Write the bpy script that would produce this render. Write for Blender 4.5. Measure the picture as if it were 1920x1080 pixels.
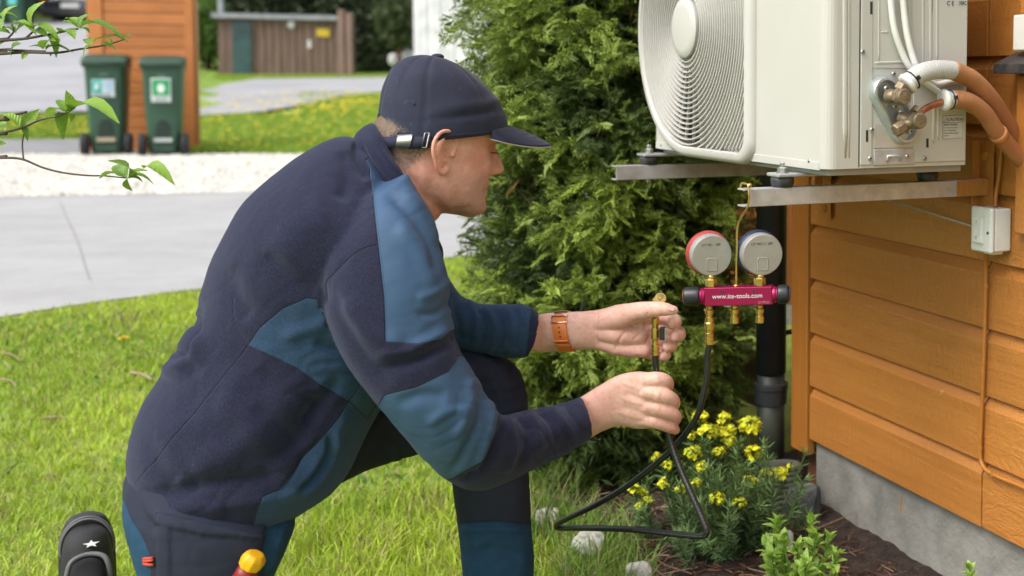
import bpy, bmesh, math, random
import numpy as np
from mathutils import Vector, Matrix, kdtree, noise as mnoise
random.seed(7); rng = np.random.default_rng(11)
PI = math.pi
for o in list(bpy.data.objects): bpy.data.objects.remove(o)
S = bpy.context.scene
COL = S.collection
# ------------------------------------------------------------------ camera
F, CX, CY = 2362.0, 1620.0, 288.0          # pixels of a 1920 wide picture
CAMZ = 1.1
PITCH, ROLL = math.radians(3.4), math.radians(0.5)
_f = np.array([0, math.cos(PITCH), -math.sin(PITCH)]); _r0 = np.array([1., 0, 0]); _u0 = np.array([0, math.sin(PITCH), math.cos(PITCH)])
_r = _r0*math.cos(ROLL)+_u0*math.sin(ROLL); _u = -_r0*math.sin(ROLL)+_u0*math.cos(ROLL)
CP = np.array([0, 0, CAMZ])
cd = bpy.data.cameras.new('camera'); cam = bpy.data.objects.new('camera', cd); COL.objects.link(cam)
cam.matrix_world = Matrix(((_r[0], _u[0], -_f[0], 0), (_r[1], _u[1], -_f[1], 0), (_r[2], _u[2], -_f[2], CAMZ), (0, 0, 0, 1)))
cd.sensor_width = 36; cd.lens = F/1920*36
cd.shift_x = -(CX-960)/1920; cd.shift_y = (CY-540)/1920
cd.clip_start = 0.05; cd.clip_end = 2000
cd.dof.use_dof = True; cd.dof.focus_distance = 2.2; cd.dof.aperture_fstop = 4.0
S.camera = cam
# ------------------------------------------------------------------ light
wd = bpy.data.worlds.new('World'); S.world = wd; wd.use_nodes = True
nt = wd.node_tree; bg = nt.nodes['Background']
sky = nt.nodes.new('ShaderNodeTexSky'); sky.sky_type = 'NISHITA'; sky.sun_disc = False
SUN_EL, SUN_AZ = 52, 222        # azimuth from +Y clockwise
sky.sun_elevation = math.radians(SUN_EL); sky.sun_rotation = math.radians(SUN_AZ)
sky.air_density = 1.0; sky.dust_density = 4.0; sky.ozone_density = 1.0
hs = nt.nodes.new('ShaderNodeHueSaturation'); hs.inputs['Saturation'].default_value = 0.42
nt.links.new(sky.outputs[0], hs.inputs['Color']); nt.links.new(hs.outputs[0], bg.inputs[0])
bg.inputs[1].default_value = 0.15
sl = bpy.data.lights.new('sun', 'SUN'); sl.energy = 1.15; sl.angle = math.radians(30); sl.color = (1, .975, .94)
so = bpy.data.objects.new('sun', sl); COL.objects.link(so)
_sd = Vector((math.sin(math.radians(SUN_AZ))*math.cos(math.radians(SUN_EL)), math.cos(math.radians(SUN_AZ))*math.cos(math.radians(SUN_EL)), math.sin(math.radians(SUN_EL))))
so.rotation_euler = _sd.to_track_quat('Z', 'Y').to_euler(); so.location = (0, 0, 30)
S.view_settings.view_transform = 'Standard'; S.view_settings.look = 'None'
S.view_settings.exposure = 0.85; S.view_settings.gamma = 1; S.view_settings.use_curve_mapping = False
S.render.engine = 'CYCLES'

# ------------------------------------------------------------------ geometry of the view: from a place in the photo to a place in the world
def ray(px, py):
    return _f + _r*((px-CX)/F) + _u*((CY-py)/F)
def W(px, py, Y):
    d = ray(px, py); return CP + d*(Y/d[1])
def onplane(px, py, P, N):
    d = ray(px, py); return CP + d*(np.dot(P-CP, N)/np.dot(d, N))
def project(P):
    P = np.atleast_2d(P)-CP; z = P@_f
    return np.stack([CX+F*(P@_r)/z, CY-F*(P@_u)/z], 1)
def unit(v):
    v = np.asarray(v, float); return v/np.linalg.norm(v)
_d = ray(182, 136); D1 = unit([_d[0], _d[1], 0])     # along the house wall, away from the camera
D2 = np.array([D1[1], -D1[0], 0])                    # into the wall
UZ = np.array([0, 0, 1.])
_a = W(1547, 318, 2.17); AO = np.array([_a[0], _a[1], 0]); UNIT_Z = _a[2]
def H(s, t, z): return AO + D1*s + D2*t + UZ*z
def house_st(P):
    q = np.asarray(P)-AO; return q@D1, q@D2
def on_s(px, py, s):      # plane parallel to the unit's side
    return onplane(px, py, H(s, 0, 0), D1)
def on_t(px, py, t):      # plane parallel to the wall
    return onplane(px, py, H(0, t, 0), D2)
TW = .435                 # wall face
# man: his median plane
_h = W(830, 300, 2.1); MF = unit([.93, .37, 0]); MN = np.array([MF[1], -MF[0], 0.])   # facing ; MN points to camera side
MO = _h.copy()
def MP(px, py, off=0.): return onplane(px, py, MO+MN*off, MN)

def smooth01(x): x = np.clip(x, 0, 1); return x*x*(3-2*x)
def terrain(x, y):
    x = np.asarray(x, float); y = np.asarray(y, float)
    z = .18*smooth01((y-3.0)/2.0)
    far = np.maximum(y-14.0, 0)
    zr = .9*smooth01(far/26.0*.9)*1.1
    zl = .115*np.maximum(y-16.5, 0)
    # driveway climbs on the left
    t = smooth01((-(x/np.maximum(y, .1))-.53)/.06)
    return z + zr*(1-t) + np.minimum(zl, 3.0)*t
_YS = 1.5*(60.)**(np.arange(3000)/2999)
def ground(px, py):
    d = ray(px, py); P = CP+d[None]*(_YS/d[1])[:, None]; m = P[:, 2] < terrain(P[:, 0], P[:, 1]); return P[np.argmax(m) if m.any() else -1].copy()
def G(x, y, off=0): return np.array([x, y, float(terrain(x, y))+off])

# ------------------------------------------------------------------ materials
MATS = {}
def nn(nt, t, **k):
    n = nt.nodes.new(t)
    for a, b in k.items():
        if a.startswith('i_'): n.inputs[a[2:]].default_value = b
        else: setattr(n, a, b)
    return n
def M(name, col, rough=.6, metal=0., col2=None, scale=6., detail=6, bump=.15, bscale=80., stretch=(1, 1, 1), rot=0., spec=.5, sheen=0., sss=0., coat=0., bump2=0., b2scale=300., dist=.002, contrast=(.35, .65), attr=None, trans=0., alpha=None):
    if name in MATS: return MATS[name]
    m = bpy.data.materials.new(name); m.use_nodes = True; t = m.node_tree; b = t.nodes['Principled BSDF']; L = t.links.new
    b.inputs['Roughness'].default_value = rough; b.inputs['Metallic'].default_value = metal
    b.inputs['Specular IOR Level'].default_value = spec
    b.inputs['Sheen Weight'].default_value = sheen; b.inputs['Sheen Roughness'].default_value = .45
    b.inputs['Coat Weight'].default_value = coat
    if sss: b.inputs['Subsurface Weight'].default_value = sss; b.inputs['Subsurface Radius'].default_value = (.012, .004, .002); b.inputs['Subsurface Scale'].default_value = 1
    if trans: b.inputs['Transmission Weight'].default_value = trans
    tc = nn(t, 'ShaderNodeTexCoord'); mp = nn(t, 'ShaderNodeMapping'); mp.inputs['Rotation'].default_value = (0, 0, rot); mp.inputs['Scale'].default_value = stretch
    mp.vector_type = 'TEXTURE' if False else 'POINT'
    L(tc.outputs['Object'], mp.inputs['Vector'])
    no = nn(t, 'ShaderNodeTexNoise', i_Scale=scale, i_Detail=detail, i_Roughness=.6); L(mp.outputs[0], no.inputs['Vector'])
    c2 = col2 or tuple(c*.72 for c in col)
    cr = nn(t, 'ShaderNodeValToRGB'); e = cr.color_ramp.elements; e[0].position, e[1].position = contrast
    e[0].color = (*c2, 1); e[1].color = (*col, 1); L(no.outputs['Fac'], cr.inputs['Fac'])
    out = cr.outputs['Color']
    if attr:
        at = nn(t, 'ShaderNodeAttribute', attribute_name=attr); mx = nn(t, 'ShaderNodeMix', data_type='RGBA', blend_type='MULTIPLY'); mx.inputs[0].default_value = 1
        L(out, mx.inputs[6]); L(at.outputs['Color'], mx.inputs[7]); out = mx.outputs[2]
    L(out, b.inputs['Base Color'])
    if bump:
        n2 = nn(t, 'ShaderNodeTexNoise', i_Scale=bscale, i_Detail=4); L(mp.outputs[0], n2.inputs['Vector'])
        bp = nn(t, 'ShaderNodeBump', i_Strength=bump, i_Distance=dist); L(n2.outputs['Fac'], bp.inputs['Height']); nrm = bp.outputs[0]
        if bump2:
            n3 = nn(t, 'ShaderNodeTexNoise', i_Scale=b2scale, i_Detail=2); L(mp.outputs[0], n3.inputs['Vector'])
            bq = nn(t, 'ShaderNodeBump', i_Strength=bump2, i_Distance=dist*.5); L(n3.outputs['Fac'], bq.inputs['Height']); L(nrm, bq.inputs['Normal']); nrm = bq.outputs[0]
        L(nrm, b.inputs['Normal'])
    MATS[name] = m; return m
def srgb(r, g, b): return tuple(((c/255)/12.92 if c/255 <= .04045 else ((c/255+.055)/1.055)**2.4) for c in (r, g, b))

# ------------------------------------------------------------------ objects
def tag(o, label=None, cat=None, group=None, kind=None):
    if label: o['label'] = label
    if cat: o['category'] = cat
    if group: o['group'] = group
    if kind: o['kind'] = kind
    return o
def thing(name, label, cat, loc=(0, 0, 0), group=None, rotz=0):
    o = bpy.data.objects.new(name, None); o.empty_display_size = .1; o.location = Vector(loc); o.rotation_euler = (0, 0, rotz); COL.objects.link(o)
    return tag(o, label, cat, group)
def root_loc(o):
    v = Vector((0, 0, 0))
    while o is not None: v += o.location; o = o.parent
    return v
def mk(name, verts, faces, mat, parent=None, smooth=False, origin=None, bevel=0, bevel_seg=2, mats=None, midx=None):
    verts = np.asarray(verts, float)
    me = bpy.data.meshes.new(name)
    if origin is None and parent is None:
        lo, hi = verts.min(0), verts.max(0); origin = np.array([(lo[0]+hi[0])/2, (lo[1]+hi[1])/2, lo[2]])
    off = np.array(root_loc(parent)) if parent else np.array([0., 0, 0])
    loc = np.asarray(origin, float)-off if origin is not None else np.zeros(3)
    me.from_pydata((verts-off-loc).tolist(), [], [tuple(int(i) for i in f) for f in faces]) if not isinstance(faces, np.ndarray) else fast_mesh(me, verts-off-loc, faces)
    for mm in (mats or [mat]): me.materials.append(mm)
    if midx is not None: me.polygons.foreach_set('material_index', np.asarray(midx, np.int32))
    if smooth: me.polygons.foreach_set('use_smooth', np.ones(len(me.polygons), bool))
    me.update()
    o = bpy.data.objects.new(name, me); COL.objects.link(o); o.location = Vector(loc.tolist())
    if parent: o.parent = parent
    if bevel:
        mod = o.modifiers.new('bevel', 'BEVEL'); mod.width = bevel; mod.segments = bevel_seg; mod.limit_method = 'ANGLE'; mod.angle_limit = math.radians(35)
        mod.harden_normals = False
        if not smooth: me.polygons.foreach_set('use_smooth', np.ones(len(me.polygons), bool))
        ws = o.modifiers.new('wn', 'WEIGHTED_NORMAL'); ws.keep_sharp = True
    return o
def fast_mesh(me, v, f):
    n = len(f); k = f.shape[1]
    me.vertices.add(len(v)); me.vertices.foreach_set('co', v.astype(np.float32).ravel())
    me.loops.add(n*k); me.loops.foreach_set('vertex_index', f.astype(np.int32).ravel())
    me.polygons.add(n); me.polygons.foreach_set('loop_start', np.arange(0, n*k, k, dtype=np.int32)); me.polygons.foreach_set('loop_total', np.full(n, k, np.int32))
    me.update(calc_edges=True)
def perp(d):
    d = unit(d); a = np.array([0, 0, 1.]) if abs(d[2]) < .9 else np.array([1., 0, 0])
    x = unit(np.cross(a, d)); return x, np.cross(d, x)
class MB:
    def __init__(s): s.v = []; s.f = []
    def add(s, v, f):
        n = len(s.v); s.v += [tuple(p) for p in v]; s.f += [tuple(i+n for i in q) for q in f]; return s
    def box(s, c, ax, ay, az):      # centre and three half vectors
        c, ax, ay, az = map(np.asarray, (c, ax, ay, az)); v = []
        for k in (-1, 1):
            for j in (-1, 1):
                for i in (-1, 1): v.append(c+ax*i+ay*j+az*k)
        f = [(0, 2, 3, 1), (4, 5, 7, 6), (0, 1, 5, 4), (2, 6, 7, 3), (0, 4, 6, 2), (1, 3, 7, 5)]
        if np.dot(np.cross(ax, ay), az) < 0: f = [q[::-1] for q in f]
        return s.add(v, f)
    def hbox(s, s0, s1, t0, t1, z0, z1):    # box in house axes
        return s.box(H((s0+s1)/2, (t0+t1)/2, (z0+z1)/2), D1*(s1-s0)/2, D2*(t1-t0)/2, UZ*(z1-z0)/2)
    def wbox(s, x0, x1, y0, y1, z0, z1):
        return s.box(((x0+x1)/2, (y0+y1)/2, (z0+z1)/2), ((x1-x0)/2, 0, 0), (0, (y1-y0)/2, 0), (0, 0, (z1-z0)/2))
    def tube(s, pts, r, n=12, cap=True):
        pts = [np.asarray(p, float) for p in pts]; m = len(pts)
        rr = r if hasattr(r, '__len__') else [r]*m
        T = [unit(pts[min(i+1, m-1)]-pts[max(i-1, 0)]+1e-12) for i in range(m)]
        x, y = perp(T[0]); v = []; 
        for i in range(m):
            x = unit(x-T[i]*np.dot(x, T[i])); y = np.cross(T[i], x)
            for k in range(n):
                a = 2*PI*k/n; v.append(pts[i]+(x*math.cos(a)+y*math.sin(a))*rr[i])
        f = []
        for i in range(m-1):
            for k in range(n):
                k2 = (k+1) % n; f.append((i*n+k, i*n+k2, (i+1)*n+k2, (i+1)*n+k))
        if cap: f.append(tuple(range(n))[::-1]); f.append(tuple(range((m-1)*n, m*n)))
        return s.add(v, f)
    def cyl(s, a, b, r, r2=None, n=20): return s.tube([a, b], [r, r if r2 is None else r2], n)
    def lathe(s, o, ax, prof, n=24, xdir=None):      # prof: (distance along axis, radius)
        o = np.asarray(o, float); ax = unit(ax); x, y = perp(ax); v = []; f = []; m = len(prof)
        for h, r in prof:
            for k in range(n):
                a = 2*PI*k/n+PI/n; v.append(o+ax*h+(x*math.cos(a)+y*math.sin(a))*max(r, 1e-5))
        for i in range(m-1):
            for k in range(n):
                k2 = (k+1) % n; f.append((i*n+k, i*n+k2, (i+1)*n+k2, (i+1)*n+k))
        f.append(tuple(range(n))[::-1]); f.append(tuple(range((m-1)*n, m*n)))
        return s.add(v, f)
    def prism(s, poly, d):        # polygon (3d points) pushed along d
        poly = [np.asarray(p, float) for p in poly]; d = np.asarray(d, float); n = len(poly)
        nrm = sum(np.cross(poly[i]-poly[0], poly[(i+1) % n]-poly[0]) for i in range(n))
        if np.dot(nrm, d) > 0: poly = poly[::-1]
        v = poly+[p+d for p in poly]
        f = [tuple(range(n)), tuple(range(2*n-1, n-1, -1))]+[(i, i+n, (i+1) % n+n, (i+1) % n)[::1] for i in range(n)]
        return s.add(v, f)
    def sphere(s, c, r, nu=14, nv=8, sc=(1, 1, 1)):
        c = np.asarray(c, float); sc = np.asarray(sc); v = [c+np.array([0, 0, -r])*sc]; f = []
        for j in range(1, nv):
            p = PI*j/nv
            for i in range(nu):
                a = 2*PI*i/nu; v.append(c+np.array([math.sin(p)*math.cos(a), math.sin(p)*math.sin(a), -math.cos(p)])*r*sc)
        v.append(c+np.array([0, 0, r])*sc); L = len(v)-1
        for i in range(nu):
            i2 = (i+1) % nu; f.append((0, 1+i2, 1+i)); f.append((L, L-nu+i, L-nu+i2))
            for j in range(nv-2): a = 1+j*nu; f.append((a+i, a+i2, a+nu+i2, a+nu+i))
        return s.add(v, f)
    def build(s, name, mat, parent=None, smooth=False, **k): return mk(name, s.v, s.f, mat, parent, smooth, **k)
def crom(pts, sub=8):
    pts = np.asarray(pts, float); n = len(pts); out = []
    for i in range(n-1):
        p0, p1, p2, p3 = pts[max(i-1, 0)], pts[i], pts[i+1], pts[min(i+2, n-1)]
        for k in range(sub):
            t = k/sub; out.append(.5*((2*p1)+(-p0+p2)*t+(2*p0-5*p1+4*p2-p3)*t*t+(-p0+3*p1-3*p2+p3)*t**3))
    out.append(pts[-1]); return np.array(out)
def loft(secs, n=72, sub=8, e=2.0, capz=True):     # secs: (C, A, B)
    C = crom([a[0] for a in secs], sub); A = crom([a[1] for a in secs], sub); B = crom([a[2] for a in secs], sub)
    th = np.linspace(0, 2*PI, n, endpoint=False); c = np.cos(th); s = np.sin(th); p = 2/e
    c = np.sign(c)*abs(c)**p; s = np.sign(s)*abs(s)**p
    V = C[:, None]+A[:, None]*c[None, :, None]+B[:, None]*s[None, :, None]; m = len(C)
    idx = np.arange(m*n).reshape(m, n); a = idx[:-1]; b = idx[1:]
    Fq = np.stack([a, np.roll(a, -1, 1), np.roll(b, -1, 1), b], -1).reshape(-1, 4)
    faces = [tuple(q) for q in Fq.tolist()]
    faces.append(tuple(range(n))[::-1]); faces.append(tuple(range((m-1)*n, m*n)))
    return V.reshape(-1, 3), faces
def text_mesh(txt, size, P, X, Y, mat, name='lettering', parent=None, align='CENTER', bold=0, sx=1.0):
    cu = bpy.data.curves.new('t', 'FONT'); cu.body = txt; cu.size = size; cu.align_x = align; cu.align_y = 'CENTER'; cu.offset = bold*size; cu.extrude = .00008; cu.resolution_u = 3
    ob = bpy.data.objects.new('t', cu); COL.objects.link(ob)
    dg = bpy.context.evaluated_depsgraph_get(); me0 = ob.evaluated_get(dg).to_mesh()
    v = np.array([tuple(x.co) for x in me0.vertices]).reshape(-1, 3); f = [tuple(p.vertices) for p in me0.polygons]
    ob.evaluated_get(dg).to_mesh_clear(); bpy.data.objects.remove(ob); bpy.data.curves.remove(cu)
    X = unit(X); Y = unit(Y); N = np.cross(X, Y); P = np.asarray(P)
    w = P+v[:, :1]*sx*X+v[:, 1:2]*Y+v[:, 2:3]*N
    return mk(name, w, f, mat, parent)
# ================================================================== THE SETTING: ground, road, gravel, lawn
m_earth = M('earth', (.16, .24, .05), .95, col2=(.09, .13, .03), scale=3, bump=.5, bscale=30, dist=.01)
m_far = M('far_grass', (.25, .37, .05), .95, col2=(.14, .23, .025), scale=2.2, bump=.5, bscale=25, dist=.02)
m_road = M('asphalt_pale', (.40, .395, .385), .9, col2=(.30, .295, .29), scale=1.1, bump=.5, bscale=160, dist=.003, bump2=.3, b2scale=500)
m_gravel = M('white_gravel_bed', (.68, .665, .63), .9, col2=(.58, .565, .52), scale=30, bump=.8, bscale=60, dist=.02)
m_apron = M('asphalt_grey', (.25, .25, .25), .9, col2=(.18, .18, .18), scale=3, bump=.4, bscale=120, dist=.003)
m_drive = M('drive_asphalt', (.34, .34, .35), .9, col2=(.27, .27, .28), scale=.8, bump=.3, bscale=80, dist=.003)
m_soil = M('bed_soil', (.075, .045, .032), .95, col2=(.03, .018, .013), scale=25, bump=1.0, bscale=70, dist=.02, bump2=.8, b2scale=220)
for _n in m_road.node_tree.nodes:
    if _n.type == 'TEX_NOISE' and abs(_n.inputs['Scale'].default_value-1.1) < .01: _n.inputs['Detail'].default_value = 14; _n.inputs['Roughness'].default_value = .82
def grid_ground():
    xs = np.concatenate([np.linspace(-80, -12, 50), np.linspace(-11.6, 4, 90), np.linspace(4.5, 60, 24)])
    ys = np.concatenate([np.linspace(-6, 16, 110), np.linspace(16.3, 45, 90), np.linspace(46, 160, 24)])
    X, Y = np.meshgrid(xs, ys); Z = terrain(X, Y); n, m = X.shape
    idx = np.arange(n*m).reshape(n, m)
    Fq = np.stack([idx[:-1, :-1], idx[:-1, 1:], idx[1:, 1:], idx[1:, :-1]], -1).reshape(-1, 4)
    o = mk('ground', np.stack([X, Y, Z], -1).reshape(-1, 3), Fq, m_far, smooth=True, origin=(0, 0, 0)); tag(o, kind='structure')
grid_ground()
def sheet(name, near, far, off, mat, nu=60, nv=24):
    def res(pl, n):
        pl = np.array([p[:2] for p in pl]); d = np.r_[0, np.cumsum(np.linalg.norm(np.diff(pl, axis=0), axis=1))]
        t = np.linspace(0, d[-1], n); return np.stack([np.interp(t, d, pl[:, 0]), np.interp(t, d, pl[:, 1])], 1)
    a = res(near, nu); b = res(far, nu); v = []
    for j in range(nv+1):
        p = a+(b-a)*j/nv; v.append(np.c_[p, terrain(p[:, 0], p[:, 1])+off])
    idx = np.arange(nu*(nv+1)).reshape(nv+1, nu)
    Fq = np.stack([idx[:-1, :-1], idx[:-1, 1:], idx[1:, 1:], idx[1:, :-1]], -1).reshape(-1, 4)
    o = mk(name, np.concatenate(v), Fq, mat, smooth=True, origin=(0, 0, 0)); return tag(o, kind='structure')
def ext(a, b, k): a = np.asarray(a); b = np.asarray(b); return b+(b-a)*k
# near edge of the road (lawn side), far edge = near edge of the white gravel
r0, r1 = ground(0, 598), ground(372, 546)
RN = [ext(r1, r0, 2.6), r0, r1, ext(r0, r1, 9)]
def wob(pl, n=120, amp=.05, sd=3):
    pl = np.array([p[:2] for p in pl]); d = np.r_[0, np.cumsum(np.linalg.norm(np.diff(pl, axis=0), axis=1))]; t = np.linspace(0, d[-1], n)
    q = np.stack([np.interp(t, d, pl[:, 0]), np.interp(t, d, pl[:, 1])], 1)
    q[:, 1] += [amp*mnoise.noise(Vector((x*.9, sd, 0)))*2+amp*.6*mnoise.noise(Vector((x*4, sd, 5))) for x in t]; return q
g0, g1 = ground(0, 373), ground(480, 362)
GN = [ext(g1, g0, 1.2), g0, g1, ext(g0, g1, 5)]
road = sheet('road', wob(RN, amp=.035), wob(GN, amp=.03), .008, m_road, 160, 40)
k0, k1 = ground(0, 292), ground(540, 292)
GF = [ext(k1, k0, 1.), k0, k1, ext(k0, k1, 3.2)]
sheet('gravel_strip', wob(GN, amp=.03), wob(GF, amp=.08), .012, m_gravel, 100, 30)
sheet('asphalt_apron', [ground(-200, 291), ground(0, 291), ground(262, 291)], [ground(-200, 264), ground(0, 264), ground(262, 262)], .016, m_apron, 40, 10)
# driveway on the left, climbing to the carport
sheet('driveway', [ground(-300, 222), ground(0, 218), ground(190, 214), ground(300, 212)], [ground(-300, 42), ground(0, 42), ground(190, 42), ground(300, 42)], .05, m_drive, 40, 40)
# side road behind the flowering verge
sheet('side_road', [ground(300, 212), ground(480, 216), ground(560, 203), ground(640, 185), ground(760, 172), ground(1000, 168)], [ground(300, 152), ground(480, 152), ground(640, 150), ground(760, 148), ground(900, 148), ground(1000, 147)], .06, m_drive, 60, 12)
# flower bed soil by the foundation, a mound a little above the lawn
BEDW = [ground(1010, 905), ground(1020, 960), ground(1075, 985), ground(1120, 1010), ground(1150, 1085), ground(1150, 1250), ground(1100, 1500)]
def bed_edge_x(y):
    p = np.array([(q[0], q[1]) for q in BEDW]); o = np.argsort(p[:, 1]); return np.interp(y, p[o, 1], p[o, 0])
def bed():
    v = []; ny, nx = 130, 120
    ys = np.linspace(1.2, 3.9, ny)
    for y in ys:
        xl = bed_edge_x(y)+.03*mnoise.noise(Vector((y*6, 1, 0)))
        xr = 1.3 if y < 2.6 else 1.3
        for x in np.linspace(xl-.05, xr, nx):
            s, t = house_st((x, y, 0)); h = .03*smooth01((x-xl)/.12)*smooth01((3.9-y)/.2)
            h += .012*mnoise.noise(Vector((x*9, y*9, 0)))+.007*mnoise.noise(Vector((x*30, y*30, 2)))
            h -= .03*(x < xl+.01)
            v.append((x, y, h+.004))
    idx = np.arange(nx*ny).reshape(ny, nx)
    Fq = np.stack([idx[:-1, :-1], idx[:-1, 1:], idx[1:, 1:], idx[1:, :-1]], -1).reshape(-1, 4)
    tag(mk('flower_bed', np.array(v), Fq, m_soil, smooth=True, origin=(0, 0, 0)), kind='structure')
bed()
# crack in the road
def crack():
    pts = [ground(112, 380), ground(124, 410), ground(138, 440), ground(150, 470), ground(158, 500), ground(168, 530)]
    q = crom(pts, 10); mb = MB(); 
    for i in range(len(q)-1):
        w = .0015+.003*random.random(); a, b = q[i], q[i+1]; a = G(a[0], a[1], .0125); b = G(b[0], b[1], .0125); d = np.array([w, 0, 0])
        n = len(mb.v); mb.add([a-d, a+d, b+d, b-d], [(0, 1, 2, 3)])
    tag(mb.build('road_crack', M('crack', (.33, .325, .31), .95)), kind='structure')
crack()

# grass blades: real geometry, nobody could count them
def blades(name, x, y, z, h, w, lean=.5, mat=None, col=None, label='', cat='grass'):
    n = len(x); a = rng.uniform(0, 2*PI, n); b = rng.uniform(0, 2*PI, n); ln = rng.uniform(.1, 1, n)*lean*h
    P = np.stack([x, y, z], 1); wv = np.stack([np.cos(a), np.sin(a), np.zeros(n)], 1)*w[:, None]/2
    lv = np.stack([np.cos(b), np.sin(b), np.zeros(n)], 1)*ln[:, None]; up = np.zeros((n, 3)); up[:, 2] = h
    v = np.stack([P-wv, P+wv, P+wv*.8+lv*.3+up*.55, P-wv*.8+lv*.3+up*.55, P+lv+up*.95], 1).reshape(-1, 3)
    i = np.arange(n)[:, None]*5
    tri = np.concatenate([i+[0, 1, 2], i+[0, 2, 3], i+[3, 2, 4]], 0)
    o = mk(name, v, tri, mat, origin=(0, 0, 0))
    ca = o.data.color_attributes.new('tint', 'FLOAT_COLOR', 'POINT'); c = np.ones((n*5, 4), np.float32); c[:, :3] = np.repeat(col, 5, 0); ca.data.foreach_set('color', c.ravel())
    return tag(o, label, cat, kind='stuff')
def leafmat(name, attr='tint', rough=.5, tr=.25, spec=.35, base=(1, 1, 1)):
    m = bpy.data.materials.new(name); m.use_nodes = True; t = m.node_tree; b = t.nodes['Principled BSDF']; L = t.links.new
    at = nn(t, 'ShaderNodeAttribute', attribute_name=attr); b.inputs['Roughness'].default_value = rough; b.inputs['Specular IOR Level'].default_value = spec
    L(at.outputs['Color'], b.inputs['Base Color'])
    tl = nn(t, 'ShaderNodeBsdfTranslucent'); L(at.outputs['Color'], tl.inputs['Color']); mx = nn(t, 'ShaderNodeMixShader'); mx.inputs[0].default_value = tr
    L(b.outputs[0], mx.inputs[1]); L(tl.outputs[0], mx.inputs[2]); L(mx.outputs[0], t.nodes['Material Output'].inputs['Surface']); return m
m_blade = leafmat('grass_blade', tr=.35, rough=.55)
def vnoise(x, y, s, seed=0):
    return np.array([mnoise.noise(Vector((a*s, b*s, seed))) for a, b in zip(x, y)])
def side_of_road(x, y):        # metres in front of the road's near edge
    d = unit((r1-r0)[:2]); nrm = np.array([d[1], -d[0]]); return (x-r0[0])*nrm[0]+(y-r0[1])*nrm[1]
m_lawn = M('lawn_soil', (.26, .34, .05), .95, col2=(.15, .20, .035), scale=9, bump=.8, bscale=60, dist=.01)
def lawn():
    n = 230000; x = rng.uniform(-3.9, -.2, n); y = rng.uniform(2.1, 8.6, n)
    keep = rng.uniform(0, 1, n) < np.clip(1.25-(y-2.3)*.17, .2, 1)
    sr = side_of_road(x, y); keep &= sr > .03+.05*rng.uniform(0, 1, n); keep &= x > -.87*y; keep &= (x < bed_edge_x(y)+.05*rng.uniform(-1, 1, n)) & ((x < -.23*y-.02) | (y < 3.3)); keep &= (y < 5.6) | (x > -.46*y)
    x, y = x[keep], y[keep]; n = len(x)
    gx = np.round(x*14)/14; gy = np.round(y*14)/14
    cache = {}
    def cn(a, b, s, sd):
        k = (a, b, sd)
        if k not in cache: cache[k] = mnoise.noise(Vector((a*s, b*s, sd)))
        return cache[k]
    n1 = np.array([cn(a, b, 1.7, 0) for a, b in zip(gx, gy)]); n2 = np.array([cn(a, b, 5., 7) for a, b in zip(gx, gy)])
    h = .020+.018*np.clip(n2+.3, 0, 1)+rng.uniform(0, .016, n)
    h *= np.where((x > -1.35) & (y < 3.2), 1.6, 1.0)
    w = .0028+rng.uniform(0, .0022, n)+.0006*(y-2)
    base = np.array([.47, .60, .055]); base2 = np.array([.31, .45, .04]); yel = np.array([.56, .55, .17]); dry = np.array([.46, .38, .20])
    k = np.clip(.5+n1*1.3+n2*.5+rng.normal(0, .25, n), 0, 1)[:, None]; c = base2*(1-k)+base*k
    j = (rng.uniform(0, 1, n) < .20)[:, None]; c = np.where(j, yel*rng.uniform(.6, 1, (n, 1)), c)
    dr = ((rng.uniform(0, 1, n) < .06+.9*np.clip(n2-.28, 0, 1)))[:, None]; c = np.where(dr, dry*rng.uniform(.4, 1, (n, 1)), c)
    blades('lawn_grass', x, y, terrain(x, y)-.004, h, w, 1.0, m_blade, c, 'bright green mown lawn with dry tufts between the road and the kneeling man')
    # ground under the blades
    sheet('lawn', [(-4.5, 1.2, 0), (1.6, 1.2, 0)], [(-4.5, 3.7, 0), (1.6, 3.7, 0)], .002, m_lawn)
    sheet('lawn_far', [(-4.2, 3.7, 0), (-2.5, 3.7, 0), (1.6, 3.7, 0)], [r0+np.array([-.6, -.6, 0]), r1, ext(r0, r1, 4.)], .002, m_lawn)
lawn()
def weeds():
    n = 5200; x = rng.uniform(-3.6, -.7, n); y = rng.uniform(2.4, 5.2, n); cx = np.round(x*7)/7; cy = np.round(y*7)/7
    q = np.array([mnoise.noise(Vector((a*1.9, b*1.9, 33))) for a, b in zip(cx, cy)]); k = (q > .12) & (side_of_road(x, y) > .1) & (x < bed_edge_x(y)) & (x < -.23*y); x, y = x[k], y[k]; n = len(x)
    c = np.array([.13, .26, .05])*rng.uniform(.6, 1.5, (n, 1)); c[rng.uniform(0, 1, n) < .12] = (.42, .36, .2)
    blades('lawn_weeds', x, y, terrain(x, y)+.006, rng.uniform(.012, .03, n), rng.uniform(.007, .014, n), 1.6, m_blade, c, 'low clover and broad leaved weeds scattered through the near lawn', 'weeds')
weeds()
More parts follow.
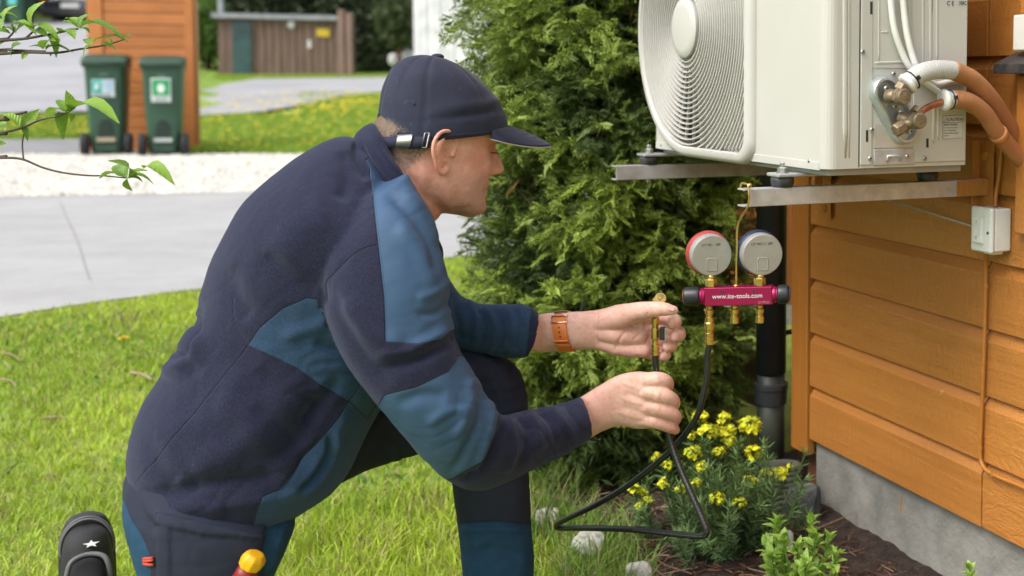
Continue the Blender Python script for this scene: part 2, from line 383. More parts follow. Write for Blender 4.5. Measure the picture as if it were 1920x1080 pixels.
def far_lawn():
    xs, ys, hs, cs = [], [], [], []
    def strip(px0, px1, py0, py1, n, yellow):
        P = []
        a = [ground(px0+(px1-px0)*i/30, py1) for i in range(31)]; b = [ground(px0+(px1-px0)*i/30, py0) for i in range(31)]
        a = np.array(a); b = np.array(b); u = rng.uniform(0, 30, n); v = rng.uniform(0, 1, n)**.8
        i = np.minimum(u.astype(int), 29); f = (u-i)[:, None]
        A = a[i]*(1-f)+a[i+1]*f; Bq = b[i]*(1-f)+b[i+1]*f; P = A+(Bq-A)*v[:, None]
        return P[:, 0], P[:, 1]
    for (px0, px1, py0, py1, n) in ((-60, 175, 222, 262, 9000), (345, 800, 218, 289, 26000), (560, 800, 176, 218, 12000), (350, 800, 143, 152, 7000), (352, 430, 75, 150, 4000)):
        x, y = strip(px0, px1, py0, py1, n, 0); xs.append(x); ys.append(y)
    x = np.concatenate(xs); y = np.concatenate(ys); n = len(x)
    k = rng.uniform(0, 1, (n, 1)); c = np.array([.20, .32, .035])*(1-k)+np.array([.36, .47, .06])*k
    blades('verge_grass', x, y, terrain(x, y)-.01, rng.uniform(.05, .11, n), rng.uniform(.012, .03, n), .9, m_blade, c, 'grass verges along the far side of the road around the bins')
far_lawn()
# white stones of the gravel strip
def gravel():
    n = 36000; u = rng.uniform(0, 1, n); v = rng.uniform(0, 1, n)**1.2
    a0, a1 = ground(-80, 374), ground(1000, 352); b0, b1 = ground(-80, 293), ground(1000, 291)
    A = a0+(a1-a0)*u[:, None]; Bq = b0+(b1-b0)*u[:, None]; P = A+(Bq-A)*v[:, None]
    r = rng.uniform(.012, .032, n); P[:, 2] = terrain(P[:, 0], P[:, 1])+.012
    base = np.array([(1, 0, 0), (-.5, .86, 0), (-.5, -.86, 0), (.1, .05, .8)]); rot = rng.uniform(0, 2*PI, n); c, s = np.cos(rot), np.sin(rot)
    V = np.empty((n, 4, 3))
    for i in range(4):
        q = base[i]*rng.uniform(.7, 1.3, (n, 3)); V[:, i, 0] = P[:, 0]+(q[:, 0]*c-q[:, 1]*s)*r; V[:, i, 1] = P[:, 1]+(q[:, 0]*s+q[:, 1]*c)*r; V[:, i, 2] = P[:, 2]+q[:, 2]*r
    i = np.arange(n)[:, None]*4; T = np.concatenate([i+[0, 1, 3], i+[1, 2, 3], i+[2, 0, 3]], 0)
    o = mk('gravel_stones', V.reshape(-1, 3), T, m_blade if False else None, origin=(0, 0, 0))
    o.data.materials.clear(); o.data.materials.append(M('white_stone', (.70, .69, .655), .85, attr='tint', bump=0))
    k = rng.uniform(.85, 1.12, (n, 1)); col = np.array([1, .98, .93])*k; col[rng.uniform(0, 1, n) < .06] = (.55, .5, .35)
    ca = o.data.color_attributes.new('tint', 'FLOAT_COLOR', 'POINT'); cc = np.ones((n*4, 4), np.float32); cc[:, :3] = np.repeat(col, 4, 0); ca.data.foreach_set('color', cc.ravel())
    tag(o, 'strip of loose white stones along the far edge of the road', 'gravel', kind='stuff')
gravel()
# mulch, twigs on the bed
def litter():
    n = 5200; x = rng.uniform(-.95, 1.1, n); y = rng.uniform(2.0, 3.6, n); k = (x > bed_edge_x(y)+.01) & ((x+.05) < (AO+D2*TW+D1*((y-AO[1]-D2[1]*TW)/D1[1])[:, None])[:, 0]) ; x, y = x[k], y[k]; n = len(x)
    v = []; f = []; col = []
    for i in range(n):
        L = random.uniform(.008, .05) if random.random() < .8 else random.uniform(.05, .14); w = random.uniform(.0008, .0024); a = random.uniform(0, 2*PI); e = random.uniform(-.15, .3)
        d = np.array([math.cos(a), math.sin(a), e]); p = np.array([x[i], y[i], .036+random.uniform(0, .012)]); sdd = np.array([-math.sin(a), math.cos(a), 0])*w; bend = np.array([-math.sin(a), math.cos(a), .3])*L*random.uniform(-.2, .2)
        m = p+d*L/2+bend; q = p+d*L; b = len(v); up = np.array([0, 0, w])
        v += [p-sdd, p+sdd, m-sdd, m+sdd, q-sdd*.5, q+sdd*.5, p+up, m+up, q+up*.5]
        f += [(b, b+2, b+7, b+6), (b+6, b+7, b+3, b+1), (b+2, b+4, b+8, b+7), (b+7, b+8, b+5, b+3)]
        c = random.choice([(.20, .11, .06), (.30, .20, .12), (.12, .06, .035), (.38, .28, .2), (.10, .05, .04), (.27, .12, .06)]); col += [c]*9
    o = mk('bed_litter', v, f, m_blade, origin=(0, 0, 0)); ca = o.data.color_attributes.new('tint', 'FLOAT_COLOR', 'POINT'); cc = np.ones((len(v), 4), np.float32); cc[:, :3] = col; ca.data.foreach_set('color', cc.ravel())
    tag(o, 'dry twigs, needles and bark scattered on the flower bed soil', 'litter', kind='stuff')
litter()
# ================================================================== THE HOUSE
ANG = math.atan2(D1[1], D1[0])
def woodmat(name, col, col2, bump=.5, along='s'):
    if name in MATS: return MATS[name]
    m = bpy.data.materials.new(name); m.use_nodes = True; t = m.node_tree; b = t.nodes['Principled BSDF']; L = t.links.new
    tc = nn(t, 'ShaderNodeTexCoord'); mp = nn(t, 'ShaderNodeMapping'); mp.inputs['Rotation'].default_value = (0, 0, -ANG)
    geo = nn(t, 'ShaderNodeNewGeometry'); L(geo.outputs['Position'], mp.inputs['Vector'])
    oi = nn(t, 'ShaderNodeObjectInfo')
    # long grain
    def noi(scale, st, det=5, dist=0., rnd=True):
        q = nn(t, 'ShaderNodeMapping'); q.inputs['Scale'].default_value = st; L(mp.outputs[0], q.inputs['Vector'])
        n = nn(t, 'ShaderNodeTexNoise', i_Scale=scale, i_Detail=det, i_Distortion=dist, noise_dimensions='4D'); L(q.outputs[0], n.inputs['Vector'])
        mu = nn(t, 'ShaderNodeMath', operation='MULTIPLY'); mu.inputs[1].default_value = 37; L(oi.outputs['Random'], mu.inputs[0]); L(mu.outputs[0], n.inputs['W']); return n
    st = (.06, 1, 1) if along == 's' else (1, 1, .06)
    g1 = noi(60, st, 4); g2 = noi(9, (.5, 1, 1.6) if along == 's' else (1.6, 1, .5), 3, 1.2); g3 = noi(420, (1, 1, .5), 2); g4 = noi(3, (.4, 1, 1), 4); g5 = noi(150, (1, 1, .12), 2)
    wv = nn(t, 'ShaderNodeMath', operation='MULTIPLY'); wv.inputs[1].default_value = 60; L(g2.outputs['Fac'], wv.inputs[0]); sn = nn(t, 'ShaderNodeMath', operation='SINE'); L(wv.outputs[0], sn.inputs[0])
    sc = nn(t, 'ShaderNodeMath', operation='MULTIPLY'); L(sn.outputs[0], sc.inputs[0]); 
    mask = nn(t, 'ShaderNodeMapRange'); L(g4.outputs['Fac'], mask.inputs[0]); mask.inputs[1].default_value = .5; mask.inputs[2].default_value = .68; mask.inputs[3].default_value = .02; mask.inputs[4].default_value = .22; L(mask.outputs[0], sc.inputs[1])
    a1 = nn(t, 'ShaderNodeMath', operation='ADD'); L(sc.outputs[0], a1.inputs[0]); L(g1.outputs['Fac'], a1.inputs[1])
    a2 = nn(t, 'ShaderNodeMath', operation='MULTIPLY_ADD'); L(g3.outputs['Fac'], a2.inputs[0]); a2.inputs[1].default_value = .5; L(a1.outputs[0], a2.inputs[2])
    a3 = nn(t, 'ShaderNodeMath', operation='MULTIPLY_ADD'); L(g5.outputs['Fac'], a3.inputs[0]); a3.inputs[1].default_value = .8; L(a2.outputs[0], a3.inputs[2])
    bp = nn(t, 'ShaderNodeBump', i_Strength=bump, i_Distance=.004); L(a3.outputs[0], bp.inputs['Height']); L(bp.outputs[0], b.inputs['Normal'])
    cr = nn(t, 'ShaderNodeValToRGB'); cr.color_ramp.elements[0].position = .3; cr.color_ramp.elements[1].position = .75; cr.color_ramp.elements[0].color = (*col2, 1); cr.color_ramp.elements[1].color = (*col, 1)
    gm_ = nn(t, 'ShaderNodeMath', operation='MULTIPLY_ADD'); L(g1.outputs['Fac'], gm_.inputs[0]); gm_.inputs[1].default_value = .7; gs_ = nn(t, 'ShaderNodeMath', operation='SUBTRACT'); L(g4.outputs['Fac'], gs_.inputs[0]); gs_.inputs[1].default_value = .35; L(gs_.outputs[0], gm_.inputs[2]); L(gm_.outputs[0], cr.inputs['Fac'])
    # knots and flecks of worn paint, a little variation from board to board
    fl = noi(38, (1, 1, .8), 2); fr = nn(t, 'ShaderNodeMapRange'); L(fl.outputs['Fac'], fr.inputs[0]); fr.inputs[1].default_value = .70; fr.inputs[2].default_value = .76; fr.inputs[3].default_value = 0; fr.inputs[4].default_value = .55
    mx = nn(t, 'ShaderNodeMix', data_type='RGBA'); L(fr.outputs[0], mx.inputs[0]); L(cr.outputs[0], mx.inputs[6]); mx.inputs[7].default_value = (.62, .36, .15, 1)
    hv = nn(t, 'ShaderNodeHueSaturation'); L(mx.outputs[2], hv.inputs['Color']); vr = nn(t, 'ShaderNodeMapRange'); L(oi.outputs['Random'], vr.inputs[0]); vr.inputs[3].default_value = .9; vr.inputs[4].default_value = 1.08; L(vr.outputs[0], hv.inputs['Value'])
    L(hv.outputs[0], b.inputs['Base Color']); b.inputs['Roughness'].default_value = .42; b.inputs['Specular IOR Level'].default_value = .45
    MATS[name] = m; return m
m_wood = woodmat('orange_wood', (.50, .205, .045), (.41, .158, .032), .55)
m_woodv = woodmat('orange_wood_upright', (.47, .18, .032), (.38, .14, .024), .4, 'z')
m_woodbg = woodmat('terracotta_wood', (.52, .19, .055), (.42, .15, .04), .4)
m_conc = M('foundation_concrete', (.34, .325, .285), .95, col2=(.20, .20, .175), scale=9, bump=.9, bscale=90, dist=.003, bump2=.5, b2scale=260)
m_dark = M('dark_gap', (.02, .015, .012), .9, bump=0)
m_black = M('black_plastic', (.02, .022, .026), .38, scale=20, bump=.05)
house = thing('house', 'orange timber house with horizontal cladding on a grey concrete foundation, at the right', 'house', H(-.2, TW+.1, 0))
PZ = [0.193+.1357*i for i in range(0, 21)]
S_CORNER = .842; S_JOINT = house_st(on_t(1845, 560, TW))[0]
def plank(s0, s1, zb, zt, name='plank', dt=0.):
    # section: flat face, chamfered upper edge running under the next board
    T0 = TW+dt; ch = .019
    prof = [(T0, zb), (T0, zt-ch-.003), (T0+.015, zt-.003), (T0+.017, zt+.012), (T0+.03, zt+.012), (T0+.03, zb)]
    mb = MB(); v = [H(s0, a, b) for a, b in prof]; mb.prism(v, D1*(s1-s0)); return mb.build(name, m_wood, house, bevel=.0015, bevel_seg=1, origin=H(s0, T0, zb))
for i in range(len(PZ)-1):
    zb, zt = PZ[i], PZ[i+1]
    if i == 0: zb -= 0.0
    plank(S_CORNER-.003, S_JOINT+.0015, zb+.0035, zt)
    s_end = -1.6
    plank(S_JOINT-.0015, s_end, zb+.0035, zt, dt=.0015)
MB().hbox(S_CORNER+.02, -1.6, TW+.032, TW+.06, .15, PZ[-1]).build('wall_core', m_dark, house)
MB().hbox(S_CORNER-.002, -1.6, TW+.022, TW+.30, -.1, .21).build('foundation', m_conc, house, origin=H(0, TW, 0))
# corner boards (one on this wall, one round the corner)
zc = .2
MB().hbox(S_CORNER+.001, S_CORNER+.085, TW-.006, TW+.02, .155, PZ[-1]).build('corner_board', m_woodv, house, bevel=.004)
MB().hbox(S_CORNER+.062, S_CORNER+.086, TW+.0215, TW+.12, .158, PZ[-1]).build('corner_board', m_woodv, house, bevel=.003)
m_brown = M('dark_timber', (.12, .045, .02), .8, scale=12, bump=.4)
MB().hbox(S_CORNER+.003, S_CORNER+.07, TW+.035, TW+.16, .03, .152).build('sill_beam', m_brown, house, bevel=.004)
# side wall round the corner, seen only from a step to the left
for i in range(len(PZ)-1):
    MB().hbox(S_CORNER+.03, S_CORNER+.06, TW+.122, TW+2.6, PZ[i]+.004, PZ[i+1]-.004).build('plank', m_wood, house, bevel=.002, bevel_seg=1)
MB().hbox(S_CORNER-.01, S_CORNER+.028, TW+.07, TW+2.6, -.1, PZ[-1]).build('wall_core', m_dark, house)
# window at the right edge: sill flashing, frame
m_flash = M('black_flashing', (.035, .036, .04), .45, metal=.3, col2=(.09, .085, .075), scale=30, bump=.15)
sl = on_t(1862, 138, TW-.06); ss, _t = house_st(sl); zt = on_t(1862, 104, TW-.06)[2]; zb = on_t(1862, 138, TW-.06)[2]
mb = MB(); v = [H(ss, TW-.06, zb), H(ss, TW-.06, zb+.018), H(ss, TW-.005, zb+.042), H(ss, TW-.005, zb)]; mb.prism(v, -D1*1.1)
mb.build('window_sill', m_flash, house, bevel=.0015)
win = MB().hbox(ss-.025, ss-1.05, TW-.035, TW-.002, zb+.0425, zb+.11).build('window_frame', M('white_frame', (.7, .68, .62), .5, bump=.05), house, bevel=.004)
MB().hbox(ss-.04, ss-.085, TW-.03, TW+.0, zb+.112, zb+1.0).build('casing', m_wood, win, bevel=.003)
MB().hbox(ss-.09, ss-1.0, TW-.004, TW-.001, zb+.112, zb+1.0).build('pane', M('dark_glass', (.03, .04, .05), .06, bump=0), win)
MB().hbox(ss-.10+.08, ss-.155+.08, TW-.02, TW-.0005, zb-.003-.30, zb-.002).build('casing', m_wood, house, bevel=.003)
# the rail of the wall bracket, painted with the wall, is built with the brackets
# paint run on the foundation
pr = on_t(1690, 925, TW+.0215); pb = on_t(1688, 962, TW+.0215)
mb = MB(); mb.tube([pr, (pr+pb)/2+D1*.001, pb], [.0012, .0022, .0030], 6); mb.build('paint_run', M('paint_run', (.55, .27, .08), .5), house)
# screws / nail heads in the boards
nail = None
nl = []
for (px, py) in ((1545, 560), (1541, 655), (1541, 705), (1578, 706), (1829, 582), (1829, 709), (1822, 830), (1548, 611), (1545, 812)):
    P = on_t(px, py, TW); o = None
    if nail is None:
        mb = MB(); mb.lathe(P, -D2, [(-.001, .0035), (.0006, .0035), (.0012, .002)], 10); nail = mb.build('nail_head', m_wood, house, origin=P)
    else:
        o = nail.copy(); COL.objects.link(o); o.parent = house; o.location = Vector(P.tolist())-house.location

# downpipe at the corner
dp = thing('downpipe', 'black round plastic downpipe beside the house corner, running into a ribbed drain', 'downpipe', W(1446, 880, 3.22))
pc = W(1446, 600, 3.22); m_pipe = M('downpipe_plastic', (.018, .022, .028), .35, col2=(.03, .035, .038), scale=14, bump=.1, bscale=40)
def pcz(z): return np.array([pc[0], pc[1], z])
MB().tube([pcz(.34), pcz(2.9)], .039, 28).build('pipe', m_pipe, dp, smooth=True)
MB().lathe(pcz(.26), UZ, [(0, .037), (0, .041), (.035, .0425), (.04, .0445), (.052, .0445), (.055, .041), (.055, .038)], 28).build('pipe_socket', m_pipe, dp, smooth=False)
MB().tube([pcz(.02), pcz(.335)], .036, 28).build('lower_pipe', M('downpipe_lower', (.016, .019, .018), .5, col2=(.03, .038, .022), scale=10, bump=.2), dp, smooth=True)
MB().lathe(pcz(1.9), UZ, [(0, .041), (0, .044), (.03, .044), (.03, .041)], 28).build('clamp', m_pipe, dp)
MB().tube([pcz(.44)+D2*.03, pcz(.44)+D2*.11], .007, 8).build('bracket', m_black, dp)
prof = []
for i in range(13): prof += [(i*.013, .050), (i*.013+.004, .056), (i*.013+.009, .056), (i*.013+.012, .050)]
dr = W(1450, 945, 3.02); mb = MB(); mb.lathe(np.array([dr[0]+.02, dr[1], -.01]), UZ+D1*.12, prof, 26); mb.build('ribbed_drain', M('ribbed_drain', (.10, .11, .10), .55, col2=(.16, .17, .15), scale=14), dp)
# ------------------------------------------------------------------ second wing of the house behind the tree
m_wing = woodmat('wing_wood', (.33, .115, .03), (.25, .085, .022), .4, 'z')
wg = thing('house_wing', 'rust brown boarded wing of the house half hidden behind the conifer', 'house', W(1380, 500, 4.7)*np.array([1, 1, 0]))
x0 = W(1340, 500, 4.7)[0]
k = 0
xx = W(1150, 500, 4.7)[0]
while xx < 1.2:
    MB().wbox(xx, xx+.118, 4.7, 4.73, .25, 2.9).build('board', m_wing, wg, bevel=.003, bevel_seg=1); xx += .124
MB().wbox(W(1150, 500, 4.7)[0], 1.2, 4.735, 4.9, -.1, 2.9).build('wall_core', m_dark, wg)
MB().wbox(W(1150, 500, 4.7)[0], 1.2, 4.70, 4.9, -.1, .248).build('foundation', m_conc, wg)
# light plank lying behind the tree
pl = W(1400, 700, 3.75)
mb = MB(); a, b = W(1372, 652, 3.75), W(1424, 762, 3.6)
mb.box((W(1398, 700, 3.7)), np.array([.06, -.03, -.02]), np.array([.012, .02, .0]), np.array([0, 0, .075]))
tag(mb.build('leaning_board', M('pale_board', (.50, .40, .27), .8, scale=10), bevel=.004), 'pale weathered board leaning behind the downpipe under the conifer', 'board')
# stone by the drain
# ================================================================== BACKGROUND ACROSS THE ROAD
def Z0(P): return float(terrain(P[0], P[1]))
# orange boarded pillar of the carport
def pillar():
    Y = 14.6; pl = W(182, 285, Y); pr = W(358, 285, Y); x0, x1 = pl[0], pr[0]; zb = .18
    t = thing('carport_pillar', 'orange boarded wall end standing right behind the two green wheelie bins', 'wall', ((x0+x1)/2, Y, zb))
    i = 0; z = zb
    while z < 3.1:
        mb = MB(); v = [(x0+.05, Y+.012, z+.004), (x0+.05, Y-.002, z+.11), (x0+.05, Y-.002, z+.118), (x0+.05, Y+.04, z+.13), (x0+.05, Y+.04, z+.004)]
        v = [(x0+.16, Y, z+.004), (x0+.16, Y, z+.115), (x0+.16, Y+.012, z+.13), (x0+.16, Y+.04, z+.13), (x0+.16, Y+.04, z+.004)]
        mb.prism(v, (x1-x0-.25, 0, 0)); mb.build('plank', m_woodbg, t); z += .134
    MB().wbox(x0, x0+.157, Y-.015, Y+.03, zb, 3.15).build('corner_board', m_woodbg, t, bevel=.006)
    MB().wbox(x1-.087, x1, Y-.015, Y+.03, zb, 3.15).build('corner_board', m_woodbg, t, bevel=.006)
    MB().wbox(x1-.005, x1+.02, Y+.032, Y+.16, zb, 3.15).build('side_cladding', m_woodbg, t)
    MB().wbox(x0+.01, x1-.01, Y+.045, Y+.15, zb, 3.15).build('core', m_dark, t)
    t.rotation_euler.z = .30
pillar()
# wheelie bins
m_bin = M('bin_green', (.030, .085, .048), .45, col2=(.024, .07, .04), scale=5, bump=.08)
m_binlid = M('bin_lid_green', (.022, .062, .036), .5, scale=5, bump=.08)
m_tyre = M('rubber', (.018, .018, .02), .8, scale=30, bump=.2)
def rbox_loft(levels, y=None, n=48, e=6):
    return loft([(np.array([cx, cy, z]), np.array([hx, 0, 0]), np.array([0, hy, 0])) for cx, cy, z, hx, hy in levels], n=n, sub=3, e=e)
def bin_(px0, px1, pyt, pyb, Y, label, lab):
    a, b = W(px0, pyb, Y), W(px1, pyb, Y); cx = (a[0]+b[0])/2; w = (b[0]-a[0])/2; zt = W((px0+px1)/2, pyt, Y)[2]; z0 = .19
    t = thing('wheelie_bin', label, 'wheelie bin', (cx, Y+.3, z0), 'green wheelie bins in front of the orange pillar')
    h = zt-z0; k = w/.29
    v, f = rbox_loft([(cx, Y+.30, z0+.04, w*.66, .20), (cx, Y+.30, z0+.07, w*.72, .22), (cx, Y+.3, z0+.5, w*.84, .26), (cx, Y+.31, z0+h*.88, w*.93, .30)], e=7)
    mk('body', v, f, m_bin, t, smooth=True).modifiers.new('s', 'EDGE_SPLIT').split_angle = .9
    MB().wbox(cx-w*.97, cx+w*.97, Y-.01, Y+.62, z0+h*.865, z0+h*.90).build('rim', m_binlid, t, bevel=.01)
    v, f = loft([(np.array([cx, Y-.02, z0+h*.905]), np.array([w, 0, 0]), np.array([0, 0, .018])), (np.array([cx, Y+.05, z0+h*.935]), np.array([w*1.0, 0, 0]), np.array([0, 0, .045])), (np.array([cx, Y+.35, z0+h*.955]), np.array([w*.98, 0, 0]), np.array([0, 0, .05])), (np.array([cx, Y+.62, z0+h*.935]), np.array([w*.96, 0, 0]), np.array([0, 0, .04]))], n=32, sub=4, e=5)
    mk('lid', v, f, m_binlid, t, smooth=True)
    for sx in (-1, 1):
        MB().cyl((cx+sx*w*.80, Y+.5, z0+.97*h), (cx+sx*w*.99, Y+.5, z0+.97*h), .02).build('hinge_handle', m_binlid, t)
        wp = np.array([cx+sx*w*.80, Y+.10, z0+.125])
        wh = MB().lathe(wp, (sx, 0, 0), [(0, .06), (0, .115), (.02, .125), (.05, .125), (.07, .115), (.07, .07)], 24).build('wheel', m_tyre, t, smooth=False)
        MB().lathe(wp+np.array([sx*.02, 0, 0]), (sx, 0, 0), [(0, .07), (.045, .065), (.052, .02)], 16).build('rim', m_black, wh)
    MB().cyl((cx-w*.8, Y+.1, z0+.125), (cx+w*.8, Y+.1, z0+.125), .012).build('axle', m_black, t)
    # recess of the foot step and its bright tread
    v = MB().prism([np.array([cx-w*.34, Y+.068, z0+.20]), np.array([cx+w*.34, Y+.068, z0+.20]), np.array([cx+w*.30, Y+.060, z0+.33]), np.array([cx+w*.16, Y+.052, z0+.39]), np.array([cx-w*.16, Y+.052, z0+.39]), np.array([cx-w*.30, Y+.060, z0+.33])], (0, -.012, 0)).build('step_recess', M('bin_recess', (.012, .032, .02), .6, bump=0), t)
    MB().wbox(cx-w*.42, cx+w*.42, Y+.03, Y+.075, z0+.155, z0+.20).build('step', M('step_'+lab, (.42, .36, .25) if lab == 'a' else (.45, .50, .47), .7, bump=0), t, bevel=.004)
    MB().wbox(cx-w*.5, cx+w*.5, Y+.03, Y+.06, z0+.05, z0+.12).build('foot_block', m_binlid, t, bevel=.008)
    # label
    yl = Y-.01; zc = z0+h*.665
    if lab == 'a':
        s = MB().wbox(cx-w*.56, cx+w*.46, yl+.008, yl+.016, zc-.095, zc+.095).build('sticker', M('sticker_white', (.72, .76, .74), .5, bump=0), t)
        MB().wbox(cx-w*.54, cx-w*.08, yl+.0045, yl+.0075, zc-.055, zc+.09).build('print', M('print_turquoise', (.10, .50, .45), .5, bump=0), s)
        MB().wbox(cx-w*.02, cx+w*.42, yl+.0045, yl+.0075, zc-.04, zc+.09).build('print', M('print_paleblue', (.42, .55, .68), .5, bump=0), s)
        for i in range(3): MB().wbox(cx-w*.5, cx+w*.3, yl+.0045, yl+.0075, zc-.085+i*.012, zc-.079+i*.012).build('print', M('print_grey', (.3, .36, .36), .6, bump=0), s)
        MB().tube([(cx-w*.30, yl+.003, zc-.01), (cx-w*.30, yl+.003, zc+.05)], [.022, .012], 8).build('print', M('sticker_white', (.7, .7, .7)), s)
    else:
        s = MB().wbox(cx-w*.48, cx+w*.42, yl+.008, yl+.016, zc-.14, zc+.12).build('sticker', M('sticker_white', (.7, .7, .7)), t, bevel=.004)
        MB().wbox(cx-w*.42, cx+w*.36, yl+.0045, yl+.0075, zc-.07, zc+.105).build('print', M('print_green', (.03, .36, .12), .5, bump=0), s)
        MB().lathe((cx-w*.03, yl+.0045, zc-.055), (0, -1, 0), [(0, .02), (.001, .02)], 6)
        mb = MB(); c = np.array([cx-w*.03, yl+.002, zc]); pts = [c+np.array([math.cos(a)*.042*(1 if i % 2 == 0 else .75), 0, math.sin(a)*.055*(1 if i % 2 == 0 else .8)+.01]) for i, a in enumerate(np.linspace(0, 2*PI, 12, endpoint=False))]
        mb.prism(pts, (0, .002, 0)); mb.build('print', M('sticker_white', (.7, .7, .7)), s)
        for i in range(2): MB().wbox(cx-w*.3, cx+w*.25, yl+.0045, yl+.0075, zc-.122+i*.02, zc-.112+i*.02).build('print', M('print_grey', (.3, .3, .3)), s)
    MB().wbox(cx-w*.2, cx+w*.18, yl+.012, yl+.016, zc+.135, zc+.16).build('embossed_mark', M('emboss', (.12, .2, .15), .5, bump=0), t)
    t.rotation_euler.z = .42; return t
bin_(138, 212, 100, 298, 13.6, 'green wheelie bin with a wide turquoise and white sticker, left one of the pair', 'a')
bin_(246, 319, 103, 298, 13.6, 'green wheelie bin with a square green and white sticker, right one of the pair', 'b')
# shelter shed
m_shed = M('weathered_brown', (.22, .145, .115), .85, col2=(.15, .095, .075), scale=3, bump=.4, stretch=(4, 4, .4))
def shed():
    Y = 37.5; x0 = W(414, 130, Y)[0]; x1 = W(655, 130, Y)[0]; zb = W(500, 138, Y)[2]-.1; zt = W(500, 36, Y)[2]
    t = thing('bin_shelter', 'low brown boarded shelter with a flat grey roof and a green door across the road', 'shed', ((x0+x1)/2, Y, zb))
    n = 17; w = (x1-x0)/n
    for i in range(n): MB().wbox(x0+i*w+.012, x0+(i+1)*w-.012, Y-(.02 if i % 2 else 0), Y+.04, zb, zt).build('board', m_shed, t)
    MB().wbox(x0+.02, x1-.02, Y+.045, Y+2.2, zb, zt-.02).build('core', M('shed_core', (.05, .035, .03), .9), t)
    n2 = 9
    for i in range(n2): MB().wbox(x1+.0, x1+.04, Y+.05+i*.24, Y+.05+i*.24+.21, zb, zt).build('board', m_shed, t)
    MB().wbox(x0-.15, x1+.1, Y-.18, Y+2.3, zt, zt+.14).build('roof', M('roof_grey', (.36, .37, .40), .7, scale=4, bump=.1), t)
    d0 = W(441, 130, Y)[0]; d1 = W(474, 130, Y)[0]; zd = W(450, 42, Y)[2]
    d = MB().wbox(d0, d1, Y-.10, Y-.03, zb-.02, zd).build('door', M('door_teal', (.045, .10, .105), .6, scale=4), t)
    for i in range(5): MB().wbox(d0+.04+i*(d1-d0-.06)/5, d0+.07+i*(d1-d0-.06)/5, Y-.12, Y-.10, W(450, 70, Y)[2], zd-.05).build('slat', M('door_slat', (.09, .13, .14), .6), d)
    s0, s1 = W(593, 60, Y)[0], W(617, 60, Y)[0]; MB().wbox(s0, s1, Y-.05, Y-.03, W(600, 68, Y)[2], W(600, 53, Y)[2]).build('sign', M('sign_yellow', (.75, .52, .04), .5, bump=0), t)
    MB().lathe(W(545, 46, Y-.03), (0, -1, 0), [(0, .11), (.05, .11), (.06, .05)], 16).build('lamp', M('lamp_white', (.75, .75, .72), .5, bump=0), t)
    MB().wbox(W(576, 80, Y)[0], W(583, 80, Y)[0], Y-.05, Y-.03, W(578, 90, Y)[2], W(578, 74, Y)[2]).build('notice', M('lamp_white', (.75, .75, .72)), t)
    for i, px in enumerate((640, 655)):
        q0, q1 = W(px-6, 140, Y-1), W(px+6, 140, Y-1)
        tag(MB().wbox(q0[0], q1[0], Y-1, Y-.8, zb-.15, W(640, 18, Y-1)[2]-.1*i).build('post', m_shed, bevel=.01), ['weathered square post just right of the bin shelter, the nearer of two', 'second weathered post right of the bin shelter, the one on the outside'][i], 'post', 'posts beside the bin shelter')
shed(); _o = bpy.data.objects['bin_shelter']; _o.rotation_euler.z = .36; _o.scale = (.93, 1, 1)
def post():
    Y = 39; p = W(415, 60, Y); tag(MB().tube([(p[0], Y, Z0(p)), (p[0], Y, p[2]+2)], .09, 10).build('lamp_post', M('galv_bg', (.42, .45, .46), .5)), 'slim grey lamp post behind the left end of the brown shelter', 'lamp post')
post()
# leaf masses: many leaf faces in a volume
def leaf_cloud(name, label, boxes, n, size, cols, cat='hedge', kind=None, seed=1, parent=None, lab=True):
    r = np.random.default_rng(seed); V = []; 
    C = []
    for (c, rad, wgt) in boxes:
        m = int(n*wgt); d = r.normal(size=(m, 3)); d /= np.linalg.norm(d, axis=1)[:, None]; q = r.uniform(.72, 1.04, (m, 1))
        bump = np.array([mnoise.noise(Vector((a*2.2+c[0], b*2.2, e*2.2)))*.35 for a, b, e in d])[:, None]
        V.append(np.asarray(c)+d*np.asarray(rad)*(q+bump)); C.append(np.clip(.5+bump*1.6+r.normal(0, .2, (m, 1)), 0, 1))
    P = np.concatenate(V); k = np.concatenate(C); m = len(P); a = r.normal(size=(m, 3)); a /= np.linalg.norm(a, axis=1)[:, None]; b = np.cross(a, r.normal(size=(m, 3))); b /= np.linalg.norm(b, axis=1)[:, None]
    s = size*r.uniform(.6, 1.3, (m, 1)); v = np.stack([P-a*s, P+b*s*.5, P+a*s, P-b*s*.5], 1).reshape(-1, 3); f = np.arange(4*m).reshape(-1, 4)
    o = mk(name, v, f, None, parent=parent) if parent else mk(name, v, f, None); o.data.materials.clear(); o.data.materials.append(m_leafc)
    col = np.asarray(cols[0])*(1-k)+np.asarray(cols[1])*k; ca = o.data.color_attributes.new('tint', 'FLOAT_COLOR', 'POINT'); cc = np.ones((4*m, 4), np.float32); cc[:, :3] = np.repeat(col, 4, 0); ca.data.foreach_set('color', cc.ravel())
    if lab: tag(o, label, cat, kind=kind)
    return o
m_leafc = leafmat('leaf_faces', tr=.2, rough=.5)
Yh = 42.
bx = []
for i in range(13):
    p = W(425+i*34, 60, Yh+random.uniform(-.8, 1.5)); bx.append(((p[0], p[1], Z0(p)+1.9+random.uniform(-.2, .5)), (1.1, 1.2, 2.4+random.uniform(0, .8)), 1/13))
leaf_cloud('hedge', 'tall dark green hedge running behind the brown bin shelter', bx, 26000, .11, ((.018, .028, .012), (.06, .085, .03)), kind='stuff', seed=3)
MB().wbox(W(430, 60, Yh+1)[0], W(900, 60, Yh+1)[0], Yh+1.3, Yh+1.6, 0, 5.2)
tb = thing('bush', 'round bright green bush left of the brown bin shelter', 'bush', W(392, 95, 38.5))
q = W(388, 45, 39.5)
